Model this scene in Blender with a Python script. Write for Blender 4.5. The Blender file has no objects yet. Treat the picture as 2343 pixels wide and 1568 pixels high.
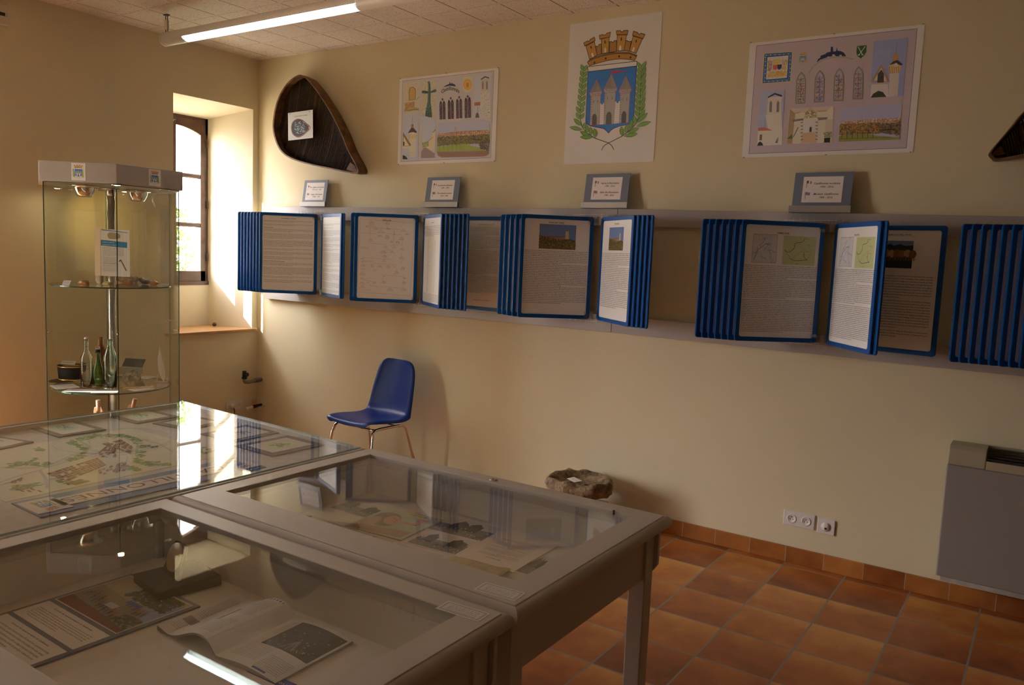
import bpy, math, random
import numpy as np
from mathutils import Matrix, Vector, noise

# ------------------------------------------------------------------ basics
sc = bpy.context.scene
COL = sc.collection
PI = math.pi
DZ = 0.04                      # everything is lifted by this at the end so the floor is z = 0
FZ = -DZ                       # floor height while building
rnd = random.Random(7)
WM = {}                        # world matrix of every object while building

# camera (measured): position, rows right / forward / up
CP = np.array([5.46127074, -4.37260725, 1.54527234])
CR = np.array([[0.8285449066, 0.5583689482, 0.0416827950],
               [-0.5518760730, 0.8269473462, -0.1076609800],
               [-0.0945840249, 0.0661982194, 0.9933134742]])
CF = 1851.064

def at(px, py, x=None, y=None, z=None):
    """where the sight line through a photo point meets a known plane of the room"""
    d = CR.T @ np.array([(px - 1171.5) / CF, 1.0, -(py - 784) / CF])
    if x is not None: t = (x - CP[0]) / d[0]
    elif y is not None: t = (y - CP[1]) / d[1]
    else: t = (z - CP[2]) / d[2]
    p = CP + t * d
    return Vector((float(p[0]), float(p[1]), float(p[2])))

def lin(c):
    return tuple((v / 12.92 if v <= 0.04045 else ((v + 0.055) / 1.055) ** 2.4) for v in [u / 255 for u in c[:3]])

# ------------------------------------------------------------------ materials
def new_mat(name):
    m = bpy.data.materials.new(name); m.use_nodes = True
    return m, m.node_tree.nodes, m.node_tree.links, m.node_tree.nodes['Principled BSDF']

def mat(name, col, rough=0.5, metal=0.0, spec=0.5, bump=0.0, bscale=200, var=0.0, vscale=8, coat=0.0):
    m, N, L, b = new_mat(name)
    c = lin(col) if max(col) > 1 else col
    b.inputs['Base Color'].default_value = (*c, 1)
    b.inputs['Roughness'].default_value = rough
    b.inputs['Metallic'].default_value = metal
    b.inputs['Specular IOR Level'].default_value = spec
    b.inputs['Coat Weight'].default_value = coat
    tc = N.new('ShaderNodeTexCoord')
    if bump:
        n = N.new('ShaderNodeTexNoise'); n.inputs['Scale'].default_value = bscale; n.inputs['Detail'].default_value = 4
        L.new(tc.outputs['Object'], n.inputs['Vector'])
        bp = N.new('ShaderNodeBump'); bp.inputs['Strength'].default_value = bump; bp.inputs['Distance'].default_value = 0.002
        L.new(n.outputs['Fac'], bp.inputs['Height']); L.new(bp.outputs['Normal'], b.inputs['Normal'])
    if var:
        n = N.new('ShaderNodeTexNoise'); n.inputs['Scale'].default_value = vscale; n.inputs['Detail'].default_value = 5
        L.new(tc.outputs['Object'], n.inputs['Vector'])
        r = N.new('ShaderNodeValToRGB')
        r.color_ramp.elements[0].position = 0.3; r.color_ramp.elements[1].position = 0.7
        r.color_ramp.elements[0].color = (*[v * (1 - var) for v in c], 1)
        r.color_ramp.elements[1].color = (*[min(1, v * (1 + var)) for v in c], 1)
        L.new(n.outputs['Fac'], r.inputs['Fac']); L.new(r.outputs['Color'], b.inputs['Base Color'])
    return m

def print_mat(name, rough=0.6, spec=0.4, coat=0.0, wav=0.0):
    m, N, L, b = new_mat(name)
    a = N.new('ShaderNodeAttribute'); a.attribute_name = 'ink'
    L.new(a.outputs['Color'], b.inputs['Base Color'])
    b.inputs['Roughness'].default_value = rough
    b.inputs['Specular IOR Level'].default_value = spec
    b.inputs['Coat Weight'].default_value = coat
    b.inputs['Coat Roughness'].default_value = 0.08
    if wav:
        tc = N.new('ShaderNodeTexCoord')
        n = N.new('ShaderNodeTexNoise'); n.inputs['Scale'].default_value = 5; n.inputs['Detail'].default_value = 2
        L.new(tc.outputs['Object'], n.inputs['Vector'])
        bp = N.new('ShaderNodeBump'); bp.inputs['Strength'].default_value = 1.0; bp.inputs['Distance'].default_value = wav
        L.new(n.outputs['Fac'], bp.inputs['Height']); L.new(bp.outputs['Normal'], b.inputs['Coat Normal'])
    return m

def sheet_glass(name, tint=(0.95, 0.975, 0.955), k=1.0):
    """flat pane: see-through with mirror reflection that grows towards grazing view"""
    m = bpy.data.materials.new(name); m.use_nodes = True
    N, L = m.node_tree.nodes, m.node_tree.links
    N.clear()
    o = N.new('ShaderNodeOutputMaterial'); mx = N.new('ShaderNodeMixShader')
    t = N.new('ShaderNodeBsdfTransparent'); t.inputs['Color'].default_value = (*tint, 1)
    g = N.new('ShaderNodeBsdfGlossy'); g.inputs['Roughness'].default_value = 0.0; g.inputs['Color'].default_value = (1, 1, 1, 1)
    lw = N.new('ShaderNodeLayerWeight'); lw.inputs['Blend'].default_value = 0.5
    p = N.new('ShaderNodeMath'); p.operation = 'POWER'; p.inputs[1].default_value = 5
    s = N.new('ShaderNodeMath'); s.operation = 'MULTIPLY_ADD'; s.inputs[1].default_value = 0.957 * k; s.inputs[2].default_value = 0.043 * k
    L.new(lw.outputs['Facing'], p.inputs[0]); L.new(p.outputs[0], s.inputs[0]); L.new(s.outputs[0], mx.inputs['Fac'])
    L.new(t.outputs[0], mx.inputs[1]); L.new(g.outputs[0], mx.inputs[2]); L.new(mx.outputs[0], o.inputs['Surface'])
    return m

def solid_glass(name, col, rough=0.0):
    m, N, L, b = new_mat(name)
    b.inputs['Base Color'].default_value = (*col, 1)
    b.inputs['Roughness'].default_value = rough
    b.inputs['Transmission Weight'].default_value = 1.0
    b.inputs['IOR'].default_value = 1.48
    return m

def emit_mat(name, col, power):
    m, N, L, b = new_mat(name)
    b.inputs['Base Color'].default_value = (*col, 1)
    b.inputs['Emission Color'].default_value = (*col, 1)
    b.inputs['Emission Strength'].default_value = power
    return m

def mth(N, L, op, a, b=None, c=None):
    n = N.new('ShaderNodeMath'); n.operation = op
    for i, v in enumerate((a, b, c)):
        if v is None: continue
        if isinstance(v, (int, float)): n.inputs[i].default_value = v
        else: L.new(v, n.inputs[i])
    return n.outputs[0]

# ------------------------------------------------------------------ mesh builder
class MB:
    def __init__(s): s.v = []; s.f = []; s.m = []; s.sm = []
    def add(s, vs, fs, mi=0, smooth=False):
        o = len(s.v); s.v += [Vector(p) for p in vs]
        for f in fs: s.f.append([o + i for i in f]); s.m.append(mi); s.sm.append(smooth)
        return s
    def box(s, a, b, mi=0, M=None):
        x0, y0, z0 = a; x1, y1, z1 = b
        vs = [Vector(p) for p in ((x0,y0,z0),(x1,y0,z0),(x1,y1,z0),(x0,y1,z0),(x0,y0,z1),(x1,y0,z1),(x1,y1,z1),(x0,y1,z1))]
        if M: vs = [M @ p for p in vs]
        return s.add(vs, [(0,3,2,1),(4,5,6,7),(0,1,5,4),(1,2,6,5),(2,3,7,6),(3,0,4,7)], mi)
    def prism(s, pts, d, mi=0, cap=True, smooth=False):
        """pts: 3D polygon, d: extrusion vector"""
        n = len(pts); d = Vector(d); a = [Vector(p) for p in pts]
        fs = [(i, (i+1) % n, n + (i+1) % n, n + i) for i in range(n)]
        if cap: fs += [tuple(range(n))[::-1], tuple(range(n, 2*n))]
        return s.add(a + [p + d for p in a], fs, mi, smooth)
    def tube(s, path, r, n=8, mi=0, cap=True, smooth=True):
        path = [Vector(p) for p in path]; rs = r if isinstance(r, (list, tuple)) else [r] * len(path)
        vs = []; up = None
        for i, p in enumerate(path):
            t = (path[min(i+1, len(path)-1)] - path[max(i-1, 0)]).normalized()
            if up is None:
                up = Vector((0, 0, 1)) if abs(t.z) < 0.9 else Vector((1, 0, 0))
            a = t.cross(up).normalized(); up = a.cross(t).normalized()
            for k in range(n):
                an = 2 * PI * k / n
                vs.append(p + (a * math.cos(an) + up * math.sin(an)) * rs[i])
        fs = []
        for i in range(len(path) - 1):
            for k in range(n):
                fs.append((i*n+k, i*n+(k+1) % n, (i+1)*n+(k+1) % n, (i+1)*n+k))
        s.add(vs, fs, mi, smooth)
        if cap:
            o = len(s.v) - len(vs)
            s.f.append([o+k for k in range(n)][::-1]); s.m.append(mi); s.sm.append(False)
            s.f.append([o+(len(path)-1)*n+k for k in range(n)]); s.m.append(mi); s.sm.append(False)
        return s
    def lathe(s, prof, c, n=24, mi=0, smooth=True, fn=None):
        """prof: list of (radius, height)"""
        c = Vector(c); vs = []
        for i, (r, h) in enumerate(prof):
            for k in range(n):
                an = 2 * PI * k / n
                rr = r if fn is None else r * fn(an, i)
                vs.append(c + Vector((rr * math.cos(an), rr * math.sin(an), h)))
        fs = []
        for i in range(len(prof) - 1):
            for k in range(n):
                fs.append((i*n+k, i*n+(k+1) % n, (i+1)*n+(k+1) % n, (i+1)*n+k))
        s.add(vs, fs, mi, smooth)
        o = len(s.v) - len(vs)
        if prof[0][0] > 1e-5: s.f.append([o+k for k in range(n)][::-1]); s.m.append(mi); s.sm.append(False)
        if prof[-1][0] > 1e-5: s.f.append([o+(len(prof)-1)*n+k for k in range(n)]); s.m.append(mi); s.sm.append(False)
        return s
    def build(s, name, mats, parent=None, local=False, origin=None, bevel=0, seg=2, smooth_all=False, ink=None, merge=False):
        if not isinstance(mats, (list, tuple)): mats = [mats]
        P = WM[parent] if parent else Matrix.Translation(origin or (0, 0, 0))
        vs = s.v if (local and parent) else [P.inverted() @ v for v in s.v]
        me = bpy.data.meshes.new(name)
        me.from_pydata([tuple(v) for v in vs], [], s.f)
        for m in mats: me.materials.append(m)
        me.polygons.foreach_set('material_index', s.m)
        me.polygons.foreach_set('use_smooth', [True] * len(s.f) if smooth_all else s.sm)
        if ink is not None:
            at_ = me.color_attributes.new('ink', 'FLOAT_COLOR', 'CORNER')
            arr = []
            for p in me.polygons: arr += list((*ink[p.index], 1.0)) * p.loop_total
            at_.data.foreach_set('color', arr)
        me.update()
        if merge:
            import bmesh
            bm = bmesh.new(); bm.from_mesh(me); bmesh.ops.remove_doubles(bm, verts=bm.verts, dist=1e-5)
            bmesh.ops.recalc_face_normals(bm, faces=bm.faces); bm.to_mesh(me); bm.free()
        o = bpy.data.objects.new(name, me); COL.objects.link(o)
        if parent: o.parent = parent; WM[o] = P
        else: o.location = origin or (0, 0, 0); WM[o] = P
        if bevel:
            b = o.modifiers.new('bevel', 'BEVEL'); b.width = bevel; b.segments = seg; b.limit_method = 'ANGLE'; b.angle_limit = 0.6
        return o

def tag(o, label, cat, group=None, kind=None):
    o['label'] = label; o['category'] = cat
    if group: o['group'] = group
    if kind: o['kind'] = kind
    return o

def thing(name, label, cat, loc, rz=0.0, group=None, M=None):
    o = bpy.data.objects.new(name, None); o.empty_display_size = 0.05; COL.objects.link(o)
    m = M if M is not None else Matrix.Translation(loc) @ Matrix.Rotation(rz, 4, 'Z')
    o.matrix_world = m; WM[o] = m
    return tag(o, label, cat, group)

def struct(o): o['kind'] = 'structure'; return o

def copy_tree(o, M, label=None):
    c = o.copy(); COL.objects.link(c); c.matrix_world = M; WM[c] = M
    if label: c['label'] = label
    def rec(src, dst):
        for ch in list(src.children):
            d = ch.copy(); COL.objects.link(d); d.parent = dst; WM[d] = M
            rec(ch, d)
    rec(o, c)
    return c

# ------------------------------------------------------------------ printed things
_gl = {}
def glyphs(txt, bold=0.0):
    k = (txt, bold)
    if k not in _gl:
        cu = bpy.data.curves.new('g', 'FONT'); cu.body = txt; cu.resolution_u = 1 if len(txt) > 14 else 3; cu.offset = bold
        cu.align_x = 'LEFT'
        ob = bpy.data.objects.new('g', cu); me = ob.to_mesh()
        vs = np.array([v.co[:2] for v in me.vertices]) if len(me.vertices) else np.zeros((0, 2))
        fs = [list(p.vertices) for p in me.polygons]
        ob.to_mesh_clear(); bpy.data.objects.remove(ob); bpy.data.curves.remove(cu)
        w = float(vs[:, 0].max()) if len(vs) else 0
        _gl[k] = (vs, fs, w)
    return _gl[k]

def homography(src, dst):
    A = []; B = []
    for (x, y), (u, v) in zip(src, dst):
        A.append([x, y, 1, 0, 0, 0, -u*x, -u*y]); B.append(u)
        A.append([0, 0, 0, x, y, 1, -v*x, -v*y]); B.append(v)
    h = np.append(np.linalg.solve(np.array(A, float), np.array(B, float)), 1).reshape(3, 3)
    def f(x, y):
        q = h @ np.array([x, y, 1.0]); return (q[0] / q[2], q[1] / q[2])
    return f

class Art:
    """flat print: coloured polygons on a sheet, u to the right and v up, in metres"""
    STEP = 0.000006
    def __init__(s, fmap=None, white=(178, 160, 155), paper=0.86):
        s.map = fmap or (lambda x, y: (x, y)); s.v = []; s.f = []; s.c = []; s.d = 0
        s.wl = lin(white); s.k = paper
    def col(s, c):
        l = lin(c); return tuple(min(0.95, a / w * s.k) for a, w in zip(l, s.wl))
    def raw(s, uv, fs, c):
        o = len(s.v); z = s.d * s.STEP
        s.v += [(float(a), float(b), z) for a, b in uv]
        for f in fs: s.f.append([o + i for i in f]); s.c.append(c)
        s.d += 0.05
    def poly(s, pts, c, out=None, ow=0.001):
        s.d += 1; uv = [s.map(*p) for p in pts]
        s.raw(uv, [list(range(len(uv)))], s.col(c))
        if out is not None: s.line(list(pts) + [pts[0]], ow, out)
    def rect(s, x0, y0, x1, y1, c, **k): s.poly([(x0, y0), (x1, y0), (x1, y1), (x0, y1)], c, **k)
    def rrect(s, x0, y0, x1, y1, r, c, n=4):
        pts = []
        for cx, cy, a0 in ((x1-r, y1-r, 0), (x0+r, y1-r, 90), (x0+r, y0+r, 180), (x1-r, y0+r, 270)):
            for i in range(n + 1):
                a = math.radians(a0 + 90 * i / n); pts.append((cx + r*math.cos(a), cy + r*math.sin(a)))
        s.poly(pts, c)
    def ell(s, cx, cy, rx, ry, c, n=16, rot=0, **k):
        pts = []
        for i in range(n):
            a = 2*PI*i/n; x, y = rx*math.cos(a), ry*math.sin(a)
            pts.append((cx + x*math.cos(rot) - y*math.sin(rot), cy + x*math.sin(rot) + y*math.cos(rot)))
        s.poly(pts, c, **k)
    def line(s, pts, w, c):
        s.d += 1; cc = s.col(c); uv = [Vector(s.map(*p)) for p in pts]
        for a, b in zip(uv, uv[1:]):
            d = b - a
            if d.length < 1e-7: continue
            d.normalize(); n = Vector((-d.y, d.x)) * w / 2; e = d * w * 0.3
            s.raw([a - e + n, a - e - n, b + e - n, b + e + n], [[0, 1, 2, 3]], cc)
    def text(s, txt, x, y, size, c=(35, 30, 30), align='l', shear=0.0, fit=None, bold=0.0, down=None, newlayer=True):
        vs, fs, w = glyphs(txt, bold)
        if not len(vs): return
        if newlayer: s.d += 1
        p = Vector(s.map(x, y)); sx = size
        if fit: sx = fit / w
        off = {'l': 0, 'c': -w*sx/2, 'r': -w*sx}[align]
        uv = [(p.x + off + a*sx + b*size*shear, p.y + b*size) for a, b in vs]
        s.raw(uv, fs, s.col(c))
    def build(s, name, M, mtl, parent=None, back=0.0004, edge=(200, 190, 185)):
        """M places (u, v, w) in the world; a thin body closes the back"""
        mb = MB(); mb.v = [M @ Vector(p) for p in s.v]; mb.f = s.f; mb.m = [0]*len(s.f); mb.sm = [False]*len(s.f)
        return mb.build(name, mtl, parent, ink=s.c, origin=None if parent else M.translation)

def frame_of(o, ux, vy):
    """matrix with u along ux, v along vy, w = u x v, at o"""
    ux = Vector(ux).normalized(); vy = Vector(vy).normalized(); w = ux.cross(vy).normalized(); vy = w.cross(ux)
    return Matrix(((ux.x, vy.x, w.x, o[0]), (ux.y, vy.y, w.y, o[1]), (ux.z, vy.z, w.z, o[2]), (0, 0, 0, 1)))

def wallM(x0, z0, y=-0.002):   # print hanging on the poster wall, u = +x, v = +z, faces -y
    return Matrix(((1, 0, 0, x0), (0, 0, -1, y), (0, 1, 0, z0), (0, 0, 0, 1)))

def slab(art, w, h, t=0.0006, c=(178, 160, 155)):
    """paper body with the print side at w = 0 and thickness behind it"""
    cc = art.col(c); o = len(art.v)
    art.v = [(p[0], p[1], p[2] + 0.00004) for p in art.v]
    vs = [(0,0,0),(w,0,0),(w,h,0),(0,h,0),(0,0,-t),(w,0,-t),(w,h,-t),(0,h,-t)]
    art.v += vs
    for f in ((0,1,2,3),(7,6,5,4),(1,0,4,5),(2,1,5,6),(3,2,6,7),(0,3,7,4)):
        art.f.append([o+i for i in f]); art.c.append(cc)
    return art

def rect_from(px, z):
    """the flat rectangle whose corners (bottom-left, bottom-right, top-right, top-left of its print) were measured on plane z"""
    P = [at(*p, z=z) for p in px]
    c = sum(P, Vector()) / 4
    u = (P[1] - P[0] + P[2] - P[3]); v = (P[3] - P[0] + P[2] - P[1])
    w, h = u.length / 2, v.length / 2
    u.normalize(); v.normalize()
    # square it up
    a = (Vector((u.x, u.y)) + Vector((v.y, -v.x))).normalized() if u.cross(v).z > 0 else (Vector((u.x, u.y)) + Vector((-v.y, v.x))).normalized()
    u = Vector((a.x, a.y, 0)); v = Vector((-a.y, a.x, 0))
    o = c - u*w/2 - v*h/2
    return frame_of(o, u, v), w, h

FR = ["L'église St. Pierre a toujours joué un rôle important dans la vie communale. Elle fut construite en 1304",
 "peu après la fondation de la bastide, avec le soutien financier de l'évêque de Cahuzac et d'Alphonse de",
 "Poitiers. Un bâtiment original, il ne reste que les murs, l'église ayant été détruite à plusieurs reprises au",
 "cours de son histoire. Elle le fut une première fois par les Anglais pendant la Guerre de Cent Ans en 1346,",
 "avant d'être incendiée par les Français pendant les Guerres de religion à la fin du 16e siècle. Plus tard, en",
 "1794, un violent orage détruisit pratiquement tout le toit. Le clocher, pointu à l'époque, fut frappé par la",
 "foudre, ainsi qu'une des trois cloches fondues en 1680. Le toit actuel en tuiles date de 1863 et a été",
 "construit en même temps que le clocher carré remplaçant la petite flèche.",
 "L'église paraît un peu sombre à l'intérieur en raison d'un manque de lumière provenant de son entrée",
 "en 1868, et d'une fenêtre murée au levant derrière l'autel mais aussi parce que la voûte est placée devant",
 "l'ancien grand vitrail qui a été brisé pendant une installation. Actuellement, derrière l'autel, il y a deux",
 "vitraux qui sont bien vus. L'un, du 17e siècle, vient de Saint Jacques pénitent décrit en haut relief appartenant",
 "à l'origine à l'ancienne cathédrale Saint Étienne d'Agen et fut remarqué en 1846. Il représente Ste Foy et",
 "Caprais, les patrons du diocèse d'Agen. À l'intérieur de ce grand retable se trouve un autre, plus petit, en",
 "chêne doré : il s'agit du retable original de Castillonnès. De chaque côté, on peut voir des tableaux du 17e",
 "siècle : à gauche « la Cène » et à droite « l'Annonciation » et « la Nativité ». Sur le côté gauche, il y avait une",
 "chaire très ornée datant de 1730, bien visible sur les anciennes photographies mais elle fut démontée entre"]
EN = ["There are the customs, usages, freedoms and privileges of the aforesaid town, as granted by the lord king",
 "to the inhabitants there assembled in the territory of the building of the castle, namely:",
 "We have granted that the aforesaid bastide, there shall be no tallage nor bread tax nor hearth tax taken",
 "from the inhabitants of the same, nor lodging by force, and that they may sell, give or alienate their goods",
 "movable and immovable to whom they wish, except that they may not alienate to the church or to religious",
 "persons or knights, save with the right of the lords of whom the things may be held in fee. And the said",
 "inhabitants may marry their daughters freely where they wish and promote their sons to holy orders.",
 "The bailiff shall not seize or arrest any inhabitant of the said town, nor do them force nor seize their",
 "goods, provided he gives surety to stand to right, unless for murder or the death of a man or other crime"]

def body(art, x, y, w, rows, lh, src=FR, start=0, c=(45, 38, 38), para=None, jit=True, size=None):
    """lines of running text, justified to the column"""
    n = 0
    for i in range(rows):
        t = src[(start + n) % len(src)]; n += 1
        short = para and (i in para)
        sz = size or lh * 0.72
        ind = lh * 2 if (para and (i - 1) in para) else 0
        if short: t = t[:int(len(t) * 0.6)]
        W = (w - ind) * (0.6 if short else 1.0)
        art.text(t, x + ind, y - i*lh, sz, c, fit=W, newlayer=(i == 0), bold=0.012)
# ------------------------------------------------------------------ materials of the place
def wall_paint(name, col, fabric=True):
    m, N, L, b = new_mat(name)
    b.inputs['Roughness'].default_value = 0.75; b.inputs['Specular IOR Level'].default_value = 0.25
    tc = N.new('ShaderNodeTexCoord')
    n1 = N.new('ShaderNodeTexNoise'); n1.inputs['Scale'].default_value = 1.7; n1.inputs['Detail'].default_value = 5
    L.new(tc.outputs['Object'], n1.inputs['Vector'])
    r = N.new('ShaderNodeValToRGB'); r.color_ramp.elements[0].position = 0.25; r.color_ramp.elements[1].position = 0.75
    r.color_ramp.elements[0].color = (*[v*0.965 for v in col], 1); r.color_ramp.elements[1].color = (*[min(1, v*1.02) for v in col], 1)
    L.new(n1.outputs['Fac'], r.inputs['Fac']); L.new(r.outputs['Color'], b.inputs['Base Color'])
    # woven glass-fibre wallpaper under the paint
    mp = N.new('ShaderNodeMapping'); mp.inputs['Scale'].default_value = (330, 330, 60)
    L.new(tc.outputs['Object'], mp.inputs['Vector'])
    n2 = N.new('ShaderNodeTexNoise'); n2.inputs['Scale'].default_value = 1.0; n2.inputs['Detail'].default_value = 2
    L.new(mp.outputs['Vector'], n2.inputs['Vector'])
    n3 = N.new('ShaderNodeTexNoise'); n3.inputs['Scale'].default_value = 6; n3.inputs['Detail'].default_value = 3
    L.new(tc.outputs['Object'], n3.inputs['Vector'])
    s = mth(N, L, 'MULTIPLY_ADD', n3.outputs['Fac'], 2.5, n2.outputs['Fac'])
    bp = N.new('ShaderNodeBump'); bp.inputs['Strength'].default_value = 0.35; bp.inputs['Distance'].default_value = 0.0015
    L.new(s, bp.inputs['Height']); L.new(bp.outputs['Normal'], b.inputs['Normal'])
    return m

M_wall = wall_paint('cream wall paint', (0.78, 0.70, 0.48))
M_reveal = wall_paint('pale reveal paint', (0.74, 0.68, 0.52))

def ceiling_mat():
    m, N, L, b = new_mat('mineral fibre ceiling tiles')
    b.inputs['Roughness'].default_value = 0.9; b.inputs['Specular IOR Level'].default_value = 0.1
    tc = N.new('ShaderNodeTexCoord'); sp = N.new('ShaderNodeSeparateXYZ'); L.new(tc.outputs['Object'], sp.inputs[0])
    def grid(axis, off, w):
        a = mth(N, L, 'ADD', axis, off); a = mth(N, L, 'DIVIDE', a, 0.3021); a = mth(N, L, 'FRACT', a)
        a = mth(N, L, 'SUBTRACT', a, 0.5); a = mth(N, L, 'ABSOLUTE', a)          # 0.5 at the joint
        return mth(N, L, 'GREATER_THAN', a, 0.5 - w)
    gx = grid(sp.outputs['X'], -0.4765 + 3.021, 0.010)
    gy = grid(sp.outputs['Y'], 0.0562 + 30.21, 0.006)
    wx = mth(N, L, 'SUBTRACT', grid(sp.outputs['X'], -0.4765 + 3.021, 0.04), gx)
    # the dark joint is interrupted by the cross bars
    gyw = grid(sp.outputs['Y'], 0.0562 + 30.21, 0.05)
    gx = mth(N, L, 'MULTIPLY', gx, mth(N, L, 'SUBTRACT', 1.0, gyw))
    n = N.new('ShaderNodeTexNoise'); n.inputs['Scale'].default_value = 95; n.inputs['Detail'].default_value = 3; n.inputs['Roughness'].default_value = 0.7
    L.new(tc.outputs['Object'], n.inputs['Vector'])
    pit = mth(N, L, 'LESS_THAN', n.outputs['Fac'], 0.385)
    n2 = N.new('ShaderNodeTexNoise'); n2.inputs['Scale'].default_value = 1.2; n2.inputs['Detail'].default_value = 4
    L.new(tc.outputs['Object'], n2.inputs['Vector'])
    base = N.new('ShaderNodeValToRGB'); base.color_ramp.elements[0].color = (0.66, 0.58, 0.50, 1); base.color_ramp.elements[1].color = (0.80, 0.74, 0.66, 1)
    base.color_ramp.elements[0].position = 0.3; base.color_ramp.elements[1].position = 0.6
    L.new(n2.outputs['Fac'], base.inputs['Fac'])
    def mixc(a, c, f):
        x = N.new('ShaderNodeMix'); x.data_type = 'RGBA'; L.new(a, x.inputs['A']); x.inputs['B'].default_value = (*c, 1); L.new(f, x.inputs['Factor']); return x.outputs['Result']
    c = mixc(base.outputs['Color'], (0.38, 0.30, 0.24), pit)
    c = mixc(c, (0.74, 0.66, 0.57), wx)
    c = mixc(c, (0.42, 0.34, 0.28), gy)
    c = mixc(c, (0.10, 0.07, 0.05), gx)
    L.new(c, b.inputs['Base Color'])
    bp = N.new('ShaderNodeBump'); bp.inputs['Strength'].default_value = 0.5; bp.inputs['Distance'].default_value = 0.003
    h = mth(N, L, 'ADD', pit, gx); h = mth(N, L, 'MULTIPLY', h, -1.0); L.new(h, bp.inputs['Height']); L.new(bp.outputs['Normal'], b.inputs['Normal'])
    return m

def tile_colour(N, L, cell, tc, u=None, v=None):
    wn = N.new('ShaderNodeTexWhiteNoise'); wn.noise_dimensions = '3D'; L.new(cell, wn.inputs['Vector'])
    n = N.new('ShaderNodeTexNoise'); n.inputs['Scale'].default_value = 7; n.inputs['Detail'].default_value = 5; n.inputs['Roughness'].default_value = 0.55
    off = N.new('ShaderNodeVectorMath'); off.operation = 'MULTIPLY_ADD'; off.inputs[1].default_value = (9, 9, 9)
    L.new(wn.outputs['Color'], off.inputs[0]); L.new(tc.outputs['Object'], off.inputs[2]); L.new(off.outputs['Vector'], n.inputs['Vector'])
    return wn, n

def floor_mat():
    m, N, L, b = new_mat('terracotta floor tiles')
    tc = N.new('ShaderNodeTexCoord'); sp = N.new('ShaderNodeSeparateXYZ'); L.new(tc.outputs['Object'], sp.inputs[0])
    X = mth(N, L, 'DIVIDE', mth(N, L, 'ADD', sp.outputs['X'], -4.0816 + 0.3054*20), 0.3054)
    Y = mth(N, L, 'DIVIDE', mth(N, L, 'ADD', sp.outputs['Y'], 0.0695 + 0.3154*40), 0.3154)
    fx, fy = mth(N, L, 'FRACT', X), mth(N, L, 'FRACT', Y)
    cx, cy = mth(N, L, 'FLOOR', X), mth(N, L, 'FLOOR', Y)
    cb = N.new('ShaderNodeCombineXYZ'); L.new(cx, cb.inputs[0]); L.new(cy, cb.inputs[1])
    ex = mth(N, L, 'ABSOLUTE', mth(N, L, 'SUBTRACT', fx, 0.5)); ey = mth(N, L, 'ABSOLUTE', mth(N, L, 'SUBTRACT', fy, 0.5))
    gr = mth(N, L, 'MAXIMUM', mth(N, L, 'GREATER_THAN', ex, 0.486), mth(N, L, 'GREATER_THAN', ey, 0.4855))
    wn, n = tile_colour(N, L, cb.outputs[0], tc)
    # yellower where the glaze thins towards the far edge of a tile, browner in the middle
    e2 = mth(N, L, 'POWER', fy, 2.2)
    k = mth(N, L, 'MULTIPLY_ADD', wn.outputs['Value'], 0.42, mth(N, L, 'MULTIPLY', n.outputs['Fac'], 0.75))
    k = mth(N, L, 'MULTIPLY_ADD', e2, 0.34, k)
    k = mth(N, L, 'SUBTRACT', k, 0.12)
    r = N.new('ShaderNodeValToRGB'); e = r.color_ramp.elements
    e[0].position = 0.18; e[0].color = (0.20, 0.055, 0.016, 1); e[1].position = 0.95; e[1].color = (0.72, 0.36, 0.10, 1)
    x = e.new(0.40); x.color = (0.38, 0.115, 0.028, 1); x = e.new(0.62); x.color = (0.52, 0.19, 0.045, 1)
    L.new(k, r.inputs['Fac'])
    mx = N.new('ShaderNodeMix'); mx.data_type = 'RGBA'; L.new(r.outputs['Color'], mx.inputs['A']); mx.inputs['B'].default_value = (0.33, 0.30, 0.26, 1); L.new(gr, mx.inputs['Factor'])
    L.new(mx.outputs['Result'], b.inputs['Base Color'])
    L.new(mth(N, L, 'MULTIPLY_ADD', gr, 0.5, 0.33), b.inputs['Roughness'])
    n4 = N.new('ShaderNodeTexNoise'); n4.inputs['Scale'].default_value = 14; L.new(tc.outputs['Object'], n4.inputs['Vector'])
    h = mth(N, L, 'MULTIPLY_ADD', gr, -1.0, mth(N, L, 'MULTIPLY', n4.outputs['Fac'], 0.5))
    bp = N.new('ShaderNodeBump'); bp.inputs['Strength'].default_value = 0.6; bp.inputs['Distance'].default_value = 0.003
    L.new(h, bp.inputs['Height']); L.new(bp.outputs['Normal'], b.inputs['Normal'])
    return m

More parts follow.
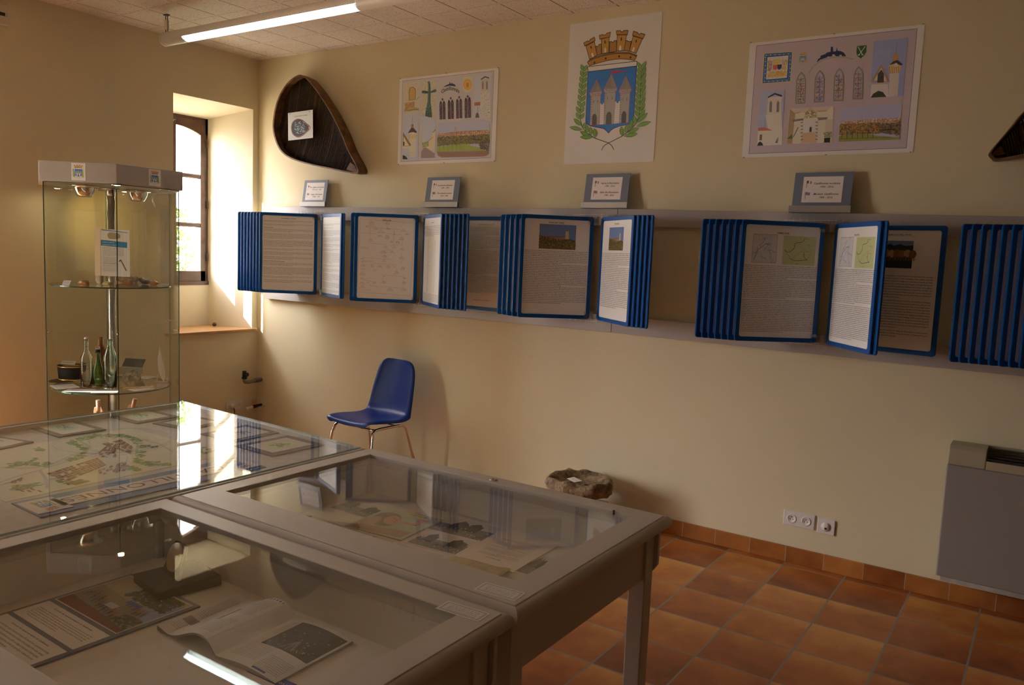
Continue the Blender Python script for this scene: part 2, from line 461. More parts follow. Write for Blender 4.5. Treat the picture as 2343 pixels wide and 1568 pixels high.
def skirting_mat():
    m, N, L, b = new_mat('terracotta skirting tiles')
    tc = N.new('ShaderNodeTexCoord'); sp = N.new('ShaderNodeSeparateXYZ'); L.new(tc.outputs['Object'], sp.inputs[0])
    s = mth(N, L, 'ADD', sp.outputs['X'], sp.outputs['Y'])
    X = mth(N, L, 'DIVIDE', mth(N, L, 'ADD', s, -3.78 + 0.196*40), 0.196)
    fx = mth(N, L, 'FRACT', X); cb = N.new('ShaderNodeCombineXYZ'); L.new(mth(N, L, 'FLOOR', X), cb.inputs[0])
    ex = mth(N, L, 'ABSOLUTE', mth(N, L, 'SUBTRACT', fx, 0.5)); gr = mth(N, L, 'GREATER_THAN', ex, 0.492)
    wn, n = tile_colour(N, L, cb.outputs[0], tc)
    k = mth(N, L, 'MULTIPLY_ADD', wn.outputs['Value'], 0.4, mth(N, L, 'MULTIPLY', n.outputs['Fac'], 0.75)); k = mth(N, L, 'SUBTRACT', k, 0.1)
    r = N.new('ShaderNodeValToRGB'); e = r.color_ramp.elements
    e[0].position = 0.2; e[0].color = (0.26, 0.075, 0.02, 1); e[1].position = 0.8; e[1].color = (0.60, 0.25, 0.06, 1)
    L.new(k, r.inputs['Fac'])
    mx = N.new('ShaderNodeMix'); mx.data_type = 'RGBA'; L.new(r.outputs['Color'], mx.inputs['A']); mx.inputs['B'].default_value = (0.5, 0.38, 0.22, 1); L.new(gr, mx.inputs['Factor'])
    L.new(mx.outputs['Result'], b.inputs['Base Color']); b.inputs['Roughness'].default_value = 0.35
    return m

M_ceil, M_floor, M_skirt = ceiling_mat(), floor_mat(), skirting_mat()
M_wood_dark = mat('dark stained window wood', (0.085, 0.038, 0.022), 0.35, var=0.35, vscale=14)
M_sill = mat('varnished sill board', (0.50, 0.27, 0.12), 0.28, var=0.2, vscale=12)
M_table = mat('light grey-beige lacquer', (0.62, 0.58, 0.52), 0.40, bump=0.05, bscale=300)
M_grey = mat('grey-beige lacquer', (0.45, 0.425, 0.385), 0.38, bump=0.05, bscale=300)
M_case_in = mat('grey-beige case lining', (0.80, 0.77, 0.70), 0.6)
M_mapbase = mat('grey wood-grain laminate', (0.56, 0.53, 0.49), 0.5, var=0.08, vscale=30)
M_blue = mat('blue plastic frame', (0.001, 0.085, 0.36), 0.36, spec=0.35)
M_chair = mat('blue moulded plastic', (0.003, 0.030, 0.22), 0.33, spec=0.3, bump=0.15, bscale=900)
M_chrome = mat('chrome', (0.80, 0.78, 0.75), 0.08, 1.0)
M_steel = mat('brushed aluminium', (0.55, 0.52, 0.49), 0.32, 1.0)
M_alu = mat('dull aluminium stand', (0.47, 0.44, 0.40), 0.45, 0.35)
M_rail = mat('grey-beige painted board', (0.47, 0.43, 0.405), 0.42)
M_board = mat('slate blue mount board', (0.20, 0.235, 0.32), 0.6)
M_paper = mat('white paper', (0.80, 0.77, 0.76), 0.7)
M_print = print_mat('matt print', 0.65)
M_page = print_mat('print behind film', 0.5, coat=0.25)
M_gloss = print_mat('laminated print', 0.6, coat=0.75, wav=0.012)
M_clear = sheet_glass('clear plastic clip', (0.93, 0.94, 0.94), 1.8)
M_glass = sheet_glass('case glass', (0.985, 0.99, 0.985), 0.70)
M_pane = sheet_glass('showcase glass', (0.955, 0.972, 0.948))
M_winpane = sheet_glass('window pane', (0.97, 0.98, 0.98))
M_gedge = mat('green glass edge', (0.03, 0.11, 0.09), 0.15, spec=0.8)
M_gedge2 = mat('pale green glass edge', (0.50, 0.60, 0.54), 0.3, spec=0.5)
M_wicker = mat('old dark wicker', (0.035, 0.018, 0.009), 0.6, var=0.6, vscale=60)
M_wicker2 = mat('worn wicker strip', (0.10, 0.05, 0.022), 0.6, var=0.7, vscale=40)
M_bent = mat('bent chestnut hoop', (0.17, 0.085, 0.035), 0.5, var=0.55, vscale=18)
M_plastic_w = mat('white plastic', (0.80, 0.77, 0.74), 0.35)
M_plastic_b = mat('ivory plastic', (0.72, 0.66, 0.52), 0.4)
M_black = mat('black', (0.015, 0.014, 0.014), 0.4)
M_pvc = mat('grey pipe', (0.20, 0.18, 0.16), 0.45)
M_brass = mat('brass', (0.75, 0.52, 0.22), 0.25, 1.0)

# ------------------------------------------------------------------ the room shell
XR, YF, H = 12.5, -12.0, 3.0075
def shell():
    m = MB(); m.box((-0.02, YF, FZ-0.1), (XR, 0.0, FZ)); struct(m.build('floor', M_floor))
    m = MB(); m.box((-0.02, YF, H), (XR, 0.0, H+0.1)); struct(m.build('ceiling', M_ceil))
    m = MB(); m.box((-0.62, 0.0, FZ-0.1), (XR+0.2, 0.3, H+0.1)); struct(m.build('wall_back', M_wall))
    m = MB(); m.box((XR, YF, FZ-0.1), (XR+0.2, 0.0, H+0.1)); struct(m.build('wall_right', M_wall))
    m = MB(); m.box((-0.62, YF-0.2, FZ-0.1), (XR+0.2, YF, H+0.1)); struct(m.build('wall_front', M_wall))
    # left wall with the splayed window recess and the glazed door further along
    m = MB()
    zt, zb = H+0.1, FZ-0.1
    oy0, oy1, oz0, oz1 = -0.762, -0.055, 0.835, 2.615          # recess at the room face
    iy0, iy1, iz1 = -0.775, -0.155, 2.546                       # recess at the frame
    dy0, dy1, dz0, dz1 = -3.9, -2.65, FZ, 2.25                  # glazed door
    def q(x, y0, y1, z0, z1, mi=0): m.add([(x,y0,z0),(x,y1,z0),(x,y1,z1),(x,y0,z1)], [(0,1,2,3)], mi)
    for x in (0.0, -0.62):
        a = (oy0, oy1, oz0, oz1) if x == 0 else (iy0, iy1, 1.19, iz1)
        q(x, YF, dy0, zb, zt); q(x, dy0, dy1, dz1, zt); q(x, dy0, dy1, zb, dz0); q(x, dy1, a[0], zb, zt)
        q(x, a[0], a[1], zb, a[2]); q(x, a[0], a[1], a[3], zt); q(x, a[1], 0.0, zb, zt)
    D = -0.43
    m.add([(0,oy1,oz0),(0,oy1,oz1),(D,iy1,iz1),(D,iy1,oz0)], [(0,1,2,3)], 1)          # right reveal
    m.add([(0,oy0,oz0),(0,oy0,oz1),(D,iy0,iz1),(D,iy0,oz0)], [(0,1,2,3)], 1)          # left reveal
    m.add([(0,oy0,oz1),(0,oy1,oz1),(D,iy1,iz1),(D,iy0,iz1)], [(0,1,2,3)], 1)          # head
    m.add([(0,oy0,oz0),(0,oy1,oz0),(D,iy1,oz0),(D,iy0,oz0)], [(0,1,2,3)], 1)
    q(D, iy0, iy1, oz0, 1.19, 1)                                                        # breast under the frame
    for a, b in (((D,iy0,1.19),(-0.62,iy1,1.19)), ((D,iy0,iz1),(-0.62,iy1,iz1))):
        m.add([(a[0],a[1],a[2]),(a[0],b[1],a[2]),(b[0],b[1],a[2]),(b[0],a[1],a[2])], [(0,1,2,3)], 1)
    for y in (iy0, iy1): m.add([(D,y,1.19),(-0.62,y,1.19),(-0.62,y,iz1),(D,y,iz1)], [(0,1,2,3)], 1)
    for y in (dy0, dy1): m.add([(0,y,dz0),(-0.62,y,dz0),(-0.62,y,dz1),(0,y,dz1)], [(0,1,2,3)], 1)
    for z in (dz0, dz1):
        for ya, yb in ((dy0, dy1),): m.add([(0,ya,z),(-0.62,ya,z),(-0.62,yb,z),(0,yb,z)], [(0,1,2,3)], 1)
    struct(m.build('wall_left', [M_wall, M_reveal]))
    m = MB(); m.box((0.0, -0.014, FZ), (XR, 0.0, 0.047)); struct(m.build('baseboard_back', M_skirt, bevel=0.003))
    m = MB(); m.box((0.0, dy1+0.02, FZ), (0.014, -0.014, 0.047)); struct(m.build('baseboard_left', M_skirt, bevel=0.003))
    m = MB(); m.box((XR-0.014, YF, FZ), (XR, -0.014, 0.047)); struct(m.build('baseboard_right', M_skirt, bevel=0.003))
    # sill board of the recess
    m = MB(); m.prism([(0.032, -0.84, 0.838), (0.032, -0.022, 0.838), (0.001, -0.022, 0.838), (0.001, -0.057, 0.838), (D, -0.155, 0.838), (D, -0.775, 0.838), (0.001, -0.762, 0.838), (0.001, -0.84, 0.838)], (0, 0, 0.018))
    struct(m.build('trim_1', M_sill, bevel=0.003))
shell()

def window_one():
    w = thing('window_1', 'dark wooden casement window with small panes deep in the left wall', 'window', (-0.45, -0.465, 1.19)); w['kind'] = 'structure'
    x0, x1 = -0.50, -0.43
    y0, y1, z0, z1 = -0.773, -0.157, 1.19, 2.545
    def arch(y, lo, hi, c=-0.465, hw=0.27):      # segmental arch height at y
        return hi - (hi - lo) * ((y - c) / hw) ** 2
    m = MB()
    m.box((x0, y1-0.022, z0), (x1-0.012, y1, z1)); m.box((x0, y0, z0), (x1-0.012, y0+0.022, z1))
    m.box((x0, y0, z0), (x1+0.004, y1, z0+0.03))
    n = 16; ys = [y0 + (y1-y0)*i/n for i in range(n+1)]
    m.prism([(x1-0.012, y, arch(y, 2.43, 2.50)) for y in ys] + [(x1-0.012, y1, z1), (x1-0.012, y0, z1)], (x0-x1+0.012, 0, 0))
    m.build('frame', M_wood_dark, w)
    for s in (0, 1):
        a, b = (-0.466, -0.179) if s else (-0.751, -0.464)
        a += 0.001; lf = MB(); px0, px1 = -0.482, -0.440; st = 0.045
        lf.box((px0, a, z0+0.03), (px1, a+(0.018 if s else st), z1-0.05)); lf.box((px0, b-(st if s else 0.018), z0+0.03), (px1, b, z1-0.06))
        lf.box((px0, a, z0+0.03), (px1, b, z0+0.115))
        ya, yb = a+(0.018 if s else st), b-(st if s else 0.018)
        for zm in (1.68, 2.075): lf.box((px0+0.006, ya, zm-0.013), (px1-0.004, yb, zm+0.013)); lf.box((px0+0.014, ya, zm-0.018), (px1-0.014, yb, zm+0.018))
        ys = [ya + (yb-ya)*i/10 for i in range(11)]
        lf.prism([(px1, y, arch(y, 2.395, 2.462)) for y in ys] + [(px1, yb, z1-0.02), (px1, ya, z1-0.02)], (px0-px1, 0, 0))
        leaf = lf.build('casement', M_wood_dark, w, bevel=0.002)
        for za, zb_ in ((z0+0.115, 1.667), (1.693, 2.062), (2.088, 2.46)):
            g = MB(); g.add([(-0.462, ya-.003, za-.003), (-0.462, yb+.003, za-.003), (-0.462, yb+.003, zb_+.003), (-0.462, ya-.003, zb_+.003)], [(0,1,2,3)])
            g.build('pane', M_winpane, leaf)
    for z in (1.42, 1.85, 2.35):
        h = MB(); h.tube([(-0.428, -0.172, z-0.03), (-0.428, -0.172, z+0.03)], 0.006, 8); h.build('hinge', M_wood_dark, w)
    k = MB(); k.tube([(-0.433, -0.455, 1.5), (-0.433, -0.455, 1.62)], 0.005, 8); k.build('espagnolette', M_black, w)
window_one()

k = MB(); kp = at(490.5, 746, z=0.857); k.lathe([(0.0,0),(.011,.001),(.0165,.009),(.0165,.016),(.010,.026),(0,.029)], kp, 18)
tag(k.build('door_stop', M_wood_dark, origin=kp), 'small round dark knob lying on the window sill', 'knob')

def glazed_door(n, y0, y1, z1, label):
    yc = (y0+y1)/2
    w = thing('door_%d' % n, label, 'door', (-0.5, yc, FZ)); w['kind'] = 'structure'
    m = MB()
    for a, b in ((y0, y0+0.06), (y1-0.06, y1), (yc-.03, yc+.03)): m.box((-0.55, a, FZ+0.01), (-0.49, b, z1))
    m.box((-0.55, y0, z1-0.07), (-0.49, y1, z1)); m.box((-0.55, y0, FZ+0.01), (-0.49, y1, FZ+0.18))
    m.build('frame', M_wood_dark, w)
    g = MB(); g.add([(-0.52, y0, FZ+.15), (-0.52, y1, FZ+.15), (-0.52, y1, z1-.05), (-0.52, y0, z1-.05)], [(0,1,2,3)]); g.build('pane', M_winpane, w)
glazed_door(1, -3.89, -2.66, 2.24, 'glazed double door with dark wooden frame in the left wall')

# ------------------------------------------------------------------ outdoors
M_ground = mat('pale gravel yard', (0.55, 0.48, 0.38), 0.9, var=0.15, vscale=3)
M_render = mat('sunlit lime render', (0.85, 0.80, 0.70), 0.9, var=0.06, vscale=2)
def leaf_mat():
    m, N, L, b = new_mat('green leaves')
    a = N.new('ShaderNodeAttribute'); a.attribute_name = 'ink'; L.new(a.outputs['Color'], b.inputs['Base Color']); b.inputs['Roughness'].default_value = 0.5
    b.inputs['Transmission Weight'].default_value = 0.0
    return m
M_leaf = leaf_mat()
m = MB(); m.box((-16, -14, FZ-0.3), (-0.62, 12, FZ-0.12)); struct(m.build('ground', M_ground))
def shrub():
    a = at(405, 620, x=-1.9); b = at(432, 470, x=-1.9)
    t = thing('climbing_shrub', 'leafy green shrub standing outside the window', 'shrub', (-1.95, (a.y+b.y)/2-0.1, FZ-0.12))
    m = MB(); ink = []
    for i in range(2600):
        z = rnd.uniform(FZ, 1.0) if i % 4 == 0 else rnd.uniform(0.8, 1.86)
        w = 0.30 * (1 - max(0, z-1.1)**2*0.9)
        p = Vector((-1.95 + rnd.gauss(0, .12), t.location.y + rnd.gauss(0, w*0.42), z))
        s = rnd.uniform(0.018, 0.035); R = Matrix.Rotation(rnd.uniform(0, 6.3), 3, Vector((rnd.gauss(0,1), rnd.gauss(0,1), rnd.gauss(0,1))).normalized())
        m.add([p + R @ Vector(v) * s for v in ((-1,0,0),(-.2,-.55,.1),(1,0,0),(-.2,.55,.1))], [(0,1,2,3)])
        g = rnd.uniform(0.7, 1.3); ink.append((0.17*g, 0.26*g, 0.06*g))
    m.build('foliage', M_leaf, t, ink=ink)
    s = MB(); y = t.location.y
    for k in range(4): s.tube([(-1.95+0.03*k, y+0.05*(k-1.5), FZ-0.12), (-1.93, y+0.08*(k-1.5), 0.7), (-1.96, y+0.12*(k-1.5), 1.5)], [0.014, 0.01, 0.004], 6)
    s.build('stem', M_wicker2, t)
shrub()

# ------------------------------------------------------------------ light
W = bpy.data.worlds.new('daylight'); sc.world = W; W.use_nodes = True
WN, WL = W.node_tree.nodes, W.node_tree.links
bg = WN['Background']; bg.inputs['Color'].default_value = (1.0, 0.95, 0.97, 1)
# hazy sky, brightest around the sun
wtc = WN.new('ShaderNodeTexCoord'); wd = WN.new('ShaderNodeVectorMath'); wd.operation = 'DOT_PRODUCT'; wd.inputs[1].default_value = (-0.552, -0.624, 0.552)
WL.new(wtc.outputs['Generated'], wd.inputs[0])
wp = mth(WN, WL, 'POWER', mth(WN, WL, 'MAXIMUM', wd.outputs['Value'], 0.0), 5.0)
WL.new(mth(WN, WL, 'MULTIPLY_ADD', wp, 20.0, 5.0), bg.inputs['Strength'])
def light(name, kind, loc, power, col=(1,1,1), **kw):
    l = bpy.data.lights.new(name, kind); l.energy = power; l.color = col
    for k, v in kw.items(): setattr(l, k, v)
    o = bpy.data.objects.new(name, l); COL.objects.link(o); o.location = loc; return o
SUN = Vector((0.552, 0.624, -0.552)).normalized()
s = light('sun', 'SUN', (-5, -5, 6), 13.0, (1.0, 0.96, 0.90), angle=0.012); s.rotation_euler = (-SUN).to_track_quat('Z', 'Y').to_euler()
def portal(name, y0, y1, z0, z1):
    o = light(name, 'AREA', (-0.60, (y0+y1)/2, (z0+z1)/2), 1.0, shape='RECTANGLE', size=(z1-z0), size_y=(y1-y0))
    o.rotation_euler = (0, -PI/2, 0); o.data.cycles.is_portal = True
portal('window_portal', -0.775, -0.155, 1.19, 2.546)
portal('door_portal', -3.89, -2.66, FZ+0.15, 2.24)
# ------------------------------------------------------------------ crest artwork
def leaf_art(a, x0, y0, x1, y1, w, c=(96, 125, 60), c2=(60, 85, 35), ow=0.0012):
    dx, dy = x1-x0, y1-y0; L = math.hypot(dx, dy); ux, uy = dx/L, dy/L; nx, ny = -uy, ux
    P = lambda t, s: (x0 + ux*L*t + nx*s*w, y0 + uy*L*t + ny*s*w)
    a.poly([P(0,0), P(.25,.75), P(.55,1), P(.8,.65), P(1,0), P(.8,-.65), P(.55,-1), P(.25,-.75)], c, out=c2 if ow else None, ow=ow)
    if ow: a.line([P(0.05,0), P(.9,0)], ow*0.7, (140, 165, 90))

def crest_art(a, k=1.0, detail=True):
    BR, BK = (158, 108, 48), (22, 20, 24); o = 0.0035*k
    def P(pts, c, out=BK, w=o): a.poly(pts, c, out=out if detail else None, ow=w)
    for w_ in ([(388,340),(395,336),(402,344),(412,340),(414,326),(440,318),(440,412),(402,425)], [(518,300),(535,297),(545,304),(557,302),(562,290),(585,290),(585,390),(515,402)], [(665,300),(680,290),(690,298),(705,302),(722,298),(705,392),(655,385)]): P(w_, (140,96,45))
    for body_, cap in (([(295,335),(375,295),(402,425),(330,460)], [(275,305),(315,285),(318,293),(335,285),(333,275),(375,253),(383,285),(283,335)]),
                 ([(440,272),(515,256),(512,400),(445,412)], [(422,238),(455,230),(458,238),(480,234),(490,220),(527,210),(520,255),(425,272)]),
                 ([(590,238),(678,238),(655,388),(585,388)], [(582,198),(620,197),(625,209),(645,209),(650,197),(692,197),(685,238),(584,235)]),
                 ([(740,250),(828,278),(768,415),(705,392)], [(742,205),(780,218),(786,232),(803,234),(812,226),(850,238),(832,278),(733,245)])):
        P(body_, BR); P(cap, (150,100,42))
    for d in ([(345,412),(360,395),(372,437),(357,444)], [(468,365),(480,350),(488,365),(487,398),(470,400)], [(610,345),(620,332),(630,345),(628,382),(608,382)], [(738,362),(750,352),(757,362),(745,398),(728,393)]): a.poly(d, (190,178,172))
    for d in ([(337,338),(347,334),(352,358),(342,362)], [(471,290),(481,287),(482,315),(471,316)], [(624,262),(634,262),(633,292),(622,292)], [(766,285),(776,287),(770,313),(761,310)]): a.poly(d, BK)
    P([(310,487),(330,465),(380,440),(450,418),(520,405),(600,397),(700,402),(778,432),(755,480),(690,467),(620,462),(550,467),(480,480),(400,500),(330,522)], (150,98,38))
    a.line([(318,480),(380,452),(450,430),(520,417),(600,409),(700,413),(772,440)], o*1.2, BK)
    for x, y in ((377,492),(482,456),(609,438),(716,450)): a.ell(x, y, 9, 12, BK, 8)
    # shield
    P([(312,530),(778,487),(775,532),(315,577)], (182,166,162))
    P([(315,577),(775,535),(752,1030),(740,1060),(705,1085),(620,1100),(565,1120),(535,1140),(512,1167),(490,1142),(465,1122),(400,1108),(335,1092),(305,1075),(293,1048)], (38,92,150), out=(30,30,80))
    a.poly([(538,577),(705,572),(540,602)], (170,38,48))
    G, G2, MG = (140,128,126), (118,106,106), (150,60,110)
    for b_, band, roof, arch, doorc in (
      ([(345,800),(437,793),(420,1085),(332,1087)], [(333,775),(447,762),(445,790),(430,803),(345,810),(335,797)], [(397,650),(447,765),(335,777)], [(355,1085),(357,1010),(364,988),(376,979),(390,986),(398,1005),(396,1082)], 0),
      ([(475,770),(578,762),(562,1078),(465,1082)], [(466,740),(592,738),(588,762),(575,775),(475,780),(467,760)], [(537,602),(592,740),(466,744)], [(487,1080),(490,1000),(500,975),(515,960),(530,970),(539,990),(537,1078)], 0),
      ([(622,785),(715,778),(700,1068),(612,1072)], [(612,752),(728,745),(724,770),(712,782),(622,790),(613,775)], [(675,622),(728,747),(613,755)], [(635,1070),(638,990),(646,970),(658,958),(672,968),(679,985),(676,1067)], 0)):
        P(b_, G, MG, o*.6); P(roof, G2, MG, o*.6); P(band, G, MG, o*.6); P(arch, (70,64,66), (60,55,60), o*.6)
        if detail:
            x0 = b_[0][0]; y0 = b_[0][1]
            for i in range(11): a.line([(x0-i*1.2, y0+20+i*23), (x0+17-i*1.2, y0+19+i*23)], o*.45, (60,52,58))
            rx, ry = roof[0]
            for i in range(6): a.line([(rx-8-i*8, ry+35+i*16), (rx+2-i*1.5, ry+33+i*16)], o*.45, (60,52,58))
            for i in range(4):
                xx = band[0][0] + 12 + i*27; yy = band[0][1]+ (14 if i % 2 else 8); a.line([(xx, yy),(xx+12, yy),(xx+13, yy+12),(xx+25, yy+11)], o*.4, (60,52,58))
            for fx in (.27, .68): a.line([(b_[0][0]+ (b_[1][0]-b_[0][0])*fx, y0+50), (b_[0][0]+(b_[1][0]-b_[0][0])*fx-1, y0+72)], o*.9, (50,44,50))
    for wl in ([(432,880),(441,876),(443,890),(455,890),(458,876),(470,874),(465,1080),(425,1083)], [(575,865),(585,863),(588,880),(605,880),(608,863),(620,862),(612,1072),(563,1078)]):
        a.poly(wl, (188,172,170))
        if detail:
            for i in range(9): a.line([(wl[0][0]-i*.7, 900+i*20), (wl[5][0]-i*.6, 899+i*20)], o*.35, (140,125,130))
    # laurel
    gl = (92,118,58)
    if detail:
        a.line([(447,1330),(460,1300),(480,1280),(512,1262),(640,1200),(720,1140),(775,1080),(805,1000),(812,850),(818,700),(826,540)], o*1.1, BK)
        a.line([(563,1328),(548,1295),(530,1275),(512,1262),(380,1212),(310,1165),(262,1110),(243,1030),(243,900),(258,740),(275,570)], o*1.1, BK)
        for i in range(9):
            y = 1030 - i*57; x = 243 + i*4.2 if i > 1 else 240
            leaf_art(a, x, y, x-38+i*1.5, y-68, 17, gl, ow=o*.5); leaf_art(a, x, y, x+40-i, y-60, 17, gl, ow=o*.5)
            X = 806 + i*1.8
            leaf_art(a, X, y-8, X+52-i, y-85, 17, gl, ow=o*.5); leaf_art(a, X, y-8, X-42+i, y-78, 17, gl, ow=o*.5)
        for l in ((262,1130,140,1102),(255,1090,180,1022),(330,1190,240,1145),(360,1205,240,1200),(268,1125,295,1060),(305,1162,312,1090),(345,1185,340,1105),(385,1208,380,1120),
                  (780,1105,915,1065),(775,1075,885,980),(700,1170,800,1120),(660,1200,790,1178),(725,1140,735,1040),(680,1170,690,1085),(640,1195,636,1105),(770,1090,755,1005)):
            leaf_art(a, *l, 20, gl, ow=o*.5)
    else:
        for X in (235, 812): a.poly([(X-30,560),(X+30,560),(X+38,1040),(X+110*(1 if X < 500 else -1),1190),(X+10,1190),(X-55*(1 if X<500 else -1),1110),(X-38,1000)], (105,130,70) if X < 500 else (150,140,70))
        a.line([(380,1210),(512,1262),(640,1205)], o*2, (90,60,60))

CREST = [(82,1462),(945,1450),(1012,28),(150,130)]
def crest_print(name, parent, M, w, h, detail, mtl, white=(178,160,158)):
    f = homography(CREST, [(0,0),(w,0),(w,h),(0,h)])
    a = Art(f, white=white); crest_art(a, w/0.6, detail)
    slab(a, w, h)
    return a.build(name, M, mtl, parent)

o = crest_print('poster', None, wallM(2.872, 2.112), 0.598, 0.833, True, M_gloss)
tag(o, 'large white poster of a shield with three towers, mural crown and laurel branches', 'poster')

# ------------------------------------------------------------------ the two collage posters
def picture_sky(a, P, c=(150,145,185), n=10, seed=1):
    r = random.Random(seed); a.poly(P, c)
def scatter(a, P, cols, n, sz, seed, clip=None):
    """small dabs inside the quadrilateral P (bilinear)"""
    r = random.Random(seed); n = int(n*2.2); sz *= .62
    cl = [a.col(c) for c in cols]; a.d += 1
    if True:
        for i in range(n*len(cols)):
            cc = cl[r.randrange(len(cl))]
            s, t = r.random(), r.random()
            x = (P[0][0]*(1-s)+P[1][0]*s)*(1-t) + (P[3][0]*(1-s)+P[2][0]*s)*t
            y = (P[0][1]*(1-s)+P[1][1]*s)*(1-t) + (P[3][1]*(1-s)+P[2][1]*s)*t
            w, h = sz*r.uniform(.5, 1.4), sz*r.uniform(.4, 1.2)
            a.raw([a.map(x-w, y), a.map(x, y-h), a.map(x+w*.8, y+h*.2), a.map(x-w*.2, y+h)], [[0, 1, 2, 3]], cc)

W1, H1 = 0.846, 0.592
a = Art(homography([(168,1425),(1528,1375),(1588,80),(222,240)], [(0,0),(W1,0),(W1,H1),(0,H1)]), white=(168,148,145))
a.poly([(215,1382),(1468,1325),(1520,125),(262,270)], (160,142,142), out=(70,55,60), ow=.0018)
# window with flowers
a.poly([(270,300),(500,272),(485,690),(265,706)], (165,145,128)); scatter(a, [(280,310),(495,290),(480,560),(275,580)], [(150,128,112),(172,152,138)], 60, 9, 3)
a.poly([(340,540),(342,400),(355,365),(380,350),(410,350),(432,370),(440,400),(432,525)], (120,92,55)); a.poly([(352,530),(354,405),(368,370),(390,360),(412,365),(428,400),(422,518)], (165,125,72))
for i in range(5): a.line([(352,400+i*28),(430,392+i*28)], .0012, (120,88,50))
for i in range(3): a.line([(372+i*20,365),(370+i*20,520)], .0012, (120,88,50))
scatter(a, [(290,570),(420,555),(410,640),(290,660)], [(170,95,60),(150,70,50),(120,120,70)], 40, 14, 4)
a.poly([(275,665),(340,640),(420,625),(478,640),(476,672),(270,700)], (150,125,85)); a.line([(280,665),(340,672),(420,655),(476,660)], .004, (70,70,75))
a.line([(440,525),(488,485)], .003, (60,50,50))
# cross on stones
a.poly([(560,262),(700,255),(722,285),(710,740),(690,762),(530,772),(508,745),(525,290)], (162,145,128)); scatter(a, [(535,270),(715,265),(700,755),(520,765)], [(140,118,100),(172,155,140),(150,130,110)], 110, 9, 5)
T = (52,68,66)
a.poly([(612,300),(625,275),(640,300),(645,380),(640,560),(652,660),(660,765),(560,765),(575,660),(600,560),(608,400)], T)
a.poly([(528,400),(545,398),(600,410),(650,408),(700,382),(718,390),(716,420),(640,432),(600,436),(530,435)], T)
for x, y in ((622,290),(537,418),(708,398)): a.ell(x, y, 16, 20, (62,80,76))
a.line([(615,320),(612,640)], .004, (95,112,100)); scatter(a, [(600,560),(640,560),(655,740),(570,745)], [(95,115,105),(35,45,48)], 24, 8, 6)
# skyline logo
a.poly([(815,358),(850,330),(905,305),(905,285),(912,275),(918,305),(935,300),(940,282),(947,305),(975,310),(998,340),(960,336),(910,330),(860,342)], (32,38,82))
a.line([(780,400),(850,362),(920,348),(980,358),(1040,392)], .002, (170,140,90))
f1 = lambda x: 430 - ((x-905)/150)**2*-28 - 22
cwid = [glyphs(ch, .01)[2] for ch in 'Castillonnés']; tot = sum(cwid)*.036 + .0030*11; acc = 0.0
for i, ch in enumerate('Castillonnés'):
    fx = (acc + cwid[i]*.018)/tot; x = 785 + 250*(acc/tot); y = 458 - 62*math.sin(PI*(fx*.86+.08)) - 8*fx
    a.text(ch, x, y, 0.036, (28,28,34), shear=0.18, bold=0.01, newlayer=(i == 0)); acc += cwid[i]*.036 + .0030
a.rrect(1092, 205, 1218, 420, 40, (168,148,130)); a.ell(1155, 313, 57, 73, (170,115,52), 24); a.ell(1155, 313, 44, 58, (180,130,66), 24); a.poly([(1135,290),(1175,290),(1170,345),(1155,358),(1138,345)], (150,100,50))
# stained glass lancets
def lancet(a, x, y0, y1, w, seed, cols=((45,45,90),(110,45,45),(60,55,60),(70,90,120),(140,80,50)), fr=(45,35,38)):
    P = [(x-w,y1),(x-w*1.0,y0+50),(x-w*.7,y0+22),(x,y0),(x+w*.7,y0+22),(x+w,y0+50),(x+w,y1)]
    a.poly(P, fr); scatter(a, [(x-w*.8,y0+40),(x+w*.8,y0+40),(x+w*.8,y1-6),(x-w*.8,y1-6)], cols, 26, w*.34, seed)
for k, (x, y0, y1) in enumerate(((782,538,795),(826,534,793),(897,520,790),(941,515,787),(1012,507,782),(1058,500,778),(1131,490,775),(1177,482,772))):
    lancet(a, x, y0, y1, 19, 20+k)
for x, y in ((808,520),(922,503),(1038,490),(1156,477)): a.ell(x, y, 13, 17, (80,40,62))
# church tower
a.poly([(1255,185),(1500,160),(1470,762),(1245,775)], (158,145,165)); a.poly([(1345,240),(1452,225),(1450,400),(1335,412)], (158,138,132)); a.poly([(1338,240),(1395,200),(1455,215),(1455,232),(1400,215),(1345,252)], (58,42,40))
for x in (1368, 1425): a.poly([(x-12,380),(x-10,280),(x,262),(x+10,280),(x+10,378)], (105,88,84))
a.poly([(1330,412),(1452,402),(1475,520),(1470,762),(1370,765),(1330,600)], (165,148,140)); a.poly([(1248,560),(1330,552),(1330,600),(1250,606)], (140,85,70))
scatter(a, [(1340,430),(1450,420),(1465,740),(1375,750)], [(120,104,100),(175,160,152)], 36, 10, 8); a.poly([(1258,772),(1268,720),(1288,692),(1305,715),(1316,770)], (70,72,62)); a.line([(1292,690),(1295,620)], .003, (70,80,90))
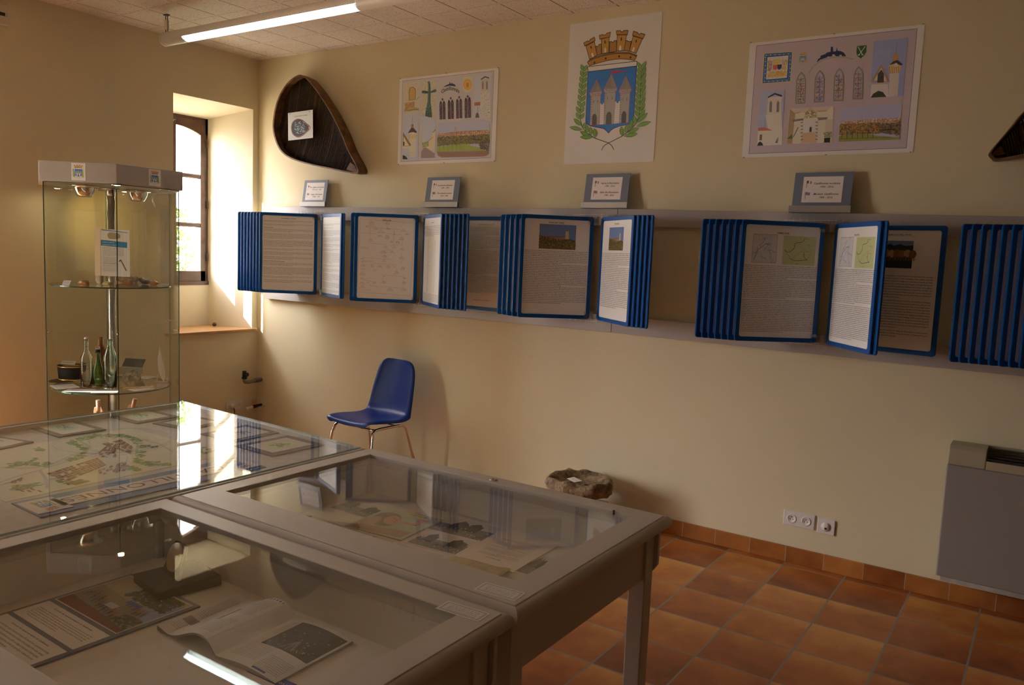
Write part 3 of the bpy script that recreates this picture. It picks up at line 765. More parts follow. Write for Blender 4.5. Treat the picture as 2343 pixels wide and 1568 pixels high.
# clock tower
a.poly([(262,742),(480,722),(455,1345),(240,1352)], (155,143,168)); a.line([(388,755),(388,860)], .0018, (60,50,60)); a.poly([(370,865),(402,862),(400,910),(368,915)], (120,90,62))
a.poly([(318,990),(368,915),(400,912),(445,965),(440,985),(380,972),(330,985)], (58,44,40)); a.poly([(330,985),(380,972),(440,985),(430,1060),(335,1072)], (178,150,118)); a.ell(398, 992, 15, 20, (190,178,170))
for i in range(5): a.line([(335+i*22,1000),(345+i*19,1068)], .002, (96,62,40))
a.poly([(335,1072),(430,1060),(425,1290),(410,1320),(345,1322),(335,1290)], (170,150,138)); a.poly([(255,970),(365,1150),(352,1165),(250,1170)], (120,86,52)); a.poly([(262,1030),(335,1160),(252,1165)], (176,152,130)); a.poly([(255,1100),(275,1110),(270,1160),(252,1162)], (62,48,42))
a.poly([(245,1175),(350,1165),(340,1200),(245,1205)], (170,150,135)); a.poly([(243,1340),(243,1290),(275,1300),(300,1325),(315,1350),(243,1350)], (40,38,42)); a.line([(335,1260),(425,1248)], .002, (150,120,100))
# street
a.poly([(498,730),(708,790),(690,1330),(488,1338)], (156,144,166)); a.poly([(498,930),(512,960),(526,1200),(498,1230)], (165,140,118)); a.poly([(705,925),(668,980),(625,1080),(560,1130),(560,1190),(690,1240)], (178,150,125))
a.line([(670,975),(705,935)], .004, (70,48,38)); a.line([(560,1128),(668,1040)], .003, (120,70,50)); scatter(a, [(520,1120),(610,1100),(600,1170),(525,1190)], [(95,105,50),(120,125,60)], 26, 12, 9); a.poly([(495,1335),(500,1240),(540,1185),(575,1190),(690,1270),(690,1328)], (125,100,98))
# hill town panorama
P0 = [(735,860),(770,842),(1380,800),(1440,820),(1460,860),(1448,1230),(1420,1290),(1380,1308),(790,1325),(735,1300),(722,1250)]
a.poly(P0, (150,138,165)); a.poly([(735,1010),(900,975),(1100,955),(1300,945),(1455,945),(1450,1100),(1300,1120),(1000,1140),(725,1170)], (120,98,78))
scatter(a, [(735,995),(1455,935),(1452,1010),(735,1040)], [(150,75,60),(175,150,132),(140,118,100),(165,95,80)], 90, 14, 10); a.poly([(972,905),(990,902),(990,975),(972,978)], (165,130,118), out=(120,70,60), ow=.0015)
scatter(a, [(730,1040),(1452,1000),(1450,1120),(728,1160)], [(100,88,50),(80,70,48),(130,95,60),(95,98,50),(70,62,52)], 130, 16, 11)
a.poly([(722,1180),(1000,1145),(1120,1130),(1200,1160),(1330,1190),(1400,1230),(1000,1235),(722,1245)], (122,125,58)); a.poly([(722,1245),(1430,1228),(1440,1260),(1420,1290),(1380,1308),(790,1325),(735,1300)], (122,86,72))
for i in range(6): a.line([(755+i*60,1160-i*4),(755+i*60,1232-i*3)], .002, (80,72,50))
a.line([(725,1240),(1300,1222)], .0022, (130,120,62)); a.line([(1230,1072),(1345,1078)], .005, (50,42,44))
scatter(a, [(1300,1120),(1450,1090),(1440,1230),(1330,1200)], [(115,88,70),(85,66,50),(60,52,48)], 50, 13, 12)
for x, y in ((232,237),(865,160),(1583,82),(180,1422),(818,1398),(1520,1372)): a.ell(x, y, 7, 7, (70,60,55), 8)
slab(a, W1, H1)
o = a.build('poster', wallM(1.507, 2.146), M_gloss)
tag(o, 'smaller collage poster with stone cross, lancet windows and hill town, beside the left basket', 'poster')

W3, H3 = 0.838, 0.598
a = Art(homography([(48,1508),(1955,1490),(2070,62),(120,238)], [(0,0),(W3,0),(W3,H3),(0,H3)]), white=(150,136,142))
a.poly([(125,1465),(1880,1440),(1983,112),(193,267)], (138,118,132), out=(62,42,62), ow=.002)
# tiled coat of arms
a.poly([(275,355),(592,340),(575,675),(258,690)], (165,148,90)); a.poly([(285,362),(585,348),(568,665),(268,682)], (52,82,140), out=(30,30,50), ow=.003); a.poly([(312,392),(555,375),(540,635),(298,650)], (165,150,155), out=(35,30,40), ow=.004)
for i in range(4): a.line([(350+i*45,388),(335+i*45,648)], .001, (130,110,130)); a.line([(310,440+i*50),(550,425+i*50)], .001, (130,110,130))
for i in range(6):
    for x, y in ((300+i*50,372-i*1),(285+i*50,668-i*1)): a.ell(x, y, 6, 6, (190,175,150), 8)
    for x, y in ((293,400+i*45),(570,390+i*45)): a.ell(x, y, 6, 6, (190,175,150), 8)
scatter(a, [(330,560),(530,550),(520,610),(330,620)], [(180,130,60),(165,105,50)], 45, 14, 31); scatter(a, [(385,430),(470,425),(470,480),(385,485)], [(185,130,60)], 24, 14, 32)
a.poly([(378,485),(430,483),(430,520),(405,545),(380,525)], (150,70,70)); a.poly([(430,482),(478,480),(474,520),(450,540),(430,525)], (32,34,52)); scatter(a, [(325,430),(375,440),(360,545),(320,550)], [(140,110,90),(110,90,85)], 30, 12, 33); scatter(a, [(485,430),(540,430),(520,545),(480,530)], [(140,110,90),(150,125,110)], 30, 12, 34)
# small crest
f = lambda x, y: (665 + (x-180)*0.128, 350 + (y-190)*0.112 + 0)
b = a.map; a.map = lambda x, y: b(*f(x, y)); crest_art(a, 0.12, False); a.map = b
# skyline
a.poly([(868,468),(880,430),(905,415),(910,392),(960,375),(985,355),(1018,352),(1022,300),(1032,290),(1045,302),(1048,350),(1080,345),(1090,295),(1096,340),(1130,345),(1165,362),(1195,402),(1150,405),(1140,385),(1120,388),(1115,402),(1080,402),(1060,378),(1040,380),(1035,402),(1000,405),(990,398),(980,412),(900,440)], (26,32,62))
a.line([(780,580),(820,520),(880,468),(960,430),(1060,412),(1160,412),(1275,438)], .004, (110,108,80))
a.poly([(1312,292),(1422,285),(1418,360),(1395,400),(1357,432),(1320,405),(1308,370)], (32,62,32)); a.line([(1325,300),(1378,395)], .003, (185,175,140)); a.line([(1405,300),(1335,395)], .003, (185,175,140)); a.ell(1335,393,12,8,(185,175,160)); a.ell(1375,390,12,8,(185,175,160))
for k, (x, y0, y1) in enumerate(((695,570,918),(903,555,908),(1118,538,900),(1336,522,885))):
    P = [(x-60,y1),(x-52,y0+90),(x-30,y0+35),(x+2,y0),(x+38,y0+40),(x+55,y0+95),(x+48,y1)]
    a.poly(P, (112,100,92), out=(60,48,45), ow=.0014); a.poly([(x-46,y1-16),(x-40,y0+95),(x-20,y0+45),(x+2,y0+18),(x+26,y0+48),(x+40,y0+98),(x+36,y1-16)], (128,118,140))
    scatter(a, [(x-36,y0+75),(x+34,y0+75),(x+32,y1-22),(x-40,y1-22)], [(70,80,130),(140,60,62),(165,130,70),(120,130,160),(90,60,75)] if k % 2 == 0 else [(60,70,130),(90,100,150),(165,120,70),(140,70,60)], 38, 11, 40+k)
    a.line([(x,y0+60),(x-4,y1-16)], .0018, (60,50,55))
    for j in range(4): a.line([(x-42,y0+130+j*58),(x+38,y0+127+j*58)], .0016, (60,50,55))
# clock tower at the right
a.poly([(1500,245),(1880,212),(1832,860),(1465,875)], (112,110,150)); scatter(a, [(1540,320),(1700,300),(1690,420),(1530,440)], [(120,117,151)], 10, 24, 51)
a.line([(1758,270),(1750,385)], .002, (90,80,80)); a.poly([(1722,395),(1782,385),(1770,460),(1715,465)], (140,100,55)); a.poly([(1662,528),(1722,470),(1770,458),(1832,510),(1805,520),(1750,495),(1690,510)], (44,36,38)); a.poly([(1668,515),(1745,498),(1808,520),(1790,600),(1680,612)], (165,125,90)); a.ell(1752,515,22,24,(178,165,165))
for i in range(5): a.line([(1680+i*25,530),(1690+i*23,605)], .002, (90,60,42))
a.poly([(1680,610),(1790,600),(1775,860),(1672,866)], (155,135,140)); a.poly([(1480,680),(1590,500),(1690,700),(1660,690),(1590,530),(1500,690)], (125,90,60)); a.poly([(1510,680),(1590,540),(1650,690)], (160,140,130)); a.poly([(1545,708),(1550,610),(1590,560),(1620,610),(1618,705)], (44,38,42))
a.poly([(1478,725),(1668,722),(1672,866),(1470,872)], (158,140,148)); a.line([(1478,715),(1665,712)], .005, (180,120,70)); a.poly([(1475,872),(1500,830),(1560,796),(1610,812),(1650,866)], (36,40,34))
# church tower bottom left
a.poly([(248,770),(515,760),(488,1378),(212,1382)], (128,122,158)); a.poly([(330,860),(345,840),(482,840),(480,1030),(318,1040)], (158,138,138)); a.poly([(328,838),(402,795),(486,822),(484,842),(405,815),(332,852)], (42,36,42))
for x in (362, 442): a.poly([(x-16,1010),(x-14,905),(x,880),(x+14,905),(x+12,1008)], (92,80,92))
a.poly([(305,1042),(480,1022),(495,1230),(492,1375),(380,1375),(330,1180)], (160,142,142)); a.poly([(225,1180),(300,1178),(385,1212),(225,1214)], (140,72,62)); a.poly([(225,1214),(385,1212),(385,1378),(214,1380)], (166,148,142)); a.poly([(245,1255),(270,1255),(268,1320),(240,1318)], (80,66,60)); a.poly([(215,1380),(230,1345),(250,1332),(272,1350),(285,1378)], (36,34,36)); a.poly([(415,1350),(450,1285),(445,1355)], (80,70,80)); a.line([(300,1090),(298,1180)], .0015, (90,80,90))
# gateway
a.poly([(570,975),(1060,955),(1052,1362),(545,1368)], (150,130,128)); a.poly([(575,975),(635,1030),(605,1365),(548,1368)], (122,100,80)); a.poly([(640,1025),(985,1010),(1045,960),(1062,1000),(1055,1100),(640,1110)], (165,145,135)); a.poly([(750,1030),(800,970),(870,1020),(885,1080),(735,1085)], (138,118,100))
scatter(a, [(755,1010),(865,1010),(875,1075),(745,1080)], [(90,72,60),(165,145,130)], 40, 12, 61); a.poly([(600,1100),(730,1085),(725,1110),(620,1125)], (92,80,78)); a.poly([(880,1080),(1000,1080),(985,1105),(900,1115)], (92,80,78))
a.poly([(625,1120),(715,1108),(705,1362),(612,1366)], (160,140,136)); a.poly([(895,1112),(975,1105),(965,1360),(885,1362)], (160,140,136)); a.poly([(720,1110),(880,1105),(872,1250),(720,1255)], (172,155,148)); a.poly([(700,1360),(725,1250),(850,1240),(878,1358)], (150,118,100)); a.poly([(795,1240),(797,1190),(812,1180),(822,1190),(820,1238)], (40,38,50))
for i in range(6): a.line([(722,1130+i*38),(700,1135+i*38)], .003, (40,38,44)); a.line([(865,1130+i*38),(885,1135+i*38)], .003, (40,38,44))
a.line([(620,1290),(670,1185)], .004, (60,70,50)); a.poly([(548,1310),(600,1260),(612,1310)], (60,72,42)); a.poly([(962,1310),(1030,1305),(1026,1360),(960,1362)], (26,30,26)); scatter(a, [(960,1250),(1050,1240),(1045,1300),(965,1305)], [(90,100,60),(110,96,86)], 24, 12, 62)
a.line([(640,1028),(690,1020)], .003, (150,70,60)); a.line([(885,1012),(985,1008)], .003, (150,70,60))
# panorama
a.poly([(1145,978),(1825,945),(1805,1345),(1125,1355)], (130,120,150)); a.poly([(1140,1130),(1815,1105),(1808,1260),(1130,1280)], (104,84,70))
scatter(a, [(1145,1130),(1812,1100),(1810,1160),(1142,1175)], [(150,92,78),(165,140,130),(130,108,110)], 80, 14, 71); scatter(a, [(1140,1160),(1590,1150),(1590,1270),(1135,1280)], [(118,78,44),(84,66,48),(90,88,48),(140,92,55),(60,50,44)], 110, 18, 72)
scatter(a, [(1590,1170),(1810,1150),(1806,1300),(1580,1260)], [(80,62,50),(60,50,42),(110,84,62)], 60, 20, 73); a.poly([(1128,1290),(1420,1270),(1560,1300),(1805,1320),(1803,1345),(1125,1355)], (104,100,52))
for i in range(7): a.line([(1160+i*58,1250),(1158+i*58,1322)], .003, (54,48,36))
a.line([(1130,1325),(1700,1318)], .002, (70,66,40)); a.line([(1605,1235),(1755,1232)], .004, (40,36,36)); a.line([(1382,1070),(1382,1130)], .002, (130,90,90))
for x, y in ((133,228),(1058,152),(2052,62),(70,1505),(985,1496),(1930,1487)): a.rect(x-12, y-3, x+12, y+4, (70,62,55))
slab(a, W3, H3)
o = a.build('poster', wallM(3.985, 2.118), M_gloss)
tag(o, 'big mauve collage poster with four stained glass windows, rightmost of the three posters', 'poster')
# ------------------------------------------------------------------ rails, sign boards, page panels
def rail(x0, x1, z0a, z1a, z0b, z1b, label):
    m = MB(); y0, y1 = -0.042, -0.001
    v = [(x0,y0,z0a),(x1,y0,z0b),(x1,y1,z0b),(x0,y1,z0a),(x0,y0,z1a),(x1,y0,z1b),(x1,y1,z1b),(x0,y1,z1a)]
    m.add(v, [(0,3,2,1),(4,5,6,7),(0,1,5,4),(1,2,6,5),(2,3,7,6),(3,0,4,7)])
    tag(m.build('wall_rail', M_rail, bevel=0.002, origin=((x0+x1)/2, -0.02, z0a)), label, 'rail')
rail(0.13, 3.278, 1.748, 1.846, 1.742, 1.840, 'long grey board on the wall along the top of the left page panels')
rail(3.281, 6.2, 1.742, 1.840, 1.703, 1.800, 'grey board on the wall along the top of the right page panels')
rail(0.13, 3.278, 1.110, 1.208, 1.110, 1.212, 'long grey board on the wall along the bottom of the left page panels')
rail(3.281, 6.2, 1.110, 1.212, 1.085, 1.187, 'grey board on the wall along the bottom of the right page panels')

def flag(a, x, y, s, kind):
    a.line([(x, y+s*0.55), (x+s*.05, y-s*0.9)], s*.10, (60,55,60))
    w = s*1.0
    def q(u0, u1, v0, v1, c):
        g = lambda u: s*0.10*math.sin(u*5)
        a.poly([(x+u0*w, y-s*.05+v0*s*.6+g(u0)), (x+u1*w, y-s*.05+v0*s*.6+g(u1)), (x+u1*w, y-s*.05+v1*s*.6+g(u1)), (x+u0*w, y-s*.05+v1*s*.6+g(u0))], c)
    if kind == 'fr': q(0.05,.37,0,1,(40,55,100)); q(.37,.7,0,1,(175,165,165)); q(.7,1,0,1,(170,50,50))
    else:
        q(0.05,1,0,1,(60,60,110)); q(0.05,1,.38,.62,(165,60,70)); q(.42,.6,0,1,(165,60,70)); q(.05,1,.70,.78,(160,150,165)); q(.05,1,.22,.30,(160,150,165))

def sign(xc, zb, wid, hgt, lines, label, lean=0.03, card=(0.195, 0.133)):
    y0 = -0.070
    t = thing('sign_board', label, 'sign', (xc, y0, zb))
    zc = zb + 0.030
    # stand: a folded strip with a back plate
    m = MB(); m.box((xc-wid/2-0.012, y0-0.006, zb), (xc+wid/2+0.006, y0-0.002, zb+0.036)); m.box((xc-wid/2-0.012, y0-0.006, zb), (xc+wid/2+0.006, y0+0.055, zb+0.003)); m.box((xc-wid/2-0.012, y0+0.010, zb), (xc+wid/2+0.006, y0+0.013, zb+0.030))
    m.build('stand', M_alu, t, bevel=0.0008)
    M = Matrix.Translation((xc, y0+0.004, zb+0.006)) @ Matrix.Rotation(-math.atan2(lean, hgt), 4, 'X')
    b = MB(); b.box((-wid/2, -0.002, 0), (wid/2, 0.003, hgt), M=M); board = b.build('board', M_board, t, bevel=0.0006)
    cw, chh = card
    a = Art(white=(172,158,155))
    k = cw / 0.195
    flag(a, 0.018*k, chh*0.74, 0.023*k, 'fr'); flag(a, 0.016*k, chh*0.30, 0.023*k, 'en')
    cx = cw*0.60
    a.text(lines[0], cx, chh*0.70, 0.0145*k, align='c', bold=0.02); a.text(lines[1], cx, chh*0.57, 0.0135*k, align='c', bold=0.01)
    a.text(lines[2], cx, chh*0.29, 0.0145*k, align='c', shear=.25, bold=0.02); a.text(lines[3], cx, chh*0.16, 0.0135*k, align='c', shear=.25, bold=0.01)
    slab(a, cw, chh)
    a.build('card', M @ Matrix(((1,0,0,-cw/2),(0,0,-1,-0.0030),(0,1,0,(hgt-chh)/2+0.012),(0,0,0,1))), M_print, board)
sign(0.722, 1.846, 0.255, 0.198, ("Les origines de la bastide", "700 av. J.C. - 1259", "Origins of the bastide", "700BC - 1259"), 'slate blue sign board about the origins, leftmost on the rail')
sign(1.962, 1.844, 0.286, 0.200, ("La période turbulente", "1259 - 1789", "The turbulent period", "1259 - 1789"), 'slate blue sign board about the turbulent period, under the smaller collage poster')
sign(3.202, 1.841, 0.290, 0.200, ("Après la Révolution", "1789 - 2016", "After the Revolution", "1789 - 2016"), 'slate blue sign board about the years after the Revolution, under the crest poster')
sign(4.428, 1.822, 0.285, 0.202, ("Castillonnés moderne", "1900 - 2016", "Modern Castillonnés", "1900 - 2016"), 'slate blue sign board about modern times, under the mauve poster')

PW, PH, BD = 0.44, 0.61, 0.0225
def rr(x0, z0, x1, z1, r, n=4):
    pts = []
    for cx, cz, a0 in ((x1-r, z1-r, 0), (x0+r, z1-r, 90), (x0+r, z0+r, 180), (x1-r, z0+r, 270)):
        for i in range(n+1):
            an = math.radians(a0+90*i/n); pts.append((cx+r*math.cos(an), cz+r*math.sin(an)))
    return pts
def frame_mesh():
    m = MB(); O = rr(0, -PH, PW, 0, 0.014); I = rr(BD, -PH+BD, PW-BD, -BD, 0.012); O2 = rr(0.003, -PH+.003, PW-.003, -.003, 0.012)
    n = len(O); ch = 0.0035; vs = []
    for ring, y in ((O, -ch), (O2, -0.006), (I, -0.006), (I, 0.006), (O2, 0.006), (O, ch)): vs += [(x, y, z) for x, z in ring]
    fs = []
    for k in range(6):
        a, b = k*n, ((k+1) % 6)*n
        for i in range(n): fs.append((a+i, a+(i+1) % n, b+(i+1) % n, b+i))
    m.add(vs, fs); return m
FRAME = None; CLIPM = None
def page_base(): return Art(white=(172,150,145))
SW, SH = PW-2*BD+0.01, PH-2*BD+0.01
PAGES = {}
def page_plain(seed):
    a = page_base(); r = random.Random(seed)
    body(a, 0.03, SH-0.07, SW-0.06, 40, 0.0122, FR if seed % 2 else EN, seed, para=(7, 16, 28)); return a
def page_charter():
    a = page_base(); a.text('THE CHARTER OF CUSTOMS', SW*.5, SH-0.028, 0.0085, align='c', bold=.02)
    y = SH-0.045
    for n_, hd in ((2, 0), (2, 'Privileges and freedoms'), (3, 0), (5, 0), (6, 0), (2, 0), (3, 0), (3, 'Organisation and Administration of the Community'), (3, 0), (7, 0), (2, 0), (3, 0)):
        body(a, 0.017, y, SW-0.034, n_, 0.0085, EN, int(y*997) % 9, para=(n_-1,)); y -= 0.0085*n_ + 0.0095
        if hd: a.text(hd, 0.017, y, 0.0075, bold=.03); y -= 0.0105
    return a
def page_custom2():
    a = page_base(); y = SH-0.06
    for n_ in (2, 1, 5, 4, 3, 2, 9, 2, 3, 6, 5, 3, 4):
        body(a, 0.017, y, SW-0.034, n_, 0.0088, FR, int(y*991) % 9, c=(70,72,95), para=(n_-1,)); y -= 0.0088*n_ + 0.0105
    return a
def page_tree():
    a = page_base(); a.text('GENEALOGIE', SW*.5, SH-0.03, 0.010, align='c', bold=.03); a.line([(SW*.44,SH-.033),(SW*.56,SH-.033)], .0006, (40,35,35))
    X = lambda x: (x-165)/(945-165)*SW*0.985 + 0.004; Y = lambda y: SH - (y-190)/(1370-190)*SH
    L = lambda *p: a.line([(X(x), Y(y)) for x, y in p], .0009, (110,92,95))
    L((200,238),(930,268),(895,1300),(170,1272),(200,238))
    r = random.Random(3)
    def N(x, y, red=False, n=3, t=None):
        for i in range(n):
            a.text((t or r.choice(['Louis','Henri','Marie','Philippe','Jean','Blanche','Charles','Jeanne'])) if i == 0 else r.choice(['1137 - 1180','roi de France','duc de Guyenne','1154 - 1189','comte de Toulouse']), X(x), Y(y+i*13), .0056 if i else .0068, (150,60,60) if red else (60,50,52), align='c')
    L((340,320),(340,332)); L((275,328),(415,335)); L((560,318),(560,345)); L((300,350),(740,366)); L((335,360),(335,520)); L((480,360),(480,395)); L((450,408),(450,398),(510,402),(510,412)); L((660,370),(660,430)); L((570,448),(570,430),(755,438),(755,455))
    L((660,455),(658,530)); L((775,530),(770,620)); L((333,560),(333,575),(552,585),(552,598)); L((655,570),(655,585),(615,600)); L((655,585),(715,590)); L((590,650),(590,660)); L((545,668),(545,660),(640,662),(640,670)); L((768,695),(768,740)); L((535,730),(535,745)); L((765,800),(765,865))
    L((245,790),(245,780),(655,795)); L((530,780),(530,800)); L((530,845),(530,858)); L((378,870),(378,858),(670,870),(670,878)); L((240,820),(240,870)); L((710,915),(710,960)); L((522,1030),(522,1015),(808,1028),(808,1040)); L((522,1055),(522,1095)); L((808,1060),(806,1100)); L((240,1100),(430,1125),(430,1135)); L((335,1160),(400,1185),(800,1195)); L((804,1145),(803,1190))
    for x, y, d, n_ in ((350,275,1,4),(565,280,0,3),(285,350,0,1),(410,355,1,3),(572,360,0,2),(785,370,1,3),(455,422,0,1),(508,423,0,1),(830,425,0,2),(465,465,0,2),(565,465,0,4),(655,445,0,1),(760,478,0,4),(340,525,1,3),(630,540,0,2),(705,540,0,3),(545,612,1,3),(660,615,1,2),(770,638,0,2),(520,682,0,3),(635,686,0,2),(535,745,1,3),(770,757,0,3),(240,802,0,1),(530,815,1,2),(245,882,1,3),(370,888,1,3),(475,888,1,3),(590,892,1,3),(675,902,0,1),(785,905,0,3),(245,940,1,2),(405,955,1,2),(240,1005,1,3),(708,970,0,3),(240,1070,1,3),(535,1042,0,1),(815,1055,0,1),(240,1138,1,3),(315,1138,0,1),(405,1140,0,1),(530,1108,0,3),(810,1112,0,3),(240,1190,1,3),(620,1215,0,3),(805,1205,0,3)): N(x, y, d, n_)
    for y, w in ((440,.20),(640,.12),(655,.13),(828,.22),(842,.17),(1245,.16)): a.text('comtes de Poitiers et de Toulouse en Agenais'[:int(w*200)], X(205), Y(y), .0058, (150,60,60), fit=SW*w*1.2)
    return a
def page_list():
    a = page_base(); a.text('JURIDICTIONS', SW*.5, SH-0.04, 0.0085, align='c', bold=.02)
    body(a, 0.014, SH-0.062, SW-0.028, 7, 0.0105, FR, 3, para=(6,), c=(62,55,75))
    r = random.Random(5)
    for i in range(44):
        y = SH-0.155-i*0.0079
        a.text(r.choice(['Jean de Grailly','Raymond de la Ba','Arnaud','Guillaume','Bernard','Pierre de Caza','Lauzun']), SW*.24, y, .0066, (62,55,75), newlayer=i == 0); a.text(r.choice(['1260','1274','1301','12 août']), SW*.66, y, .0066, (62,55,75), newlayer=False)
    body(a, 0.014, 0.062, SW-0.028, 7, 0.0088, FR, 8, para=(6,), c=(62,55,75)); return a
def page_revolution():
    a = page_base(); a.text('LA REVOLUTION 1789 - 1799', SW*.62, SH-0.036, 0.0095, align='c', bold=.02)
    body(a, 0.03, SH-0.055, SW-0.06, 16, 0.0090, FR, 2, para=(6, 15)); body(a, 0.03, SH-0.205, SW-0.06, 18, 0.0090, FR, 5, para=(17,)); body(a, 0.03, SH-0.372, SW-0.06, 13, 0.0090, FR, 9, para=(12,))
    a.text('« LIBERTÉ, ÉGALITÉ, FRATERNITÉ »', SW*.58, 0.045, 0.0095, align='c', shear=.2); return a
def church_photo(a, x0, y0, x1, y1):
    w, h = x1-x0, y1-y0; P = lambda u, v: (x0+u*w, y0+v*h)
    a.poly([P(0,0),P(1,0),P(1,1),P(0,1)], (84,92,128), out=(90,70,60), ow=.001)
    a.poly([P(0,.40),P(.2,.55),P(.72,.53),P(.72,.2),P(0,.2)], (128,90,78)); a.poly([P(.18,.54),P(.72,.53),P(.72,.48),P(.22,.46)], (110,72,62)); a.poly([P(.71,.42),P(.715,.74),P(.80,.74),P(.815,.42)], (150,128,100))
    a.poly([P(.70,.74),P(.72,.78),P(.81,.78),P(.82,.74)], (110,92,76)); a.poly([P(0,0),P(1,0),P(1,.36),P(.85,.44),P(.7,.40),P(.5,.36),P(.3,.40),P(.15,.50),P(.05,.52),P(0,.6)], (78,64,34))
    scatter(a, [P(0,.02),P(1,.02),P(1,.36),P(0,.50)], [(96,74,36),(62,54,32),(120,86,40),(50,46,32)], 90, w*.028, 81)
def page_church(small=False):
    a = page_base(); a.text('EGLISE SAINT PIERRE' if not small else 'THE CHURCH', SW*.48, SH-0.028, 0.010, align='c', bold=.02); a.line([(SW*.37,SH-.031),(SW*.60,SH-.031)], .0005, (40,35,35))
    if not small: church_photo(a, SW*.235, SH-0.180, SW*.78, SH-0.036)
    else: church_photo(a, SW*.24, SH-0.175, SW*.72, SH-0.045)
    y = SH-0.195
    body(a, 0.010, y, SW-0.022, 8, 0.0103, FR, 0, para=(7,)); body(a, 0.010, y-0.0103*8, SW-0.022, 13, 0.0103, FR, 8, para=(12,)); body(a, 0.010, y-0.0103*21, SW-0.022, 10, 0.0103, FR, 3, para=(9,)); return a
def page_rail(small=False):
    a = page_base(); a.text('CHEMIN DE FER' if not small else 'RAILWAYS', SW*.50, SH-0.045, 0.009, align='c', bold=.03); a.line([(SW*.43,SH-.048),(SW*.57,SH-.048)], .0006, (40,35,35))
    r = random.Random(9); x0, x1, y0, y1 = SW*.115, SW*.43, SH-.193, SH-.052
    a.rect(x0, y0, x1, y1, (164,146,146), out=(70,55,60), ow=.0012)
    for k in range(26):
        p = (r.uniform(x0+.01, x1-.01), r.uniform(y0+.01, y1-.01)); pts = [p]; an = r.uniform(0, 6.3)
        for j in range(6):
            an += r.uniform(-.7, .7); p = (min(x1-.003, max(x0+.003, p[0]+.008*math.cos(an))), min(y1-.003, max(y0+.003, p[1]+.010*math.sin(an)))); pts.append(p)
        a.line(pts, .0006 if k > 5 else .0016, (90,72,80))
    a.line([(x0+.01,y0+.01),(x0+.02,y0+.04),(x0+.03,y0+.065),(x0+.055,y0+.085),(x0+.07,y0+.095),(x0+.09,y0+.09)], .002, (60,45,55))
    x0, x1 = SW*.51, SW*.94
    a.rect(x0, y0-.006, x1, y1-.002, (150,138,98)); Q = lambda u, v: (x0+(x1-x0)*u, y0-.006+(y1-y0)*v)
    a.line([Q(.05,.52),Q(.15,.45),Q(.25,.48),Q(.35,.62),Q(.36,.78),Q(.55,.82),Q(.62,.88),Q(.64,.96)], .0022, (40,34,36)); a.line([Q(.28,.20),Q(.4,.15),Q(.6,.18),Q(.72,.20),Q(.78,.20)], .0022, (40,34,36)); a.line([Q(.05,.52),Q(.28,.20),Q(.3,.06)], .001, (70,74,110)); a.line([Q(.28,.20),Q(.45,.40),Q(.58,.50),Q(.85,.48)], .0014, (150,80,50)); a.line([Q(.72,.20),Q(.82,.30),Q(.85,.48)], .0012, (150,80,50)); a.line([Q(.66,.48),Q(.66,.30),Q(.76,.20)], .0018, (40,34,36)); a.line([Q(.76,.48),Q(.80,.70),Q(.92,.70)], .0010, (150,80,50))
    for u, v in ((.6,.55),(.6,.36),(.2,.22),(.72,.72),(.66,.94),(.4,.04)): a.text('Bergerac', *Q(u, v), .0055, (60,55,45))
    y = SH-0.210
    body(a, 0.010, y, SW-0.020, 8, 0.0089, FR, 1, para=(7,)); body(a, 0.010, y-0.0089*8, SW-0.020, 11, 0.0089, FR, 6, para=(10,)); body(a, 0.010, y-0.0089*19-.004, SW-0.020, 19, 0.0089, FR, 4, para=(18,)); return a
def page_show():
    a = page_base(); a.text('COMICE AGRICOLE (AGRICULTURAL SHOW)', SW*.42, SH-0.030, 0.0095, align='c', bold=.02); a.line([(SW*.12,SH-.033),(SW*.72,SH-.033)], .0006, (40,35,35))
    x0, x1, y0, y1 = SW*.18, SW*.69, SH-.185, SH-.055; w, h = x1-x0, y1-y0; P = lambda u, v: (x0+u*w, y0+v*h)
    a.rect(x0, y0, x1, y1, (38,42,28)); a.poly([P(0,.72),P(1,.72),P(1,1),P(0,1)], (84,88,120)); a.poly([P(0,.66),P(.2,.72),P(.42,.84),P(.48,.9),P(.56,.82),P(.62,.84),P(.70,.88),P(.82,.82),P(1,.84),P(1,.6),P(0,.6)], (24,34,24))
    for i in range(9): a.ell(x0+w*(.08+i*.115), y0+h*(.52+.02*(i % 2)), w*.085, h*.15, ((112,70,40),(130,100,70),(100,60,34))[i % 3], 10); a.rect(x0+w*(.04+i*.115), y0+h*.28, x0+w*(.065+i*.115), y0+h*.45, (92,60,36)); a.rect(x0+w*(.11+i*.115), y0+h*.28, x0+w*(.13+i*.115), y0+h*.45, (88,56,34))
    a.rect(x0, y0, x1, y0+h*.27, (30,34,24)); y = SH-0.225
    for n_, s_ in ((9, 0), (11, 4), (3, 2)):
        body(a, 0.02, y, SW-0.045, n_, 0.0128 if n_ > 3 else .0128, EN, s_, para=(n_-1,)); y -= 0.0128*n_ + 0.004
    return a
MAKERS = {'charter': page_charter, 'custom2': page_custom2, 'tree': page_tree, 'list': page_list, 'revolution': page_revolution, 'church': page_church, 'church2': lambda: page_church(True),
          'rail': page_rail, 'rail2': lambda: page_rail(True), 'show': page_show}
def sheet_obj(kind, root, side):
    """page behind the film; side -1: panel lies left of its hinge"""
    key = (kind, side)
    xo = BD-0.005 if side > 0 else -PW+BD-0.005
    if key in PAGES:
        o = PAGES[key].copy(); COL.objects.link(o); o.parent = root; WM[o] = WM[root]; return
    a = MAKERS[kind]() if kind in MAKERS else page_plain(int(kind))
    slab(a, SW, SH, 0.003)
    M = WM[root] @ Matrix(((1,0,0,xo),(0,0,-1,-0.0012),(0,1,0,-PH+BD-0.005),(0,0,0,1)))
    PAGES[key] = a.build('sheet', M, M_page, root)
FR_M = {}
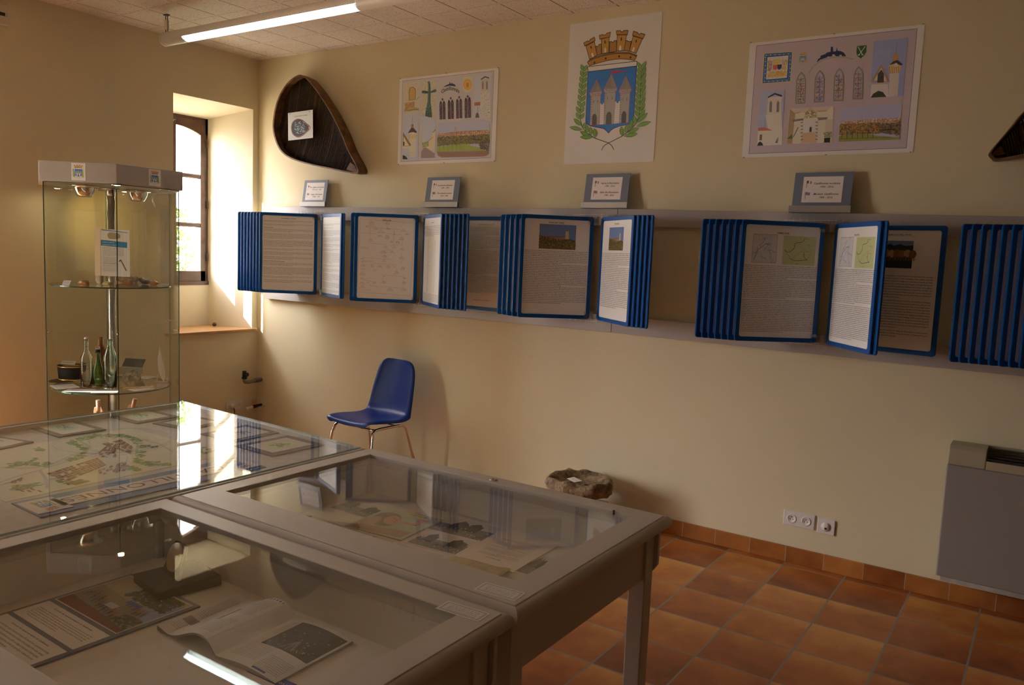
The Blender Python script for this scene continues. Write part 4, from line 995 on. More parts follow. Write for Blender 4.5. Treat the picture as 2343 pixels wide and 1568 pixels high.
def panel(hx, side, th, zt, kind, label, group):
    hy = -0.058
    M = Matrix.Translation((hx, hy, zt)) @ Matrix.Rotation(math.radians(-side*th), 4, 'Z')
    t = thing('page_holder', label, 'page holder', None, M=M, group=group)
    if side not in FR_M:
        m = frame_mesh(); m.v = [Vector((v.x + (0 if side > 0 else -PW), v.y, v.z)) for v in m.v]
        f = m.build('frame', M_blue, t, local=True, bevel=0)
        cl = []
        for z0 in (-0.045, -PH+0.003):
            c = MB(); s = side
            c.box((min(-0.020*s, 0.034*s), -0.0075, z0), (max(-0.020*s, 0.034*s), -0.0065, z0+0.042)); c.box((min(-0.020*s, 0.034*s), 0.0065, z0), (max(-0.020*s, 0.034*s), 0.0075, z0+0.042))
            c.tube([(-0.016*s, 0, z0-0.004), (-0.016*s, 0, z0+0.046)], 0.0055, 8)
            cl.append(c.build('hinge_clip', M_clear, t, local=True))
        FR_M[side] = [f] + cl
    else:
        for q in FR_M[side]:
            o = q.copy(); COL.objects.link(o); o.parent = t; WM[o] = M
    sheet_obj(kind, t, side)
    return t

ORD = ['first', 'second', 'third', 'fourth', 'fifth', 'sixth', 'seventh', 'eighth', 'ninth']
def bracket(x0, pitch, zt, label):
    t = thing('panel_bracket', label, 'bracket', (x0+pitch*4.5, -0.045, zt), group='wire brackets holding the page panels')
    for nm, z, s in (('upper_comb', zt+0.012, 1), ('lower_comb', zt-PH-0.012, -1)):
        m = MB(); y = -0.058
        m.tube([(x0-0.014, y, z), (x0+pitch*9+0.014, y, z)], 0.0016, 6)
        m.tube([(x0-0.014, -0.046, z-0.008*s), (x0+pitch*9+0.014, -0.046, z-0.008*s)], 0.0012, 6)
        for k in range(10):
            x = x0+pitch*k
            m.tube([(x, y, z+0.011*s), (x, y, z-0.020*s)], 0.0014, 6); m.tube([(x, -0.043, z-0.008*s), (x, y, z-0.008*s)], 0.0010, 5)
        m.build(nm, M_plastic_w, t)
def stack(base, side, n, pitch, ths, zt, fronts, where, group, kinds=('1', '2', '3')):
    """n panels on successive pins; index 0 is the frontmost (fully seen) one"""
    for k in range(n):
        hx = base + (-pitch*k if side < 0 else pitch*k)
        th = ths[0] + (ths[1]-ths[0])*k/max(1, n-1)
        kind = fronts[k] if k < len(fronts) else kinds[k % len(kinds)]
        lab = where[0] if k == 0 else where[1].format(ORD[k-1] if k < n-1 or n < 3 else 'last')
        panel(hx, side, th, zt, kind, lab, group)
G = 'blue framed page panels hinged on the wall'
bracket(0.520, 0.0350, 1.792, 'white wire bracket behind the leftmost set of page panels')
stack(0.763, -1, 8, 0.036, (34, 35), 1.79, ['charter'], ('blue framed page headed charter of customs, frontmost of the leftmost fan', 'blue panel edge, {} behind the charter page in the leftmost fan'), G)
stack(0.812, 1, 2, 0.020, (24.5, 24.0), 1.79, ['custom2'], ('steeply turned blue panel with grey text right of the charter page', 'blue panel hidden {} behind the steeply turned grey text page'), G)
bracket(1.748, 0.0362, 1.792, 'white wire bracket between the family tree and the list of names')
stack(1.765, -1, 2, 0.036, (34, 34.5), 1.79, ['tree', '3'], ('blue framed family tree page with thin black and red lines', 'blue panel edge showing {} left of the family tree page'), G)
stack(1.815, 1, 7, 0.0362, (34.5, 35.5), 1.79, ['list'], ('narrow turned blue panel with a list of names right of the family tree', 'blue panel edge, {} to the right of the list of names'), G)
panel(2.085, 1, 3.0, 1.785, 'revolution', 'blue framed page about the Revolution lying flat on the wall', G)
bracket(3.003, 0.0362, 1.790, 'white wire bracket above the church pages')
stack(3.133, -1, 5, 0.036, (42.5, 29), 1.788, ['church'], ('blue framed page headed église Saint Pierre with a photo of the church', 'blue panel edge, {} behind the big church page'), G)
stack(3.190, 1, 5, 0.036, (39, 43.5), 1.788, ['church2'], ('turned blue panel with a small church photo, right of the big church page', 'blue panel edge, {} behind the turned church page'), G)
bracket(4.262, 0.0352, 1.772, 'white wire bracket above the railway pages')
stack(4.458, -1, 7, 0.036, (41, 44), 1.77, ['rail'], ('blue framed page headed chemin de fer with two maps', 'blue panel edge, {} to the left behind the big railway page'), G)
stack(4.512, 1, 2, 0.036, (52, 53.5), 1.768, ['rail2'], ('turned blue panel with two small maps, right of the big railway page', 'blue panel edge {} behind the turned railway page'), G)
panel(4.588, 1, 11.0, 1.762, 'show', 'blue framed page about the agricultural show with a cattle photo', G)
bracket(5.452, 0.0375, 1.765, 'white wire bracket of the rightmost fan of page panels')
for k in range(8):
    panel(5.452+0.0378*k, -1, 35, 1.763, ('1', '2', '3')[k % 3], 'blue panel edge, {} from the left in the rightmost fan at the picture edge'.format(ORD[k]), G)
# ------------------------------------------------------------------ winnowing baskets
def smooth_closed(pts, n=4):
    out = []; N = len(pts)
    for i in range(N):
        p0, p1, p2, p3 = pts[i-1], pts[i], pts[(i+1) % N], pts[(i+2) % N]
        for k in range(n):
            t = k/n
            out.append(tuple(0.5*((2*p1[j]) + (-p0[j]+p2[j])*t + (2*p0[j]-5*p1[j]+4*p2[j]-p3[j])*t*t + (-p0[j]+3*p1[j]-3*p2[j]+p3[j])*t**3) for j in (0, 1)))
    return out
def clip_line(poly, p, d):
    ts = []
    for (x0, y0), (x1, y1) in zip(poly, poly[1:]+poly[:1]):
        ex, ey = x1-x0, y1-y0; den = d[0]*ey - d[1]*ex
        if abs(den) < 1e-9: continue
        t = ((x0-p[0])*ey - (y0-p[1])*ex)/den; u = ((x0-p[0])*d[1] - (y0-p[1])*d[0])/den
        if 0 <= u < 1: ts.append(t)
    ts.sort(); return ts
def basket(name_label, rim, tip, rod_dir, note=None):
    """rim: front hoop outline (x, z) on the wall side plane, tip index region; hoop stands 8 cm off the wall"""
    cx = sum(p[0] for p in rim)/len(rim); cz = sum(p[1] for p in rim)/len(rim)
    t = thing('winnowing_basket', name_label, 'basket', (cx, -0.01, cz))
    out = smooth_closed(rim)
    def ring(sc, dx=0, dz=0): return [(cx+(x-cx)*sc+dx, cz+(z-cz)*sc+dz) for x, z in out]
    m = MB(); n = len(out)
    for (a, b, y0, y1) in ((1.0, 0.965, -0.105, -0.040), (0.985, 0.955, -0.050, -0.004)):
        A, B = ring(a), ring(b); vs = []
        for R, y in ((A, y0), (A, y1), (B, y1), (B, y0)): vs += [(x, y, z) for x, z in R]
        fs = [(k*n+i, k*n+(i+1) % n, ((k+1) % 4)*n+(i+1) % n, ((k+1) % 4)*n+i) for k in range(4) for i in range(n)]
        m.add(vs, fs)
    m.build('hoop', M_bent, t)
    # woven bottom: dense rods, bellied towards the wall
    w = MB(); inner = ring(0.972); dx, dz = rod_dir; L = math.hypot(dx, dz); dx /= L; dz /= L; nx, nz = -dz, dx
    s0 = min((x-cx)*nx+(z-cz)*nz for x, z in inner); s1 = max((x-cx)*nx+(z-cz)*nz for x, z in inner)
    N = 84; r2 = random.Random(5)
    for i in range(N):
        s = s0 + (s1-s0)*(i+0.5)/N; ts = clip_line(inner, (cx+nx*s, cz+nz*s), (dx, dz))
        for a, b in zip(ts[::2], ts[1::2]):
            if b-a < 0.02: continue
            pth = []
            K = 9
            for k in range(K+1):
                u = a+(b-a)*k/K; wob = 0.0025*math.sin(k*PI+i*PI)
                pth.append((cx+nx*s+dx*u, -0.052+0.020*math.sin(PI*k/K)+wob, cz+nz*s+dz*u))
            w.tube(pth, (s1-s0)/N*0.50*r2.uniform(.75, 1.0), 5, mi=1 if r2.random() < 0.13 else 0)
    # cross ribs
    for i in range(7):
        s = -0.8+1.6*(i+.5)/7
        R = max(abs(s0), abs(s1)); ts = clip_line(inner, (cx+dx*s*R, cz+dz*s*R), (nx, nz))
        if len(ts) >= 2: w.tube([(cx+dx*s*R+nx*(ts[0]+(ts[-1]-ts[0])*k/6), -0.026, cz+dz*s*R+nz*(ts[0]+(ts[-1]-ts[0])*k/6)) for k in range(7)], 0.007, 6)
    w.build('woven_bottom', [M_wicker, M_wicker2], t)
    b = MB(); b.prism([(x, -0.082, z) for x, z in tip], (0, 0.055, 0)); b.build('tip_block', M_bent, t, bevel=0.006)
    return t
def c5(x, y): return (600+x/4.04, 140+y/4.04)
R1 = [(330,128),(240,190),(165,300),(118,430),(95,600),(115,720),(160,820),(230,885),(330,928),(480,968),(650,1003),(850,1042),(888,1020),(870,960),(800,830),(725,650),(640,480),(560,350),(490,250),(420,165),(380,135)]
R1w = [(p.x, p.z) for p in (at(*c5(*q), y=-0.105) for q in R1)]
T1w = [(p.x, p.z) for p in (at(*c5(*q), y=-0.082) for q in [(815,930),(860,970),(882,1018),(850,1036),(768,1006)])]
basket('dark wicker winnowing basket with a paper note pinned in it, above the left rail', R1w, T1w, (-0.30, -1.0))
M, w, h = frame_of(at(659.5, 322, y=-0.072), (1, 0, 0.035), (-0.035, 0, 1)), 0.0, 0.0
a = Art(white=(185,160,150)); w, h = 0.276, 0.208
a = Art(homography([(235,738),(498,724),(520,465),(266,490)], [(0,0),(w,0),(w,h),(0,h)]), white=(185,160,150))
a.text('DES PRUNEAUX / PRUNES', 392, 522, 0.0125, align='c'); a.line([(325,523),(458,514)], .0008, (60,50,45))
pts = smooth_closed([(350,542),(300,570),(280,625),(288,680),(330,712),(380,705),(430,675),(483,628),(440,580),(400,550)], 3)
a.poly(pts, (120,78,62)); pts = smooth_closed([(352,548),(306,575),(286,625),(294,675),(332,702),(378,695),(420,668),(462,628),(432,588),(398,556)], 3); a.poly(pts, (58,52,54))
scatter(a, [(320,570),(420,570),(420,670),(310,680)], [(30,28,32),(92,88,92),(150,145,150)], 44, 9, 91); a.poly([(462,615),(484,628),(462,645)], (180,130,105))
for x, y in ((287,498),(484,482)): a.ell(x, y, 4, 5, (40,35,32), 6)
slab(a, w, h)
o = a.build('paper_note', M, M_print); tag(o, 'white paper note with a picture of prunes pinned inside the left basket', 'note')
def c6b(x, y): return (2200+x/8.713, 220+y/8.713)
R2 = [c6b(*p) for p in [(1246,300),(1000,590),(800,830),(545,1140),(580,1230),(640,1275),(860,1250),(1246,1180)]]
Rw = [(p.x, p.z) for p in (at(*q, y=-0.105) for q in R2)]
tx, tz = Rw[3]
Rw = [Rw[3], Rw[4], Rw[5], Rw[6], Rw[7], (tx+0.42, tz+0.03), (tx+0.66, tz+0.14), (tx+0.80, tz+0.32), (tx+0.80, tz+0.52), (tx+0.68, tz+0.62), (tx+0.5, tz+0.58), (tx+0.32, tz+0.42), Rw[0], Rw[1], Rw[2]]
T2w = [(p.x, p.z) for p in (at(*c6b(*q), y=-0.082) for q in [(790,965),(885,1155),(600,1215),(575,1160)])]
basket('tip of a second dark wicker basket at the right picture edge', Rw, T2w, (0.30, -1.0))

# ------------------------------------------------------------------ sockets, pipes, heater, alarm, lamp
def outlet(cx, cz, kind, label, wall='back', n=2):
    if wall == 'back': M = Matrix(((1,0,0,cx),(0,0,-1,0),(0,1,0,cz),(0,0,0,1)))
    else: M = Matrix(((0,0,1,0),(1,0,0,cx),(0,1,0,cz),(0,0,0,1)))
    t = thing('wall_socket' if kind != 'phone' else 'phone_socket', label, 'socket', None, M=M)
    w = 0.162 if n == 2 else 0.088
    m = MB(); m.box((-w/2, -0.040, 0.0), (w/2, 0.040, 0.009)); m.build('cover_plate', M_plastic_w, t, local=True, bevel=0.003)
    for k in range(n):
        x = (k-(n-1)/2)*0.075
        if kind == 'power':
            s = MB(); s.lathe([(0.0245,0.009),(0.0245,0.0115),(0.0205,0.0115),(0.0190,0.0098),(0.0,0.0096)], (x,0,0), 24); f = s.build('socket_face', M_plastic_w, t, local=True)
            h = MB()
            for hx, hy in ((-.0075,-.003),(.0075,-.003)): h.lathe([(0.0026,0.0097),(0.0026,0.0100),(0,0.0100)], (x+hx,hy,0), 10)
            h.tube([(x, .009, .0096), (x, .009, .0145)], 0.0021, 8); h.build('contacts', M_black, f, local=True)
        else:
            s = MB(); s.lathe([(0.0245,0.009),(0.0245,0.0115),(0.0,0.0115)], (x,0,0), 24); s.box((x-.008,-.003,.0115),(x+.008,.019,.0128)); f = s.build('socket_face', M_plastic_w, t, local=True)
            h = MB(); h.box((x-.006,-.014,.0112),(x+.006,-.003,.0121)); h.build('jack_hole', M_black, f, local=True)
    return t
outlet(4.436, 0.203, 'power', 'white double power socket low on the poster wall')
outlet(4.575, 0.196, 'phone', 'small white phone socket low on the wall right of the power socket', n=1)
t = outlet(-0.222, 0.235, 'power', 'white double power socket in the corner below the window sill', wall='left')
m = MB(); m.lathe([(0.021,0.010),(0.022,0.030),(0.017,0.040),(0.0,0.042)], (0,0,0), 16); pm = WM[t]
m.v = [pm @ (v + Vector((-0.034, 0, 0))) for v in m.v]
pl = m.build('power_plug', M_plastic_b, origin=pm @ Vector((-0.034, 0, 0.02))); tag(pl, 'ivory power plug in the corner socket below the window sill', 'plug')
c = MB(); p0 = pm @ Vector((-0.034, -0.01, 0.036)); c.tube([p0, p0+Vector((.012,.004,-.03)), p0+Vector((.010,-.008,-.075)), p0+Vector((.006,-.03,-.13)), p0+Vector((.02,-.06,-.21)), (0.035, p0.y-0.12, FZ+.005)], 0.004, 8); c.build('cable', M_black, pl)
m = MB(); m.box((1.302, -0.009, 0.305), (1.372, 0, 0.385)); o = m.build('blank_plate', M_plastic_b, bevel=0.003, origin=(1.337, 0, 0.345)); tag(o, 'small blank plate on the wall beside the blue chair', 'cover plate')

t = thing('waste_pipe', 'grey capped waste pipe sticking out of the wall near the corner', 'pipe', (0.07, 0, 0.434))
m = MB(); m.tube([(0.07, 0.0, 0.434), (0.07, -0.06, 0.430), (0.068, -0.145, 0.425), (0.064, -0.165, 0.428), (0.062, -0.172, 0.445), (0.062, -0.172, 0.462)], 0.0155, 14); m.tube([(0.07,-.02,.4335),(0.07,-.075,.4293)], 0.0185, 14); m.build('elbow', M_pvc, t)
m = MB(); m.tube([(0.062,-.172,.455),(0.062,-.172,.470)], 0.021, 14); m.tube([(0.062,-.172,.470),(0.062,-.172,.520)], 0.0165, 14); m.tube([(0.062,-.172,.492),(0.095,-.172,.492)], 0.010, 10); m.tube([(0.088,-.172,.492),(0.098,-.172,.492)], 0.017, 12); m.build('cap', M_black, t)
m = MB(); m.lathe([(0.026,0),(0.026,0.006),(0.017,0.008)], (0,0,0), 16); m.v = [Matrix.Translation((0.07,0,0.434)) @ Matrix.Rotation(PI/2,4,'X') @ v for v in m.v]; m.build('wall_collar', M_plastic_b, t)
t = thing('water_valve', 'small water tap with a copper lever below the capped waste pipe', 'tap', (0.072, 0, 0.222))
m = MB(); m.tube([(0.072,0,.222),(0.072,-.05,.219)], 0.011, 12); m.tube([(0.072,-.045,.219),(0.070,-.095,.213)], 0.015, 12); m.build('valve_body', M_black, t)
m = MB(); m.tube([(0.070,-.092,.213),(0.068,-.150,.203)], 0.013, 12); m.tube([(0.068,-.145,.204),(0.0675,-.158,.202)], 0.016, 12); m.build('spout', M_plastic_b, t)
m = MB(); m.box((0.056,-.092,.232),(0.086,-.062,.262), M=Matrix.Translation((0,0.0,0)) ); m.build('lever', mat('copper lever', (0.62,0.30,0.16), 0.4, 0.6), t, bevel=0.004)
m = MB(); m.lathe([(0.026,0),(0.026,0.006),(0.014,0.008)], (0,0,0), 16); m.v = [Matrix.Translation((0.072,0,0.222)) @ Matrix.Rotation(PI/2,4,'X') @ v for v in m.v]; m.build('wall_collar', M_plastic_b, t)

t = thing('storage_heater', 'big grey storage heater with an ivory top grille on the right', 'heater', (5.62, -0.09, 0.105))
x0, x1, y0 = 5.112, 6.15, -0.155
M_rad = mat('grey enamelled steel', (0.32,0.30,0.275), 0.5, spec=0.35); M_ivory = mat('ivory enamel', (0.44,0.39,0.27), 0.45)
m = MB(); m.box((x0, y0, 0.120), (x1, -0.020, 0.660)); m.build('body', M_rad, t, bevel=0.006)
g0 = x0+0.155
m = MB(); m.prism([(x0+.004, -0.015, 0.662), (x0+.004, y0-0.003, 0.662), (x0+.004, y0-0.003, 0.675), (x0+.004, y0+0.008, 0.735), (x0+.004, y0+0.03, 0.752), (x0+.004, -0.015, 0.752)], (g0-x0-.004, 0, 0)); m.build('top_cap', M_ivory, t, bevel=0.003)
m = MB(); m.prism([(g0+.002, -0.015, 0.662), (g0+.002, y0-0.003, 0.662), (g0+.002, y0-0.003, 0.675), (g0+.002, y0-0.000, 0.700), (g0+.002, y0+0.07, 0.700), (g0+.002, -0.015, 0.700)], (x1-g0-.006, 0, 0)); m.box((g0, -0.03, 0.70), (x1, -0.015, 0.752)); m.box((x1-0.03, y0+.02, 0.70), (x1, -0.02, 0.752)); m.build('top_cap', M_ivory, t)
m = MB()
for k in range(5):
    yy = y0+0.006+k*0.022; zz = 0.706+k*0.009
    m.box((g0+.004, yy, zz), (x1-0.03, yy+0.017, zz+0.004))
m.box((g0+.004, y0+.02, .7005), (x1-.03, -0.03, .702)); m.build('grille', mat('dark heater grille', (0.045,0.042,0.04), 0.4), t)
m = MB(); m.box((x0+0.02, y0+0.01, 0.098), (x1-0.02, -0.016, 0.122)); m.build('base_rail', mat('dusty white strip', (0.5,0.47,0.42), 0.8, var=.3), t)

t = thing('alarm_keypad', 'white alarm keypad high on the left wall at the picture edge', 'alarm keypad', (0.0, -1.955, 2.857))
m = MB(); m.box((0, -2.01, 2.796), (0.030, -1.880, 2.925)); m.build('housing', M_plastic_b, t, bevel=0.009, seg=3)
m = MB(); m.box((0.0295, -2.0, 2.852), (0.0308, -1.905, 2.872)); m.build('display', M_black, t)
m = MB()
for z in (2.857, 2.868): m.tube([(0.0300,-1.8955,z),(0.0312,-1.8955,z)], 0.0022, 8)
m.build('indicator', M_black, t)

# tube lamp
def lamp():
    yc, zc, R = -1.128, 2.852, 0.043
    x0, x1 = 0.452, 3.35
    t = thing('tube_lamp', 'long white tubular fluorescent lamp hanging below the ceiling', 'lamp', (0.485, yc, H))
    M_l = mat('white lacquered lamp tube', (0.80,0.76,0.70), 0.35)
    lit0, lit1 = 0.70, 2.235
    a0, a1 = math.radians(-130), math.radians(-20)       # slot looks down and towards the camera side
    def arcs(xa, xb, opened, m):
        n = 28; vs = []; K = []
        for k in range(n+1):
            an = (a1 + (2*PI-(a1-a0))*k/n) if opened else 2*PI*k/n
            K.append(an)
        for x in (xa, xb):
            for an in K: vs.append((x, yc - R*math.cos(an)*1.0, zc + R*math.sin(an)))
        N = n+1; m.add(vs, [(k, k+1, N+k+1, N+k) for k in range(n)], 0, True)
    # angle 0 points to -y (camera side)
    m = MB(); arcs(x0+.03, lit0, False, m); arcs(lit0, lit1, True, m); arcs(lit1, x1, False, m)
    for x in (lit0, lit1):
        vs = [(x, yc - R*math.cos(a0+(a1-a0)*k/8), zc + R*math.sin(a0+(a1-a0)*k/8)) for k in range(9)]; m.add(vs, [tuple(range(9))])
    m.build('housing', M_l, t)
    e = MB(); e.lathe([(0.0,0.0),(0.030,0.001),(0.040,0.006),(0.0445,0.014),(0.0445,0.032)], (0,0,0), 28); e.v = [Matrix.Translation((x0,yc,zc)) @ Matrix.Rotation(PI/2,4,'Y') @ v for v in e.v]; e.build('end_cap', M_l, t)
    tb = MB(); tb.tube([(lit0+.02, yc, zc), (lit1-.02, yc, zc)], 0.017, 16); tb.build('fluorescent_tube', emit_mat('fluorescent light', (0.72,0.93,1.0), 8.0), t)
    lv = MB(); n = 96
    for i in range(n):
        x = lit0 + (lit1-lit0)*(i+.5)/n
        vs = [(x, yc - R*0.98*math.cos(a0+(a1-a0)*k/8), zc + R*0.98*math.sin(a0+(a1-a0)*k/8)) for k in range(9)] + [(x, yc-0.019*math.cos(a1-(a1-a0)*k/4), zc+0.019*math.sin(a1-(a1-a0)*k/4)) for k in range(5)]
        lv.add(vs, [tuple(range(len(vs)))])
    lo = lv.build('louvre', M_chrome, t)
    s = MB()
    for dx in (-0.011, 0.011): s.tube([(0.485+dx, yc, zc+R-.004), (0.485+dx, yc, H)], 0.0028, 6)
    s.box((0.466, yc-0.012, H-0.006), (0.504, yc+0.012, H))
    s.build('suspension', M_black, t)
    s = MB(); s.box((0.470, yc-0.009, zc+R+0.018), (0.498, yc+0.009, zc+R+0.078)); s.build('ballast_clip', M_plastic_b, t, bevel=0.003)
lamp()

# ------------------------------------------------------------------ chair
def chair():
    cx, cy = 1.672, -0.375
    t = thing('shell_chair', 'blue plastic shell chair with chrome legs against the wall', 'chair', (cx, cy, FZ), math.radians(-3))
    PR = [(a_, b_+.014, c_) for a_, b_, c_ in [(-0.232,0.408,.150),(-0.236,0.425,.185),(-0.222,0.440,.205),(-0.17,0.447,.222),(-0.08,0.440,.230),(0.02,0.430,.230),(0.09,0.428,.228),(0.135,0.440,.222),(0.162,0.468,.214),(0.178,0.515,.207),(0.196,0.585,.200),(0.214,0.655,.192),(0.230,0.725,.182),(0.240,0.772,.165),(0.244,0.800,.140),(0.246,0.812,.105)]]
    m = MB(); nu = 16; vs = []
    for i, (y, z, hw) in enumerate(PR):
        f = i/(len(PR)-1)
        for k in range(nu+1):
            u = -1+2*k/nu; x = hw*u; e = abs(u)
            dish = 0.016*(e**2.5) if i < 8 else 0
            dy = -0.030*(e**2.2) if i >= 8 else -0.010*(e**3)*(i/8)
            lip = 0.0
            if e > 0.99:
                lip = 1
            zz = z + dish - ((0.010 if i <= 2 else 0.022) if lip and i <= 9 else 0); yy = y + dy + (0.020 if lip and i >= 7 else 0); xx = x*(1.012 if lip else 1)
            vs.append((xx, yy, zz - (0.008*(e**6) if i <= 1 else 0)))
    fs = [(i*(nu+1)+k, i*(nu+1)+k+1, (i+1)*(nu+1)+k+1, (i+1)*(nu+1)+k) for i in range(len(PR)-1) for k in range(nu)]
    m.add(vs, fs, 0, True); s = m.build('seat_shell', M_chair, t, local=True)
    so = s.modifiers.new('thick', 'SOLIDIFY'); so.thickness = 0.005; so.offset = -1
    sb = s.modifiers.new('smooth', 'SUBSURF'); sb.levels = 2; sb.render_levels = 2
    for sx in (-1, 1):
        L = MB(); x = 0.185*sx
        pth = [(x+.045*sx, -0.235, 0.006), (x+.012*sx, -0.178, 0.345), (x, -0.165, 0.385), (x-.002*sx, -0.140, 0.402), (x-.002*sx, -0.10, 0.406), (x-.002*sx, 0.075, 0.406), (x, 0.115, 0.400), (x+.003*sx, 0.140, 0.375), (x+.045*sx, 0.235, 0.006)]
        L.tube(pth, 0.0098, 12); o = L.build('leg_frame', M_chrome, t, local=True)
        f = MB()
        for y in (-0.235, 0.235): f.tube([(x+.045*sx, y, 0.0), (x+.045*sx, y*0.99, 0.025)], 0.012, 12)
        f.build('foot_cap', M_black, o, local=True)
    L = MB()
    for y in (-0.125, 0.088): L.tube([(-0.185, y, 0.398), (-0.12, y, 0.394), (0.12, y, 0.394), (0.185, y, 0.398)], 0.008, 10)
    for y in (-0.09, 0.055): L.box((-0.06, y-0.012, 0.398), (0.06, y+0.012, 0.428))
    L.build('cross_bar', M_chrome, t, local=True)
chair()

# ------------------------------------------------------------------ stone basin
def stone():
    c = Vector((3.235, -0.245, FZ))
    m_, N, L, b = new_mat('weathered limestone'); tc = N.new('ShaderNodeTexCoord')
    n = N.new('ShaderNodeTexNoise'); n.inputs['Scale'].default_value = 16; n.inputs['Detail'].default_value = 8; n.inputs['Roughness'].default_value = .7; L.new(tc.outputs['Object'], n.inputs['Vector'])
    r = N.new('ShaderNodeValToRGB'); r.color_ramp.elements[0].position = .35; r.color_ramp.elements[0].color = (0.085,0.055,0.03,1); r.color_ramp.elements[1].position = .62; r.color_ramp.elements[1].color = (0.42,0.31,0.19,1)
    L.new(n.outputs['Fac'], r.inputs['Fac']); L.new(r.outputs['Color'], b.inputs['Base Color']); b.inputs['Roughness'].default_value = .95
    n2 = N.new('ShaderNodeTexNoise'); n2.inputs['Scale'].default_value = 60; n2.inputs['Detail'].default_value = 6; L.new(tc.outputs['Object'], n2.inputs['Vector'])
    bp = N.new('ShaderNodeBump'); bp.inputs['Strength'].default_value = 1.0; bp.inputs['Distance'].default_value = .012; L.new(n2.outputs['Fac'], bp.inputs['Height']); L.new(bp.outputs['Normal'], b.inputs['Normal'])
    t = thing('stone_basin', 'old carved stone basin with a paper in it by the wall', 'stone basin', c)
    P = [(0.0,0.16),(0.075,0.16),(0.085,0.175),(0.10,0.190),(0.150,0.205),(0.182,0.225),(0.190,0.255),(0.186,0.285),(0.172,0.300),(0.152,0.298),(0.140,0.282),(0.10,0.262),(0.05,0.255),(0.0,0.253)]
    m = MB(); n = 44
    pts = []
    dense = []
    for (r0, h0), (r1, h1) in zip(P, P[1:]):
        for k in range(3): dense.append((r0+(r1-r0)*k/3, h0+(h1-h0)*k/3))
    dense.append(P[-1])
    m.lathe([(r_, h_) for r_, h_ in dense], c, n)
    for i, v in enumerate(m.v):
        d = v - c; an = math.atan2(d.y, d.x)
        k = 1 + 0.07*math.cos(2*an-.6) + 0.04*math.cos(3*an+1)
        q = Vector((d.x*k, d.y*k, d.z)); q += noise.noise_vector(q*14)*0.016 + noise.noise_vector(q*38)*0.005
        m.v[i] = c + q
    m.build('bowl', m_, t, smooth_all=True)
    m = MB(); m.lathe([(0.10,0.147),(0.092,0.155),(0.075,0.165),(0.070,0.18)], c, 30)
    for i, v in enumerate(m.v): d = v-c; m.v[i] = c + d + noise.noise_vector(d*18)*0.012
    m.build('foot', m_, t, smooth_all=True)
    m = MB(); m.box((c.x-0.13, c.y-0.13, FZ), (c.x+0.13, c.y+0.13, FZ+0.145)); o = m.build('plinth', mat('pale plinth block', (0.55,0.52,0.48), .7), bevel=0.004, origin=(c.x, c.y, FZ)); tag(o, 'pale block under the old stone basin by the wall', 'plinth')
    a = Art(white=(178,160,158)); body(a, 0.008, 0.040, 0.075, 5, 0.006, FR, 0); slab(a, 0.092, 0.05)
    o = a.build('paper_note', frame_of((c.x-0.075, c.y-0.035, FZ+0.282), (0.86, -0.50, 0.02), (0.5, 0.86, 0.10)), M_print); tag(o, 'small white paper note lying in the stone basin', 'note')
stone()
